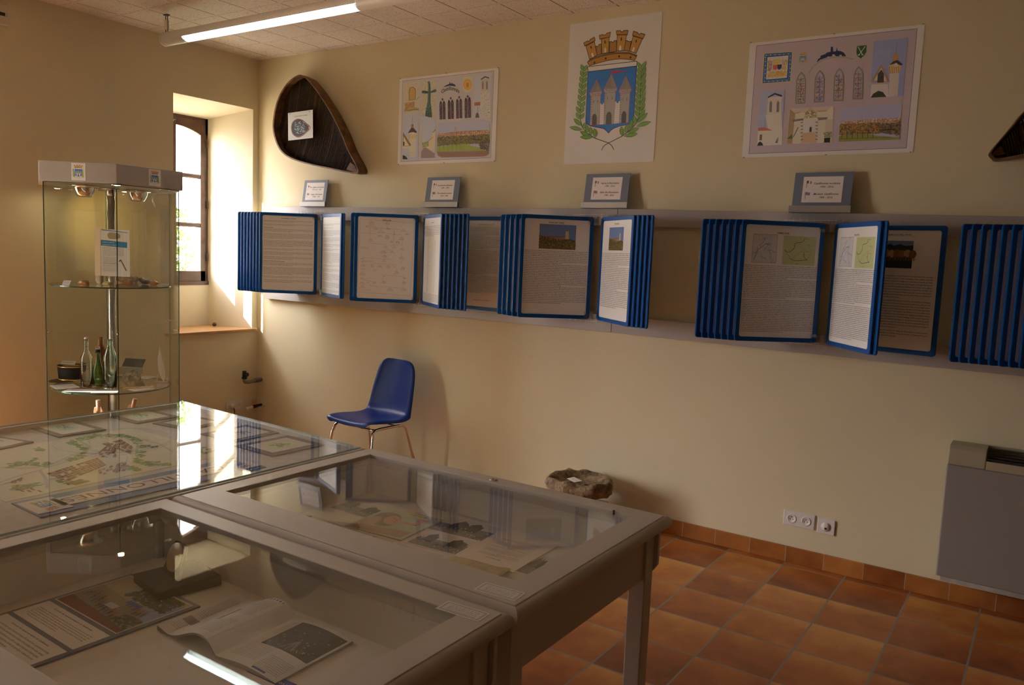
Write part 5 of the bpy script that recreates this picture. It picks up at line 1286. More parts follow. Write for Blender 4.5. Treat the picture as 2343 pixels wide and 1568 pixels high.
# ------------------------------------------------------------------ hexagonal glass showcase
HC = Vector((0.662, -1.62, 0)); HA, HR = 0.435, 0.074
def hx(k, a, z): an = math.radians(30+60*k)+HR; return Vector((HC.x+a*math.cos(an), HC.y+a*math.sin(an), z))
def hexpts(a, z): return [hx(k, a, z) for k in range(6)]
def showcase():
    t = thing('glass_showcase', 'tall hexagonal glass showcase with a grey cap and round glass shelves', 'showcase', (HC.x, HC.y, FZ))
    zc0, zc1 = 1.848, 1.960
    m = MB(); m.prism(hexpts(HA, zc0), (0, 0, zc1-zc0)); cap = m.build('cap', M_grey, t, bevel=0.003)
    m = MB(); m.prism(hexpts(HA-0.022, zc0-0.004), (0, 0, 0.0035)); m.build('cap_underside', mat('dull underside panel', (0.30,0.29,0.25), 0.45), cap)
    m = MB(); m.prism(hexpts(HA, FZ), (0, 0, 0.16)); m.build('base', M_grey, t, bevel=0.003)
    zb = FZ+0.16
    for k in range(6):
        a, b = hx(k, HA-0.022, zb), hx(k+1, HA-0.022, zb); d = (b-a).normalized()*0.003; a, b = a+d, b-d
        nrm = Vector((-(b-a).y, (b-a).x, 0)).normalized()*0.005; h = Vector((0, 0, zc0-0.001-zb))
        m = MB(); a2, b2 = a+nrm, b+nrm
        m.add([a, b, b+h, a+h, a2, b2, b2+h, a2+h], [(0,1,2,3),(5,4,7,6)], 0)
        m.add([a, a+h, a2+h, a2, b, b+h, b2+h, b2], [(0,1,2,3),(4,5,6,7)], 1)
        m.build('glass_pane', [M_pane, M_gedge], t)
    m = MB(); m.tube([(HC.x, HC.y, zb), (HC.x, HC.y, zc0-0.004)], 0.0215, 20); m.tube([(HC.x,HC.y,zc0-.05),(HC.x,HC.y,zc0-.004)], 0.025, 20); m.build('pole', M_steel, t)
    m = MB(); m.lathe([(0.052, zc0-0.012), (0.052, zc0-0.004)], (HC.x, HC.y, 0), 24); m.build('pole_flange', M_steel, t)
    m = MB(); q = Vector((HC.x+.038, HC.y-.01, 0)); m.tube([q+Vector((-.005,0,1.84)), q+Vector((.010,.004,1.76)), q+Vector((.004,0,1.66)), q+Vector((-.012,.006,1.58)), q+Vector((-.045,-.002,1.2)), q+Vector((-.060,.01,1.0)), q+Vector((-.074,0,0.86)), q+Vector((-.068,0,0.6)), q+Vector((-.06,0,0.2))], 0.003, 6); m.build('lamp_cable', M_black, t)
    for z, r in ((1.262, 0.334), (0.642, 0.334), (0.02+0.27, 0.334)):
        m = MB(); n = 56; T, B = [], []
        for i in range(n):
            an = 2*PI*i/n; T.append((HC.x+r*math.cos(an), HC.y+r*math.sin(an), z)); B.append((HC.x+r*math.cos(an), HC.y+r*math.sin(an), z-0.007))
        m.add(T, [tuple(range(n))], 0); m.add(B, [tuple(range(n))[::-1]], 0); m.add(T+B, [(i, n+i, n+(i+1) % n, (i+1) % n) for i in range(n)], 1)
        sh = m.build('glass_shelf', [M_pane, M_gedge], t)
        c = MB(); c.lathe([(0.030, z-0.028), (0.030, z-0.008)], (HC.x, HC.y, 0), 20); c.build('shelf_collar', M_steel, sh)
    for k in (-1, -2, 0, 1):
        v = hx(k, HA-0.034, 1.0 if k != 1 else 1.02)
        m = MB(); m.tube([v+Vector((0,0,-.006)), v+Vector((0,0,.006))], 0.006, 8); d = (HC-v); d.z = 0; d.normalize(); m.tube([v, v+d*0.03], 0.0025, 6); m.build('glass_clip', M_chrome, t)
    # lamps in the cap
    spots = [at(131, 431, z=zc0-0.006), at(268, 424, z=zc0-0.006), at(376, 435, z=zc0-0.006), Vector((HC.x-0.17, HC.y+0.19, zc0-0.006)), Vector((HC.x-0.24, HC.y+0.02, zc0-0.006))]
    glow = emit_mat('halogen lamp glow', (1.0, 0.83, 0.50), 40.0)
    for i, p in enumerate(spots):
        m = MB(); m.lathe([(0.017,-.001),(0.030,-0.003),(0.033,0.001)], p, 24); rg = m.build('downlight', M_chrome, t)
        if i != 2:
            m = MB(); m.lathe([(0.0,-.0015),(0.017,-.0015),(0.017,.0)], p, 20); m.build('lamp_glow', glow, rg)
        else:
            m = MB(); m.lathe([(0.0,-.0015),(0.017,-.0015),(0.017,.0)], p, 20); m.build('lamp_lens', M_steel, rg)
    for px, py in ((192, 426), (314, 438)):
        p = at(px, py, z=zc0-0.008)
        m = MB(); m.lathe([(0.078,0.002),(0.078,-0.003),(0.062,-0.004),(0.060,-0.012),(0.055,-0.030),(0.045,-0.052),(0.036,-0.064)], p, 32); b = m.build('gimbal_lamp', M_chrome, t)
        m = MB(); m.lathe([(0.0,-.060),(0.036,-0.0635)], p, 24); m.build('lamp_opening', M_black, b)
    # crest stickers on the cap
    for (k0, k1, f, zc) in ((-2, -1, 0.512, 1.905), (-1, 0, 0.555, 1.905)):
        a, b = hx(k0, HA, 0), hx(k1, HA, 0); u = (b-a).normalized(); c = a+(b-a)*f; w, h = 0.079, 0.096
        nrm = Vector((u.y, -u.x, 0)); o = c - u*w/2 + nrm*0.0008; o.z = zc-h/2
        crest_print('crest_sticker', cap, frame_of(o, u, (0, 0, 1)), w, h, False, M_print, white=(180,160,158))
    return t
showcase()
sl = light('showcase_halogen', 'SPOT', (HC.x-0.17, HC.y+0.10, 1.83), 3.0, (1.0, 0.62, 0.20), spot_size=1.15, spot_blend=0.9, shadow_soft_size=0.02)
sl.rotation_euler = Vector((0.49, -0.22, 0.20)).to_track_quat('Z', 'Y').to_euler()

S1, S2, S3 = 1.262, 0.642, 0.29
def onshelf(px, py, z): return at(px, py, z=z)
GR = 'small stone finds on the upper glass shelf'
def pebble(px, py, z, s, colr, label, name='flint_stone', seed=0, tall=1.0, cat='stone', rough=.5, grp=None):
    p = onshelf(px, py, z); m = MB()
    m.lathe([(0.0,0),(0.6,0.05),(0.95,0.35),(0.85,0.75),(0.45,0.97),(0.0,1.0)] if s[2] < .09 else [(0,0),(.6,.02),(1,.18),(.95,.42),(.6,.72),(.25,.93),(0,1)], (0,0,0), 12)
    r = random.Random(seed)
    out = []
    for v in m.v:
        q = Vector((v.x*s[0], v.y*s[1], v.z*s[2])); q += noise.noise_vector(q*30+Vector((seed*7.1,0,0)))*min(s)*(0.5 if s[2] < .09 else .15)
        out.append(p + Vector((q.x, q.y, max(0, q.z)+0.0005)))
    m.v = out
    o = m.build(name, colr, smooth_all=True, origin=p); return tag(o, label, cat, grp)
M_flint = mat('brown flint', (0.40,0.20,0.09), 0.35, var=.6, vscale=25); M_flint2 = mat('grey brown flint', (0.35,0.26,0.17), .45, var=.5, vscale=22)
M_white_stone = mat('white speckled stone', (0.72,0.70,0.62), .6, var=.25, vscale=30); M_flint3 = mat('dark flint', (0.08,0.05,0.05), .3, var=.5, vscale=25)
pebble(191, 651, S1, (.040,.026,.028), M_flint, 'reddish brown flint left of the white standing stone', seed=1, grp=GR)
pebble(228, 650, S1, (.027,.020,.118), M_white_stone, 'white speckled pointed stone standing on the upper shelf', seed=2, grp=GR)
pebble(247, 654, S1, (.040,.028,.024), mat('yellow flint', (0.50,0.36,0.16), .4, var=.3), 'yellowish flint right of the white standing stone', seed=3, grp=GR)
pebble(282, 648, S1, (.085,.040,.060), M_flint2, 'largest rounded brown stone behind the glass edge on the upper shelf', seed=4, grp=GR)
pebble(292, 651, S1, (.052,.03,.036), M_flint, 'brown flint just right of the glass edge on the upper shelf', seed=5, grp=GR)
pebble(307, 648, S1, (.050,.03,.044), M_flint2, 'flat brown flint between two darker ones on the upper shelf', seed=6, grp=GR)
pebble(330, 651, S1, (.040,.03,.042), M_flint3, 'dark grey flint on the right of the upper shelf', seed=7, grp=GR)
pebble(352, 653, S1, (.048,.024,.022), M_flint, 'small rightmost brown flint on the upper shelf', seed=8, grp=GR)
def tent_card(px, py, z, w, h, label, ang, tilt=55, lines=4):
    p = at(px, py, z=z); a = Art(white=(190,180,175)); body(a, w*.1, h*.75, w*.8, lines, h*.2, FR, 1); slab(a, w, h)
    M = Matrix.Translation(p+Vector((0,0,.001))) @ Matrix.Rotation(math.radians(ang), 4, 'Z') @ Matrix.Rotation(math.radians(tilt), 4, 'X') @ Matrix.Translation((-w/2, 0, 0))
    o = a.build('label_card', M, M_print); return tag(o, label, 'label card')
tent_card(150, 653, S1, .045, .032, 'tiny white label card at the left of the upper shelf', 30)
tent_card(375, 653, S1, .050, .022, 'pale label card at the right end of the upper shelf', 34, 20)
def flat_card(px, z, label, name='label_card', text=True, c=(190,180,175)):
    M, w, h = rect_from(px, z+0.0015); a = Art(white=c)
    if text: body(a, w*.1, h*.82, w*.8, 6, h*.11, FR, 3)
    slab(a, w, h, .0004); o = a.build(name, M, M_print); return tag(o, label, 'card')
# paper hung on the pole
def c2(x, y): return (60+x/4.9, 340+y/4.9)
u = Vector((0.80, 0.60, 0)).normalized()
pb = at(*c2(770, 1425), x=None, y=None, z=1.30)
base = Vector((HC.x, HC.y, 0)) + Vector((0.60, -0.80, 0))*0.030
def onpl(px, py):
    d = Vector(tuple(CR.T @ np.array([(px-1171.5)/CF, 1.0, -(py-784)/CF]))); C0 = Vector(tuple(CP)); n = Vector((0.60, -0.80, 0)); return C0 + d*((base-C0).dot(n)/d.dot(n))
for (q0, lab, main) in (([(838,1428),(1163,1425),(1168,900),(850,905)], 'white information sheet with a hammer picture on the showcase pole', True), ([(770,1425),(832,1425),(845,890),(772,882)], 'second white sheet half behind the hammer sheet on the showcase pole', False)):
    P = [onpl(*c2(*q)) for q in q0]; o0, w, h = P[0], (P[1]-P[0]).dot(u), ((P[3]-P[0]).z+(P[2]-P[1]).z)/2
    if main:
        a = Art(homography(q0, [(0,0),(w,0),(w,h),(0,h)]), white=(185,170,168))
        a.poly([(862,905),(1148,925),(1148,932),(862,917)], (70,95,140)); a.poly(smooth_closed([(945,938),(925,965),(935,1000),(970,1008),(1040,1003),(1068,975),(1050,945),(1000,937)], 3), (135,110,85))
        a.poly([(850,1022),(1140,1035),(1137,1098),(848,1085)], (38,92,125)); a.text('Outils en pierre', 865, 1052, .011, (190,190,190)); a.text('Préhistoire en Agenais', 865, 1080, .010, (190,190,190))
        for y0_, n_ in ((1112,6),(1220,5),(1285,3),(1338,3)):
            for i in range(n_): a.text(FR[(i*3) % 17][:44], 866, y0_+i*16, .0085, (90,80,85), fit=w*(.72 if y0_ < 1200 else .5))
        a.line([(1065,1238),(1122,1352)], .007, (95,62,48)); a.poly([(1040,1262),(1050,1238),(1072,1228),(1068,1245)], (75,55,50))
    else: a = Art(white=(170,168,185))
    slab(a, w, h, .0003); o = a.build('information_sheet', frame_of(o0 - Vector((0.60,-0.80,0))*(0 if main else .002), u, (0, 0, 1)), M_print); tag(o, lab, 'paper sheet')
# bottles and finds on the middle shelf
def c3(x, y): return (60+x/4.9, 640+y/4.9)
def bottle(cx_, cy_, top, prof, m_, label, extra=None):
    b = at(*c3(cx_, cy_), z=S2); k = Vector((b.x-CP[0], b.y-CP[1])).length
    f = Vector((-0.55, 0.83)); depth = Vector((b.x-CP[0], b.y-CP[1])).dot(f.normalized())
    H_ = (cy_-top)/4.9*depth/CF*1.02
    t = thing('glass_bottle', label, 'bottle', b, group='old bottles on the middle glass shelf')
    mb = MB(); mb.lathe([(r*H_, h*H_) for r, h in prof], b+Vector((0,0,.0008)), 28); mb.build('bottle_body', m_, t)
    if extra: extra(t, b, H_)
    return t
TALL = [(0.0,0.0),(.105,0.0),(.115,.02),(.115,.55),(.108,.62),(.07,.69),(.042,.76),(.036,.90),(.043,.91),(.043,.97),(.034,.975),(.030,.95),(.030,.76),(.06,.68),(.100,.60),(.107,.55),(.107,.03),(0,.02)]
GREEN = [(0.0,0.0),(.110,0.0),(.122,.02),(.122,.38),(.112,.46),(.075,.56),(.055,.66),(.050,.80),(.062,.84),(.055,.90),(.045,.93),(.040,.80),(.045,.66),(.065,.56),(.100,.46),(.112,.38),(.112,.03),(0,.02)]
CLEAR = [(0.0,0.0),(.115,0.0),(.125,.02),(.128,.30),(.122,.34),(.128,.38),(.128,.62),(.118,.68),(.085,.78),(.055,.88),(.050,.92),(.060,.93),(.060,.98),(.050,1.0),(.042,.98),(.045,.88),(.075,.78),(.108,.68),(.118,.62),(.118,.03),(0,.02)]
G_clear, G_green, G_aqua = solid_glass('old clear glass', (.90,.95,.93)), solid_glass('green bottle glass', (.42,.72,.36)), solid_glass('aqua bottle glass', (.80,.96,.93))
G_amber = mat('amber stoneware', (0.42,0.17,0.06), .25)
def wire(t, b, H_, cap=(0.80,0.78,0.74)):
    m = MB(); m.lathe([(0.0,1.02),(.030,1.02),(.036,1.0),(.036,.975),(0,.975)], b, 16); m.v = [b + Vector(((v-b).x*H_, (v-b).y*H_, (v-b).z*H_)) for v in m.v]; m.build('stopper', M_plastic_w, t)
    m = MB(); R = .046*H_
    m.tube([b+Vector((R*math.cos(a), R*math.sin(a), .83*H_)) for a in np.linspace(0, 6.283, 13)], .0011, 5); m.tube([b+Vector((R,0,.83*H_)), b+Vector((R*1.25,0,.90*H_)), b+Vector((0,0,1.01*H_)), b+Vector((-R*1.1,0,.90*H_)), b+Vector((-R,0,.83*H_))], .0011, 5); m.build('wire_clip', M_wicker2, t)
bottle(680, 1210, 655, TALL, G_clear, 'tall clear swing-top bottle, leftmost of the bottles', wire)
def whitecap(t, b, H_):
    m = MB(); m.lathe([(0.0,.985*H_),(.052*H_,.985*H_),(.052*H_,.925*H_),(0,.925*H_)], b, 16); m.build('stopper', M_plastic_w, t)
bottle(808, 1205, 745, GREEN, G_green, 'short green glass bottle with a white stopper', whitecap)
bottle(838, 1165, 645, [(0.0,0.0),(.125,0.0),(.125,.60),(.11,.72),(.055,.84),(.045,.88),(.050,.90),(.050,1.0),(0,1.0)], G_amber, 'amber brown bottle standing behind the green and aqua bottles')
bottle(944, 1222, 672, CLEAR, G_aqua, 'pale aqua glass bottle with embossing nearest the glass edge')
def kepi():
    b = at(*c3(515, 1150), z=S2); t = thing('kepi_cap', 'dark blue peaked kepi cap with a card on top', 'cap', b)
    M_k = mat('dark blue felt', (0.018,0.020,0.030), .85); m = MB(); fn = lambda an, i: 1+.10*math.cos(2*(an-.6))
    m.lathe([(.066,.012),(.070,.02),(.073,.06),(.076,.105),(.076,.108),(.0,.100)], b, 30, fn=fn); m.build('crown', M_k, t)
    m = MB(); m.lathe([(.0772,.099),(.0778,.102),(.0772,.105)], b, 30, fn=fn); m.lathe([(.0690,.014),(.0712,.018),(.0705,.026)], b, 30, fn=fn); m.build('gold_braid', M_brass, t)
    m = MB(); n = 18; c = Vector((-.04, -.035, 0)); vs = []
    for i in range(n):
        a = 2*PI*i/n; vs.append(b + Vector((math.cos(a)*.095-.03, math.sin(a)*.080-.035, .004+.010*(0.5+0.5*math.cos(a-.7)))))
    m.prism(vs, (0, 0, .004)); m.build('peak', M_black, t)
    a = Art(white=(190,172,165)); a.text('Képi de pompier', .008, .012, .012, (70,60,60), fit=.075); slab(a, .092, .026)
    o = a.build('label_card', Matrix.Translation(b+Vector((-.045,-.045,.112))) @ Matrix.Rotation(math.radians(28),4,'Z') @ Matrix.Rotation(math.radians(60),4,'X'), M_print); tag(o, 'narrow label card propped on top of the kepi cap', 'label card')
kepi()
def nest():
    b = at(*c3(1185, 1190), z=S2); m = MB(); n = 26; k = 14; vs = []
    M_n = mat('fossil crust', (0.42,0.38,0.28), .95, var=.6, vscale=45)
    ax = Vector((0.75, -0.66, 0)).normalized(); side = Vector((0.66, 0.75, 0))
    cc = b + Vector((0, 0, .052))
    for i in range(n):
        a = 2*PI*i/n; rad = side*math.cos(a) + Vector((0, 0, 1))*math.sin(a)
        for j in range(k):
            q = 2*PI*j/k; p = cc + rad*(.032+.020*math.cos(q)) + ax*(.022*math.sin(q)); p += noise.noise_vector(p*60)*.007; vs.append(p)
    m.add(vs, [(i*k+j, ((i+1) % n)*k+j, ((i+1) % n)*k+(j+1) % k, i*k+(j+1) % k) for i in range(n) for j in range(k)], 0, True)
    o = m.build('coral_fossil', M_n, origin=b); tag(o, 'crusty ring shaped fossil on the middle glass shelf', 'fossil')
nest()
def book_display():
    b = at(*c3(1165, 1060), z=S2)
    t = thing('open_box', 'small dark box with its lid open behind the crusty fossil', 'box', b)
    M = Matrix.Translation(b) @ Matrix.Rotation(math.radians(28), 4, 'Z')
    m = MB(); m.box((-.075,-.03,.001),(.075,.03,.045), M=M); m.build('tray', mat('grey box card', (.42,.40,.36), .7), t, bevel=.002)
    m = MB(); m.box((-.075,0,0),(.070,.065,.004), M=M @ Matrix.Translation((0,.03,.045)) @ Matrix.Rotation(math.radians(48),4,'X')); m.build('lid', M_black, t, bevel=.001)
book_display()
def feather():
    b = at(*c3(1520, 1150), z=S2); t = thing('shell_stand', 'white curved shell standing on a thin wire easel', 'shell', b)
    M_s = mat('white shell', (.92,.90,.84), .45)
    H_ = .215; u = Vector((.80,.60,0)); f = Vector((.60,-.80,0)); m = MB(); n = 12; vs = []
    W_ = [.004,.022,.031,.036,.038,.038,.036,.032,.027,.020,.011,.002]
    for i in range(n):
        s_ = i/(n-1); base_ = b + u*(.018-.055*s_+.02*s_*s_) + f*(.014-.03*s_) + Vector((0,0,.008+s_*H_))
        for j in range(7):
            q = -1+2*j/6; vs.append(base_ + u*W_[i]*.55*q + f*(.010*(1-q*q)))
    m.add(vs, [(i*7+j, i*7+j+1, (i+1)*7+j+1, (i+1)*7+j) for i in range(n-1) for j in range(6)], 0, True)
    o = m.build('shell', M_s, t); so = o.modifiers.new('thick', 'SOLIDIFY'); so.thickness = .004
    m = MB(); a = b+u*-.03; 
    for p, q in ((b+u*-.050, b+u*-.005+f*.02), (b+u*-.005+f*.02, b+u*.035), (b+u*-.03+Vector((0,0,0)), b+u*-.022+f*-.02+Vector((0,0,.12))), (b+u*-.03, b+u*.03), (b+u*.035, b+u*.038+f*.01+Vector((0,0,.028)))): m.tube([p+Vector((0,0,.003)), q+Vector((0,0,.003))], .0022, 6)
    m.build('wire_easel', M_plastic_w, t)
feather()
def sp(*p): return [c3(*q) for q in p]
flat_card(sp((330,1232),(615,1205),(520,1172),(255,1182)), S2, 'printed picture card lying left on the middle glass shelf', 'picture_card')
flat_card(sp((385,1248),(760,1268),(720,1232),(520,1222)), S2+.001, 'bright white card at the front of the middle shelf below the bottles')
flat_card(sp((730,1268),(1020,1270),(1042,1238),(745,1236)), S2+.0005, 'bright white card at the front of the middle shelf near the glass edge')
flat_card(sp((1210,1255),(1445,1222),(1360,1205),(1140,1228)), S2, 'white card lying in front of the crusty fossil')
flat_card(sp((1350,1120),(1450,1088),(1330,1078),(1250,1100)), S2, 'pale card lying beside the open box')
tent_card(*c3(1520, 1200), S2, .062, .026, 'small white card in front of the shell easel', 34, 35)
m = MB(); r_ = random.Random(4); p = [at(*c3(1070+i*28, 1215-i*2+ (8 if i % 2 else 0)), z=S2+.003) for i in range(14)]; m.tube(p, .003, 6); o = m.build('brass_chain', M_brass, origin=p[0]); tag(o, 'thin brass chain lying across the middle shelf', 'chain')
# giant wooden pegs with spiral pads on the bottom shelf
def peg(px, py, lab, ang):
    b = at(px, py, z=S3+0.30); t = thing('wooden_peg', lab, 'peg', b + Vector((0, 0, -0.10)))
    M_w1, M_w2 = mat('tan wood', (.42,.22,.12), .5), mat('pale dowel', (.72,.55,.35), .5)
    M = Matrix.Translation(b) @ Matrix.Rotation(math.radians(35), 4, 'Z') @ Matrix.Rotation(math.radians(ang), 4, 'Y')
    m = MB(); m.prism([M @ Vector(p) for p in [(-.030,0,-.10),(.022,0,-.10),(.030,0,-.02),(.024,0,.0),(-.016,0,.0),(-.022,0,-.02)]], M.to_3x3() @ Vector((0,.018,0))); k = m.build('peg_block', M_w1, t, bevel=.002)
    m = MB(); m.tube([M @ Vector((.004,.009,-.02)), M @ Vector((.006,.009,.040))], .012, 12); m.build('dowel', M_w2 if ang < 0 else M_w1, t)
    m = MB(); m.tube([M @ Vector((0,-.001,-.028)), M @ Vector((0,-.004,-.028))], .006, 10); m.build('screw', M_brass, t)
    return M
Ma = peg(222, 932, 'wooden peg clamped on the spiral pad under the middle shelf', -6)
Mb = peg(302, 928, 'wooden peg right of the steel pole under the middle shelf', 12)
t = thing('spiral_pad', 'white spiral bound pad hanging from the wooden peg', 'notepad', Ma @ Vector((.02, 0, -.09)))
a = Art(white=(190,180,175)); body(a, .02, .14, .20, 9, .014, FR, 2); slab(a, .25, .17, .004); a.build('pages', Ma @ Matrix.Rotation(PI/2, 4, 'X') @ Matrix.Translation((-.085,-.25,.003)), M_print, t)
m = MB()
for i in range(9): q = Ma @ Vector((-.088, -.002, -.10-.016*i)); m.tube([q+Vector((-.004,0,0)), q+Vector((0,0,.006)), q+Vector((.006,0,0))], .0015, 5)
m.build('spiral', M_plastic_w, t)
# ------------------------------------------------------------------ display cases
def ring_mesh(m, loops, mi=0, smooth_from=None, smooth_to=None):
    """loops: list of lists of the same number of points"""
    n = len(loops[0]); vs = [p for l in loops for p in l]
    m.add(vs, [(a*n+i, a*n+(i+1) % n, (a+1)*n+(i+1) % n, (a+1)*n+i) for a in range(len(loops)-1) for i in range(n)], mi)
    if smooth_from is not None:
        base = len(m.f) - (len(loops)-1)*n
        for k in range(smooth_from*n, smooth_to*n): m.sm[base+k] = True
def rect_loop(x0, x1, y0, y1, o, z): return [Vector((x0-o, y0-o, z)), Vector((x1+o, y0-o, z)), Vector((x1+o, y1+o, z)), Vector((x0-o, y1+o, z))]
def case(x0, x1, y0, y1, inner, label):
    """x/y: edge of the flat top; inner: opening of the glass"""
    t = thing('display_case', label, 'display case', ((x0+x1)/2, (y0+y1)/2, FZ))
    zt = 0.775; ix0, ix1, iy0, iy1 = inner
    m = MB(); L = [rect_loop(ix0, ix1, iy0, iy1, 0, 0.735), rect_loop(ix0, ix1, iy0, iy1, 0, zt-.0015), rect_loop(ix0, ix1, iy0, iy1, .0015, zt)]
    L += [rect_loop(x0, x1, y0, y1, -.003, zt), rect_loop(x0, x1, y0, y1, -.002, zt-.003), rect_loop(x0, x1, y0, y1, -.0005, zt-.003)]
    R = 0.020
    for k in range(9):
        a = math.radians(78-156*k/8); L.append(rect_loop(x0, x1, y0, y1, R*math.cos(a)-.002, zt-.021+R*math.sin(a)))
    L += [rect_loop(x0, x1, y0, y1, -.02, 0.735), rect_loop(ix0, ix1, iy0, iy1, 0, 0.735)]
    for q in range(4):
        vs = []; 
        for l in L: vs += [l[q], l[(q+1) % 4]]
        b0 = len(m.f); m.add(vs, [(2*a, 2*a+1, 2*a+3, 2*a+2) for a in range(len(L)-1)])
        for a in range(6, 14): m.sm[b0+a] = True
    m.build('top_frame', M_table, t, bevel=0)
    g = MB(); z1, z0 = 0.767, 0.762; g.add([(ix0-.004,iy0-.004,z1),(ix1+.004,iy0-.004,z1),(ix1+.004,iy1+.004,z1),(ix0-.004,iy1+.004,z1),(ix0-.004,iy0-.004,z0),(ix1+.004,iy0-.004,z0),(ix1+.004,iy1+.004,z0),(ix0-.004,iy1+.004,z0)], [(0,1,2,3),(7,6,5,4)], 0)
    g.build('glass_lid', M_glass, t)
    i = MB(); zf = 0.629; ring_mesh(i, [rect_loop(ix0, ix1, iy0, iy1, .006, 0.745), rect_loop(ix0, ix1, iy0, iy1, .006, zf)]); i.box((ix0-.01, iy0-.01, zf-.008), (ix1+.01, iy1+.01, zf)); i.build('lining', M_case_in, t)
    a = MB(); z0, z1 = 0.585, 0.742; q = 0.050
    a.box((x0+.03, y0+q-.02, z0), (x1-.03, y0+q, z1)); a.box((x0+.03, y1-q, z0), (x1-.03, y1-q+.02, z1)); a.box((x0+q-.02, y0+.03, z0), (x0+q, y1-.03, z1)); a.box((x1-q, y0+.03, z0), (x1-q+.02, y1-.03, z1)); a.build('apron', M_table, t, bevel=0.002)
    for sx in (0, 1):
        for sy in (0, 1):
            lx, ly = (x1-.075 if sx else x0+.020), (y1-.075 if sy else y0+.020)
            l = MB(); l.box((lx, ly, FZ), (lx+.055, ly+.055, 0.742)); l.build('leg', M_table, t, bevel=0.004)
    b = MB()
    for yy in ((y1-.018, y1-.004),): 
        b.prism([(x0+.03, yy[0], z1), (x1-.008, yy[0], z1), (x1-.008, yy[0], .622), (x1-.022, yy[0], .600), (x0+.044, yy[0], .600), (x0+.03, yy[0], .622)], (0, yy[1]-yy[0], 0))
    b.build('back_fascia', M_table, t, bevel=0.002)
    return t
midc = case(3.305, 4.537, -2.930, -2.108, (3.372, 4.458, -2.812, -2.172), 'grey glass-topped display case with old photographs, nearer the poster wall')
k = MB(); k.lathe([(0.0125,0.7751),(0.0125,0.7772),(0.010,0.7785),(0,0.7785)], (3.921,-2.146,0), 20); lk = k.build('lock', M_steel, midc); k = MB(); k.box((3.919,-2.151,.7784),(3.923,-2.141,.7788)); k.build('keyhole', M_black, lk)
k = MB(); k.tube([(4.395,-2.172,.763),(4.395,-2.172,.777)], .0035, 8); k.build('hinge_pin', M_wicker2, midc)
nearc = case(3.305, 4.537, -3.802, -2.977, (3.372, 4.462, -3.690, -3.036), 'grey glass-topped display case with an open magazine, in the foreground')

def map_table():
    t = thing('map_table', 'large glass-topped table holding a drawn town map', 'display table', (2.63, -2.9, FZ))
    Q = [(1.985,-3.75),(3.262,-3.75),(3.262,-2.113),(1.988,-2.035)]
    def loop(o, z):
        cx, cy = 2.62, -2.9; return [Vector((x+(o if x > cx else -o), y+(o if y > cy else -o), z)) for x, y in Q]
    m = MB(); ring_mesh(m, [loop(-.010, .744), loop(-.010, .7655), loop(.006, .7655), loop(.010, .760), loop(.010, .62), loop(-.02, .62)]); m.build('rim', M_table, t, bevel=.001)
    m = MB(); m.prism(loop(-.009, .728), (0,0,.0165)); m.build('display_bed', M_mapbase, t)
    m = MB(); T, B = loop(0, .7735), loop(0, .7665); m.add(T+B, [(0,1,2,3),(7,6,5,4)], 0); m.add(T+B, [(i, 4+i, 4+(i+1)%4, (i+1)%4) for i in range(4)], 1); m.build('glass_top', [M_glass, M_gedge2], t)
    for x, y in ((2.05,-3.68),(3.16,-3.68),(3.16,-2.2),(2.05,-2.14)):
        l = MB(); l.box((x, y-.03, FZ), (x+.06, y+.03, .725)); l.build('leg', M_table, t, bevel=.003)
map_table()
ZM = 0.7452
def q5(x, y): return (x/2.857, 900+y/2.857)
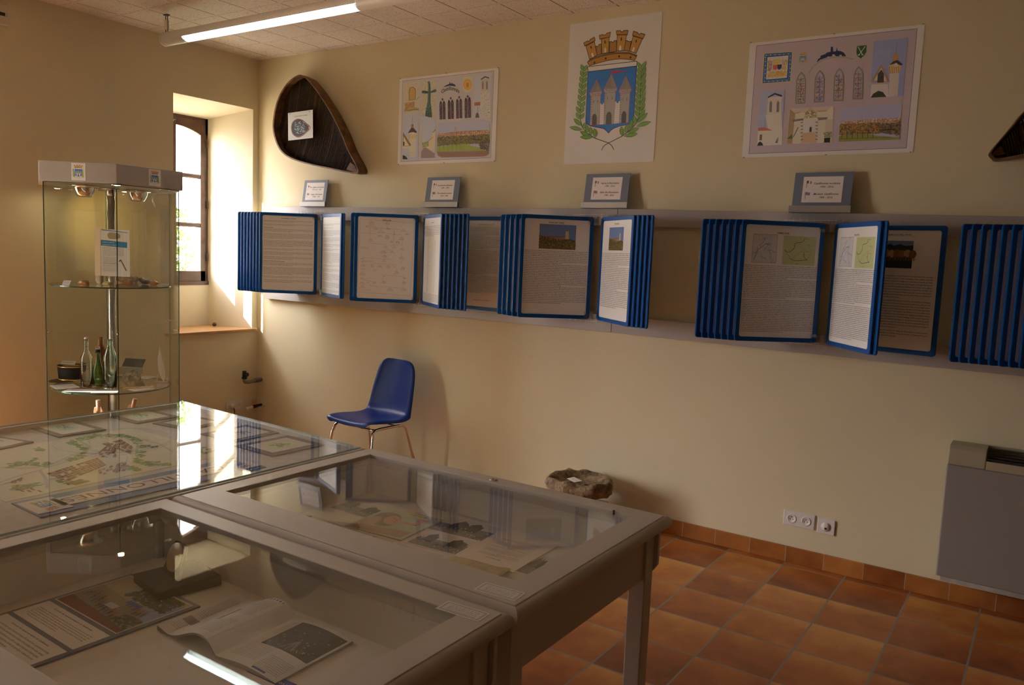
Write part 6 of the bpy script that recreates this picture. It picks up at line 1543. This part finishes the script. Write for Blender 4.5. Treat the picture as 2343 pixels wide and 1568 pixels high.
def town_map():
    o = Vector((2.252, -3.245, ZM)); w, h = 0.655, 0.79
    M = frame_of(o, (1,0,0), (0,1,0))
    def mp(x, y):
        p = at(*q5(x, y), z=ZM+.001); return (min(w-.002, max(.002, p.x-o.x)), min(h-.002, max(.002, p.y-o.y)))
    a = Art(mp, white=(205,190,175), paper=.78)
    cream = (200,182,150)
    def R(x0, y0, x1, y1, c): a.d += 1; a.raw([(x0,y0),(x1,y0),(x1,y1),(x0,y1)], [[0,1,2,3]], a.col(c))
    R(.0, .0, w, h, cream)
    road = (168,158,145)
    for pts, ww in (([(0,485),(150,490),(300,480),(480,400),(560,380),(590,350),(520,310),(600,285),(720,275),(820,290),(900,330),(890,400),(920,450),(990,475),(1100,470)], .010),
                    ([(0,580),(120,540),(260,500),(420,450),(620,395),(700,350)], .011), ([(260,500),(300,560),(310,620)], .010), ([(1130,380),(1040,330),(930,300)], .007), ([(590,330),(580,310),(640,290),(760,300)], .006),
                    ([(300,470),(620,395)], .006), ([(0,600),(100,570)], .008)): a.line(pts, ww, road)
    G1, G2, G3 = (104,128,66), (130,150,84), (84,106,56)
    r = random.Random(12)
    def trees(path, n, sp, s=.011):
        P = [Vector(p) for p in path]; segs = [(A, B) for A, B in zip(P, P[1:])]; tot = sum((B-A).length for A, B in segs)
        for k in range(n):
            d = r.random()*tot
            for A, B in segs:
                if d <= (B-A).length: q = A + (B-A)*(d/(B-A).length); break
                d -= (B-A).length
            x, y = q.x + r.gauss(0, sp), q.y + r.gauss(0, sp*.4)
            u, v = mp(x, y); c = a.col(r.choice([G1, G1, G2, G3])); rad = s*r.uniform(.5, 1.0); a.d += (k % 6 == 0)
            a.raw([(u+rad*math.cos(2*PI*i/6), v+rad*math.sin(2*PI*i/6)) for i in range(6)], [list(range(6))], c)
    trees([(460,330),(490,300),(560,290),(650,275),(760,275),(850,285),(910,310),(930,390),(900,440),(960,460),(1100,465)], 260, 14)
    trees([(470,320),(560,370),(550,400),(440,440)], 70, 12); trees([(60,465),(170,460),(340,468)], 60, 18); trees([(180,455),(245,425)], 14, 8); trees([(240,360),(290,385)], 16, 14)
    trees([(1270,400),(1340,385),(1370,360)], 34, 22); trees([(90,620),(230,600),(260,590)], 60, 16); trees([(380,575),(560,580)], 30, 14); trees([(830,480),(900,500)], 40, 14)
    reds = [(132,74,60),(150,90,74),(118,64,54),(160,104,88),(138,82,72)]
    def roofs(quad, nx, ny, fill=.86, seed=1, cols=reds):
        rr_ = random.Random(seed)
        for i in range(nx):
            for j in range(ny):
                if rr_.random() > fill: continue
                u0, v0 = (i+.04)/nx, (j+.10)/ny; u1, v1 = (i+rr_.uniform(.85,1.0))/nx, (j+rr_.uniform(.80,.97))/ny
                def B(s, t): return ((quad[0][0]*(1-s)+quad[1][0]*s)*(1-t)+(quad[3][0]*(1-s)+quad[2][0]*s)*t, (quad[0][1]*(1-s)+quad[1][1]*s)*(1-t)+(quad[3][1]*(1-s)+quad[2][1]*s)*t)
                a.d += (j == 0); c = rr_.choice(cols)
                pts = [B(u0,v0), B(u1,v0), B(u1,v1), B(u0,v1)]; uv = [mp(*p) for p in pts]; mid = [((uv[0][0]+uv[3][0])/2, (uv[0][1]+uv[3][1])/2), ((uv[1][0]+uv[2][0])/2, (uv[1][1]+uv[2][1])/2)]
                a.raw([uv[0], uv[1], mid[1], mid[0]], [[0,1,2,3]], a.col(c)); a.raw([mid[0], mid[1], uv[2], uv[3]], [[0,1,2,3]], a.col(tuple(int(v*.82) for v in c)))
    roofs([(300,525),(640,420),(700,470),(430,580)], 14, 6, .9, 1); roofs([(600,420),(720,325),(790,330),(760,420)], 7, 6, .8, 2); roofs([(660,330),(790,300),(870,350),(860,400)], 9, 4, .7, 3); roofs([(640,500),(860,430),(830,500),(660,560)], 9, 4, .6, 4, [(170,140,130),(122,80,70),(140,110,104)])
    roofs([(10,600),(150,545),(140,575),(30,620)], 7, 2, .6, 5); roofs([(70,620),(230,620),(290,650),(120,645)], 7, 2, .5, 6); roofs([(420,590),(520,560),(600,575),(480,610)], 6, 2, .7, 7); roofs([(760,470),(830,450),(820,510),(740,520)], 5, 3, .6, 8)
    for p in [(935,345),(960,340),(985,348),(1010,345)]: a.poly([p,(p[0]+22,p[1]-3),(p[0]+26,p[1]+8),(p[0]+4,p[1]+12)], (92,86,108))
    for k, (x, y) in enumerate(((592,410),(620,392),(712,410),(782,397),(825,440),(545,470),(340,552),(272,595),(630,365))):
        u, v = mp(x, y); a.d += 1; a.raw([(u+.010*math.cos(2*PI*i/14), v+.013*math.sin(2*PI*i/14)) for i in range(14)], [list(range(14))], a.col((200,195,195)))
        a.map = lambda p, q: (p, q); a.text(str(k+1), u+.004, v+.004, -.010, align='c'); a.map = mp
    slab(a, w, h, .0025, cream); o_ = a.build('town_map', M, M_print); tag(o_, 'cream drawn town map with brown roofs and green tree lines under the table glass', 'map')
town_map()
# banner with the town's name, read from the far side
Mb_, bw, bh = rect_from([(540,1050),(24,1152),(93,1187),(608,1069)], ZM+.0005)
t = thing('title_banner', 'blue banner strip with the town name and two crests, upside down on the map table', 'banner', None, M=Mb_)
m = MB(); m.box((0,0,-.0004), (bw,bh,.0028)); m.build('backing_board', mat('mid blue card', (0.17,0.25,0.47), .6), t, local=True)
def on_banner(px):
    P = [WM[t].inverted() @ at(*p, z=ZM+.004) for p in px]
    return min(p.x for p in P), max(p.x for p in P), min(p.y for p in P), max(p.y for p in P)
a0x, a1x, a0y, a1y = on_banner([(505,1062),(122.5,1143),(144,1158),(527,1071)])
w, h = a1x-a0x, min(a1y-a0y, bh*.72)
a = Art(white=(185,175,172)); a.text('CASTILLONNÈS', w*.03, h*.20, h*.78, (62,52,42), fit=w*.94)
slab(a, w, h, .0015); a.build('name_card', Mb_ @ Matrix.Translation((a0x, (bh-h)/2, .0050)), M_print, t)
for px in ([(46,1160),(117,1146),(144.5,1159),(73.5,1175)], [(523,1064),(556,1051),(586,1062),(552,1077)]):
    b0, b1, b2, b3 = on_banner(px); c = (b0+b1)/2
    w = min(.15, max(.10, (b1-b0)*.8)); h = bh*.76
    f = homography([(82,1330),(945,1330),(1012,150),(150,150)], [(w*.2,.004),(w*.8,.004),(w*.8,h-.004),(w*.2,h-.004)])
    a = Art(f, white=(190,178,172)); crest_art(a, .15, False); slab(a, w, h, .0015)
    a.build('crest_card', Mb_ @ Matrix.Translation((min(max(c-w/2, .004), bw-w-.004), (bh-h)/2, .0050)), M_print, t)
def drawing(px, label, hue):
    M, w, h = rect_from(px, ZM+.0004)
    t = thing('mounted_drawing', label, 'mounted drawing', None, M=M, group='oval drawings on grey mounts around the town map')
    m = MB(); m.box((0,0,-.0003), (w,h,.0035)); m.build('mount', mat('brown grey mount card', (.15,.125,.11), .7), t, local=True)
    b = min(w, h)*.15; cw, chh = w-2*b, h-2*b; r = random.Random(int(w*9999)+hue)
    a = Art(white=(192,178,186)); a.ell(cw*.5, chh*.5, cw*.31, chh*.33, [(170,172,160),(150,158,150),(165,170,130),(170,165,165)][hue % 4], 28)
    for i in range(26):
        an = r.uniform(0, 6.28); rd = r.random()**.5*.8; x, y = cw*(.5+.27*rd*math.cos(an)), chh*(.5+.28*rd*math.sin(an))
        a.ell(x, y, cw*r.uniform(.02,.06), chh*r.uniform(.015,.05), r.choice([[(110,125,80),(140,150,100),(90,100,70)],[(110,108,110),(140,138,135),(80,82,88)],[(80,100,50),(110,125,60),(130,120,80)],[(150,130,110),(90,80,80),(120,125,130)]][hue % 4]), 8)
    a.poly([(cw*.48,chh*.45),(cw*.56,chh*.45),(cw*.56,chh*.58),(cw*.52,chh*.64),(cw*.48,chh*.58)], (90,86,84)); a.line([(cw*.25,chh*.4),(cw*.75,chh*.42)], .0012, (110,100,90))
    a.ell(cw*.93, chh*.08, .003, .003, (120,110,120), 8)
    slab(a, cw, chh, .0006); a.build('drawing_card', M @ Matrix.Translation((b, b, .0043)), M_print, t)
drawing([(56,976),(130,1002),(245,985),(157,960)], 'oval grey drawing on a grey mount at the left end of the map table', 1)
drawing([(237,950),(310,972),(403,955),(335,935)], 'oval green grey drawing on a mount in front of the glass showcase', 0)
drawing([(545,1023),(620,1047),(738,1020),(657,996)], 'oval green drawing on a mount at the right corner of the map table', 2)
drawing([(465,995),(537,1014),(637,991),(563,972)], 'oval drawing of a building on the second mount from the table right corner', 3)
drawing([(362,970),(430,988),(508,967),(436,951)], 'oval drawing on a mount between the glare and the back edge of the table', 1)
drawing([(-62,1008),(-20,1037),(49,1015),(-25,992)], 'grey mounted drawing cut off by the left picture edge', 3)

# ------------------------------------------------------------------ case contents
ZC = 0.6292
def q6(x, y): return (500+x/2.2104, 1020+y/2.2104)
def old_photo(a, w, h, seed, sepia=(.0)):
    r = random.Random(seed); P = lambda u, v: (w*(.04+.92*u), h*(.05+.90*v))
    a.poly([P(0,0),P(1,0),P(1,1),P(0,1)], (100,92,80)); a.poly([P(0,.55),P(1,.6),P(1,1),P(0,1)], (160,150,135))
    for i in range(5):
        x = r.uniform(0,.8); a.poly([P(x,.35),P(x+.22,.33),P(x+.22,r.uniform(.6,.8)),P(x+.11,r.uniform(.8,.95)),P(x,r.uniform(.6,.8))], r.choice([(52,46,40),(34,30,28),(82,74,64)]))
    for i in range(60):
        x, y = r.random()*.97, r.random()*.5; a.d += (i % 9 == 0)
        p = P(x, y); s = w*.018; a.raw([(p[0],p[1]),(min(p[0]+s,w*.96),p[1]),(min(p[0]+s,w*.96),p[1]+s*1.6),(p[0],p[1]+s*1.6)], [[0,1,2,3]], a.col(r.choice([(26,24,22),(40,36,32),(172,162,148),(16,15,14),(60,54,46)])))
def photo_print(px, label, seed, depth=None, crop6=False, z=0.0):
    if depth:
        T, R = at(*px[0], z=ZC), at(*px[1], z=ZC); u = (R-T).normalized(); v = Vector((-u.y, u.x, 0)); w, h = (R-T).length, depth
        M = frame_of(T - v*h + Vector((0,0,.001+z)), u, v)
    else: M, w, h = rect_from(px, ZC+.001+z)
    a = Art(white=(180,170,158)); old_photo(a, w, h, seed); slab(a, w, h, .0006)
    o = a.build('old_photograph', M, M_print); tag(o, label, 'photograph', 'old black and white photographs in the case')
photo_print([(750,1161),(844,1189),(905,1168),(808,1143)], 'faded grey photograph at the back left of the case', 1)
photo_print([(704,1175),(797,1207)], 'leftmost photograph of the front row in the case', 2, depth=.105, z=.0004)
photo_print([(798,1208),(915,1240)], 'old photograph in the front row below the film magazine', 3, depth=.105, z=.0001)
photo_print([(909,1242),(1024,1273)], 'old photograph at the front row end, beside the yellowed paper', 4, depth=.105)
photo_print([(975,1210),(1102,1242),(1156,1212),(1029,1178)], 'dark street photograph right of the film magazine', 5, z=.0012)
photo_print([(925,1242),(1041,1271),(1101,1242),(980,1212)], 'group photograph touching the white typed page', 6, z=.0006)
photo_print([(1180,1309),(1213,1321),(1290,1281),(1238,1267)], 'old photograph at the right end of the case', 7)
M, w, h = rect_from([(1278,1249),(1147,1214.6),(1047,1273),(1172,1310)], ZC+.0030)
a = Art(white=(178,168,170))
a.text('MON FILM - 1961', w*.5, h*.80, .007, align='c', bold=.02)
y = h*.76
for n_ in (3, 4, 2, 4, 3): body(a, w*.17, y-.008, w*.66, n_, .0088, FR, n_, para=(n_-1,)); y -= .0088*n_+.006
slab(a, w, h, .0006); o = a.build('typed_page', M, M_print); tag(o, 'white typed page lying in the case with the old photographs', 'paper sheet')
# film magazine
M, w, h = rect_from([(1010,1190),(890,1160),(796,1203),(917,1238)], ZC+.004)
t = thing('film_magazine', 'old film magazine with a portrait cover and red title, upside down in the case', 'magazine', None, M=M)
m = MB(); m.box((0,0,-.0042), (w,h,.0)); m.build('pages', mat('yellowed pages', (.55,.45,.28), .8), t, local=True)
a = Art(white=(180,170,155)); a.rect(.001,.001,w-.001,h-.001,(150,152,132)); a.ell(w*.70,h*.45,w*.22,h*.30,(110,92,62),20,rot=.5); a.ell(w*.60,h*.44,w*.13,h*.19,(172,122,92),20,rot=.5); a.ell(w*.85,h*.62,w*.14,h*.2,(150,125,95),14); a.poly([(w*.05,h*.70),(w*.95,h*.80),(w*.95,h*.98),(w*.05,h*.95)],(140,110,82)); a.ell(w*.55,h*.40,w*.02,h*.012,(60,40,35),8); a.ell(w*.62,h*.36,w*.02,h*.012,(60,40,35),8); a.ell(w*.53,h*.48,w*.03,h*.014,(150,50,45),8)
a.rect(w*.22,h*.05,w*.56,h*.13,(170,155,40)); a.text('MON FILM', w*.24, h*.07, h*.055, (30,26,24), fit=w*.30, bold=.03)
for i, s_ in enumerate(("TOUT", "L'OR", "DU", "MONDE")): a.text(s_, w*(.10+.02*i), h*(.18+.075*i), h*.068, (190,40,35), bold=.04)
slab(a, w, h, .0002, (150,152,132)); a.build('cover', M @ Matrix.Translation((0,0,.0003)), M_gloss, t)
# yellowed curled paper
P = [at(*p, z=ZC) for p in ((1004,1291),(1151,1336),(1170,1311),(1034,1274))]; u = (P[2]-P[3]).normalized(); v = Vector((-u.y,u.x,0)); w = (P[2]-P[3]).length; h = .12
m = MB(); nx, ny = 14, 4; o0 = P[3]-v*h; vs = []
for j in range(ny+1):
    for i in range(nx+1):
        f = i/nx; vs.append(o0+u*w*f+v*h*j/ny+Vector((0,0,.003+.016*f**3*(1.0 if f < .93 else .8)+.004*math.sin(f*5))))
m.add(vs, [(j*(nx+1)+i, j*(nx+1)+i+1, (j+1)*(nx+1)+i+1, (j+1)*(nx+1)+i) for j in range(ny) for i in range(nx)], 0, True)
o = m.build('yellowed_paper', mat('yellowed paper', (.60,.48,.27), .7, var=.12, vscale=30), origin=o0); so = o.modifiers.new('t', 'SOLIDIFY'); so.thickness = .0006; tag(o, 'yellowed folded paper with a curled end beside the typed page', 'paper')
def frame_label(px, label):
    M, w, h = rect_from(px, .7756); a = Art(white=(180,162,160)); d = .006
    a.line([(d,d),(w-d,d),(w-d,h-d),(d,h-d),(d,d)], .0012, (70,60,62)); a.line([(d*1.5,d*1.5),(w-d*1.5,d*1.5),(w-d*1.5,h-d*1.5),(d*1.5,h-d*1.5),(d*1.5,d*1.5)], .0005, (70,60,62))
    for i, s_ in enumerate(('Prêt de la famille pour cette exposition', 'Photographies et souvenirs du village', 'Loaned by the family for this display', 'Please do not lean on the glass')): a.text(s_, w*.5, h*(.72-.145*i), .0058, (70,62,65), align='c', fit=w*.70)
    slab(a, w, h, .0003); o = a.build('label_card', M, M_print); tag(o, label, 'label card')
frame_label([(1202,1358),(1111,1331),(1084.5,1349),(1177,1377)], 'bordered label card on the frame of the case nearer the poster wall')
frame_label([(1122,1404.5),(1025,1374),(999,1392),(1092.6,1424)], 'bordered label card on the frame of the foreground case')
# photo board in the near case
T, R, B, L_ = [at(*p, z=ZC+.004) for p in ((295,1315),(440,1385),(268,1449),(125,1372))]
u = (R-T); u.z = 0; w = (u.length + (B-L_).length)/2; u.normalize(); v = Vector((-u.y, u.x, 0)); h = ((T-L_).length+(R-B).length)/2
Mo = frame_of(L_-u*.012-v*.36, u, v); Mo.translation.z = ZC+.0005
t = thing('photo_board', 'slate board with a group photograph and two text cards in the foreground case', 'display board', None, M=Mo)
BWd, BHt = w+.024, h+.372
m = MB(); m.box((0,0,0), (BWd,BHt,.004)); m.build('mount_board', M_board, t, local=True)
a = Art(white=(168,158,152)); r = random.Random(8)
a.rect(.003,.003,w-.003,h-.003,(110,100,80)); a.poly([(.003,h*.62),(w-.003,h*.5),(w-.003,h-.003),(.003,h-.003)], (128,116,92)); a.poly([(.003,.003),(w-.003,.003),(w-.003,h*.10),(w*.6,h*.16),(.003,h*.22)], (92,56,42)); a.poly([(w*.72,h*.45),(w-.003,h*.35),(w-.003,h*.9),(w*.8,h*.85)], (112,116,135))
scatter(a, [(w*.35,h*.62),(w*.95,h*.62),(w*.92,h*.95),(w*.40,h*.95)], [(52,50,36),(38,36,28),(66,64,44)], 60, w*.04, 9); scatter(a, [(w*.70,h*.15),(w*.97,h*.12),(w*.97,h*.35),(w*.75,h*.35)], [(60,64,44),(44,46,36)], 30, w*.03, 11)
for i in range(38):
    x, y = w*(.08+.80*((i*.618) % 1)), h*(.16+.34*((i*.37) % 1)); a.d += 1; s_ = w*.012
    a.rect(x-s_, y-s_*1.2, x+s_, y+s_*3.4, r.choice([(42,38,34),(50,46,42),(70,52,40),(120,70,40),(60,70,100)])); a.ell(x, y+s_*4.2, s_*.8, s_*1.0, (128,95,75), 8); a.rect(x-s_*.8, y-s_*3.5, x-s_*.2, y-s_*1.2, r.choice([(120,110,100),(60,56,52)])); a.rect(x+s_*.2, y-s_*3.5, x+s_*.8, y-s_*1.2, (90,82,76))
a.rect(w*.42,h*.30,w*.56,h*.40,(150,148,150)); a.rect(w*.52,h*.50,w*.72,h*.58,(60,76,120))
slab(a, w, h, .0004); a.build('group_photograph', Mo @ Matrix.Translation((.012,.36,.0048)), M_print, t)
for nm, y0, hh, rows in (('caption_card', .262, .085, 6), ('text_card', .010, .240, 18)):
    a = Art(white=(168,150,142)); a.text('Concours des sapeurs-pompiers de Castillonnès', w*.5, hh-.016, .0075, align='c', bold=.02, fit=w*.62); body(a, w*.07, hh-.032, w*.86, rows, (hh-.04)/rows, EN, rows, para=(rows-1, 4, 9)); slab(a, w, hh, .0004); a.build(nm, Mo @ Matrix.Translation((.012,y0,.0048)), M_print, t)
# open magazine
M, w, h = rect_from([(348,1445),(640,1566),(800,1472),(553,1367)], ZC+.002)
t = thing('open_magazine', 'open magazine with a black and white photo on its right page', 'magazine', None, M=M)
def bendz(u):
    f = u/w
    if f < .46: return .004 + .034*math.sin(max(0, (f-.10))/.36*PI*.62)**2 if f > .10 else .004 + .010*(1-f/.1)
    if f < .53: return .004 + .029*max(0, (1-(f-.46)/.07))
    return .004 + .009*math.sin((f-.53)/.47*PI)
a = Art(white=(172,158,145)); N = 40
def strip(x0, x1, y0, y1, c):
    a.d += 1; n = max(1, int((x1-x0)/w*N)); uv = []; fs = []
    for i in range(n+1): x = x0+(x1-x0)*i/n; uv += [(x, y0), (x, y1)]
    a.raw(uv, [[2*i, 2*i+2, 2*i+3, 2*i+1] for i in range(n)], a.col(c))
strip(0, w, 0, h, (168,156,142))
def colm(x0, x1, y1, y0, lh=.0062, c=(95,88,82)):
    n_ = int((y1-y0)/lh); body(a, x0, y1-lh, x1-x0, n_, lh, FR, int(x0*999) % 9, c=c)
strip(w*.30,w*.44,h*.955,h*.985,(62,66,110)); colm(w*.03,w*.20,h*.90,h*.42); colm(w*.22,w*.42,h*.93,h*.55); colm(w*.03,w*.20,h*.36,h*.10); colm(w*.22,w*.42,h*.42,h*.10); strip(w*.20,w*.235,h*.44,h*.74,(80,72,66)); strip(w*.03,w*.12,h*.25,h*.36,(120,108,98))
colm(w*.56,w*.76,h*.93,h*.62); colm(w*.56,w*.76,h*.52,h*.10); colm(w*.79,w*.97,h*.30,h*.06); strip(w*.80,w*.90,h*.02,h*.05,(62,66,110))
strip(w*.62,w*.985,h*.40,h*.95,(46,44,36)); r = random.Random(6)
for i in range(70):
    x, y = w*r.uniform(.63,.965), h*r.uniform(.42,.93); a.d += (i % 10 == 0); s_ = w*r.uniform(.004,.014); a.raw([(x,y),(x+s_,y),(x+s_,y+s_),(x,y+s_)], [[0,1,2,3]], a.col(r.choice([(72,74,56),(92,92,80),(34,32,28),(120,116,104)])))
for i in range(22):
    an = PI*(.98-.9*i/21); cx_, cy_ = w*.80, h*.62; a.line([(cx_,cy_),(cx_+w*.15*math.cos(an), cy_-h*.17*abs(math.sin(an))-h*.02)], .0022, (128,120,112) if i % 2 else (84,78,72))
a.v = [(p[0], p[1], p[2]+bendz(p[0])) for p in a.v]; o = a.build('open_pages', M, M_print, t)
m = MB(); n = 40; vs = []
for i in range(n+1):
    x = w*i/n; z = bendz(x)
    for y in (.001, h-.001): vs += [(x, y, z-.0005), (x, y, max(.0, z-(.012 if i > n*.53 or i < 4 else .006)))]
fs = []
for i in range(n): b_ = i*4; c_ = b_+4; fs += [(b_+0,c_+0,c_+1,b_+1), (b_+2,b_+3,c_+3,c_+2), (b_+1,c_+1,c_+3,b_+3)]
fs += [(0,1,3,2), (n*4, n*4+2, n*4+3, n*4+1)]
m.v = []; m.add(vs, fs); m.build('page_block', mat('grey paper stack', (.42,.38,.34), .8), t, local=True)
M, w, h = rect_from([(455,1590),(640,1668),(765,1600),(585,1530)], ZC+.004)
a = Art(white=(175,165,165)); a.rect(0,h*.80,w,h,(44,56,120)); a.rect(w*.45,h*.62,w*.75,h*.80,(44,56,120)); a.ell(w*.86,h*.78,w*.09,h*.10,(170,125,105),18); a.ell(w*.86,h*.84,w*.09,h*.05,(90,70,60),14); a.text('LE PETIT JOURNAL', w*.08, h*.86, h*.07, (185,180,185), fit=w*.6)
body(a, w*.06, h*.56, w*.88, 16, h*.031, FR, 2); slab(a, w, h, .004); o = a.build('magazine', M, M_print); tag(o, 'blue headed magazine at the bottom edge of the picture in the foreground case', 'magazine')
# medal on a stand
c = at(388, 1290, y=-3.150); t = thing('medal_stand', 'large ivory medal propped on a dark blue stand in the foreground case', 'medal', (c.x, -3.13, ZC))
M_db = mat('dark blue velvet', (.012,.016,.045), .85); tilt = .42
M = Matrix.Translation((c.x-.018, -3.150, ZC)) @ Matrix.Rotation(math.radians(-10), 4, 'Z')
m = MB(); m.box((-.075,-.055,.0005),(.085,.115,.028), M=M); m.build('stand_base', M_db, t, bevel=.004)
zc_ = c.z-ZC
M2 = M @ Matrix.Translation((0,.010,.028)) @ Matrix.Rotation(-.35, 4, 'X')
m = MB(); m.prism([M2 @ Vector(p) for p in [(-.050,0,0),(.050,0,0),(.030,0,.088),(-.030,0,.088)]], M2.to_3x3() @ Vector((0,.010,0))); m.build('stand_back', M_db, t, bevel=.002)
m = MB(); m.lathe([(0.0,.006),(.034,.006),(.038,.004),(.038,0),(0,0)], (0,0,0), 36); m.v = [M2 @ Matrix.Translation((0,-.0005,.050)) @ Matrix.Rotation(PI/2,4,'X') @ v for v in m.v]; m.build('medal_disc', mat('ivory bronze', (.62,.52,.32), .4, .25, bump=.6, bscale=60), t)
EXPO = 1.18
# ------------------------------------------------------------------ camera and output
cam = bpy.data.cameras.new('camera'); co = bpy.data.objects.new('camera', cam); COL.objects.link(co)
cam.sensor_fit = 'HORIZONTAL'; cam.sensor_width = 36.0; cam.lens = CF / 2343 * 36.0; cam.clip_start = 0.02
X, F, U = Vector(CR[0]), Vector(CR[1]), Vector(CR[2])
co.matrix_world = Matrix(((X.x, U.x, -F.x, CP[0]), (X.y, U.y, -F.y, CP[1]), (X.z, U.z, -F.z, CP[2]), (0, 0, 0, 1)))
sc.camera = co
bpy.context.view_layer.update()
for o in list(sc.objects):
    if o.parent is None: o.location.z += DZ
sc.view_settings.view_transform = 'Standard'; sc.view_settings.look = 'None'
sc.view_settings.exposure = EXPO; sc.view_settings.gamma = 1.0; sc.view_settings.use_curve_mapping = False
cy = sc.cycles
cy.use_denoising = True; cy.caustics_reflective = False; cy.caustics_refractive = False
cy.max_bounces = 10; cy.diffuse_bounces = 5; cy.glossy_bounces = 5; cy.transmission_bounces = 8; cy.transparent_max_bounces = 24
cy.sample_clamp_indirect = 6.0; cy.blur_glossy = 0.5
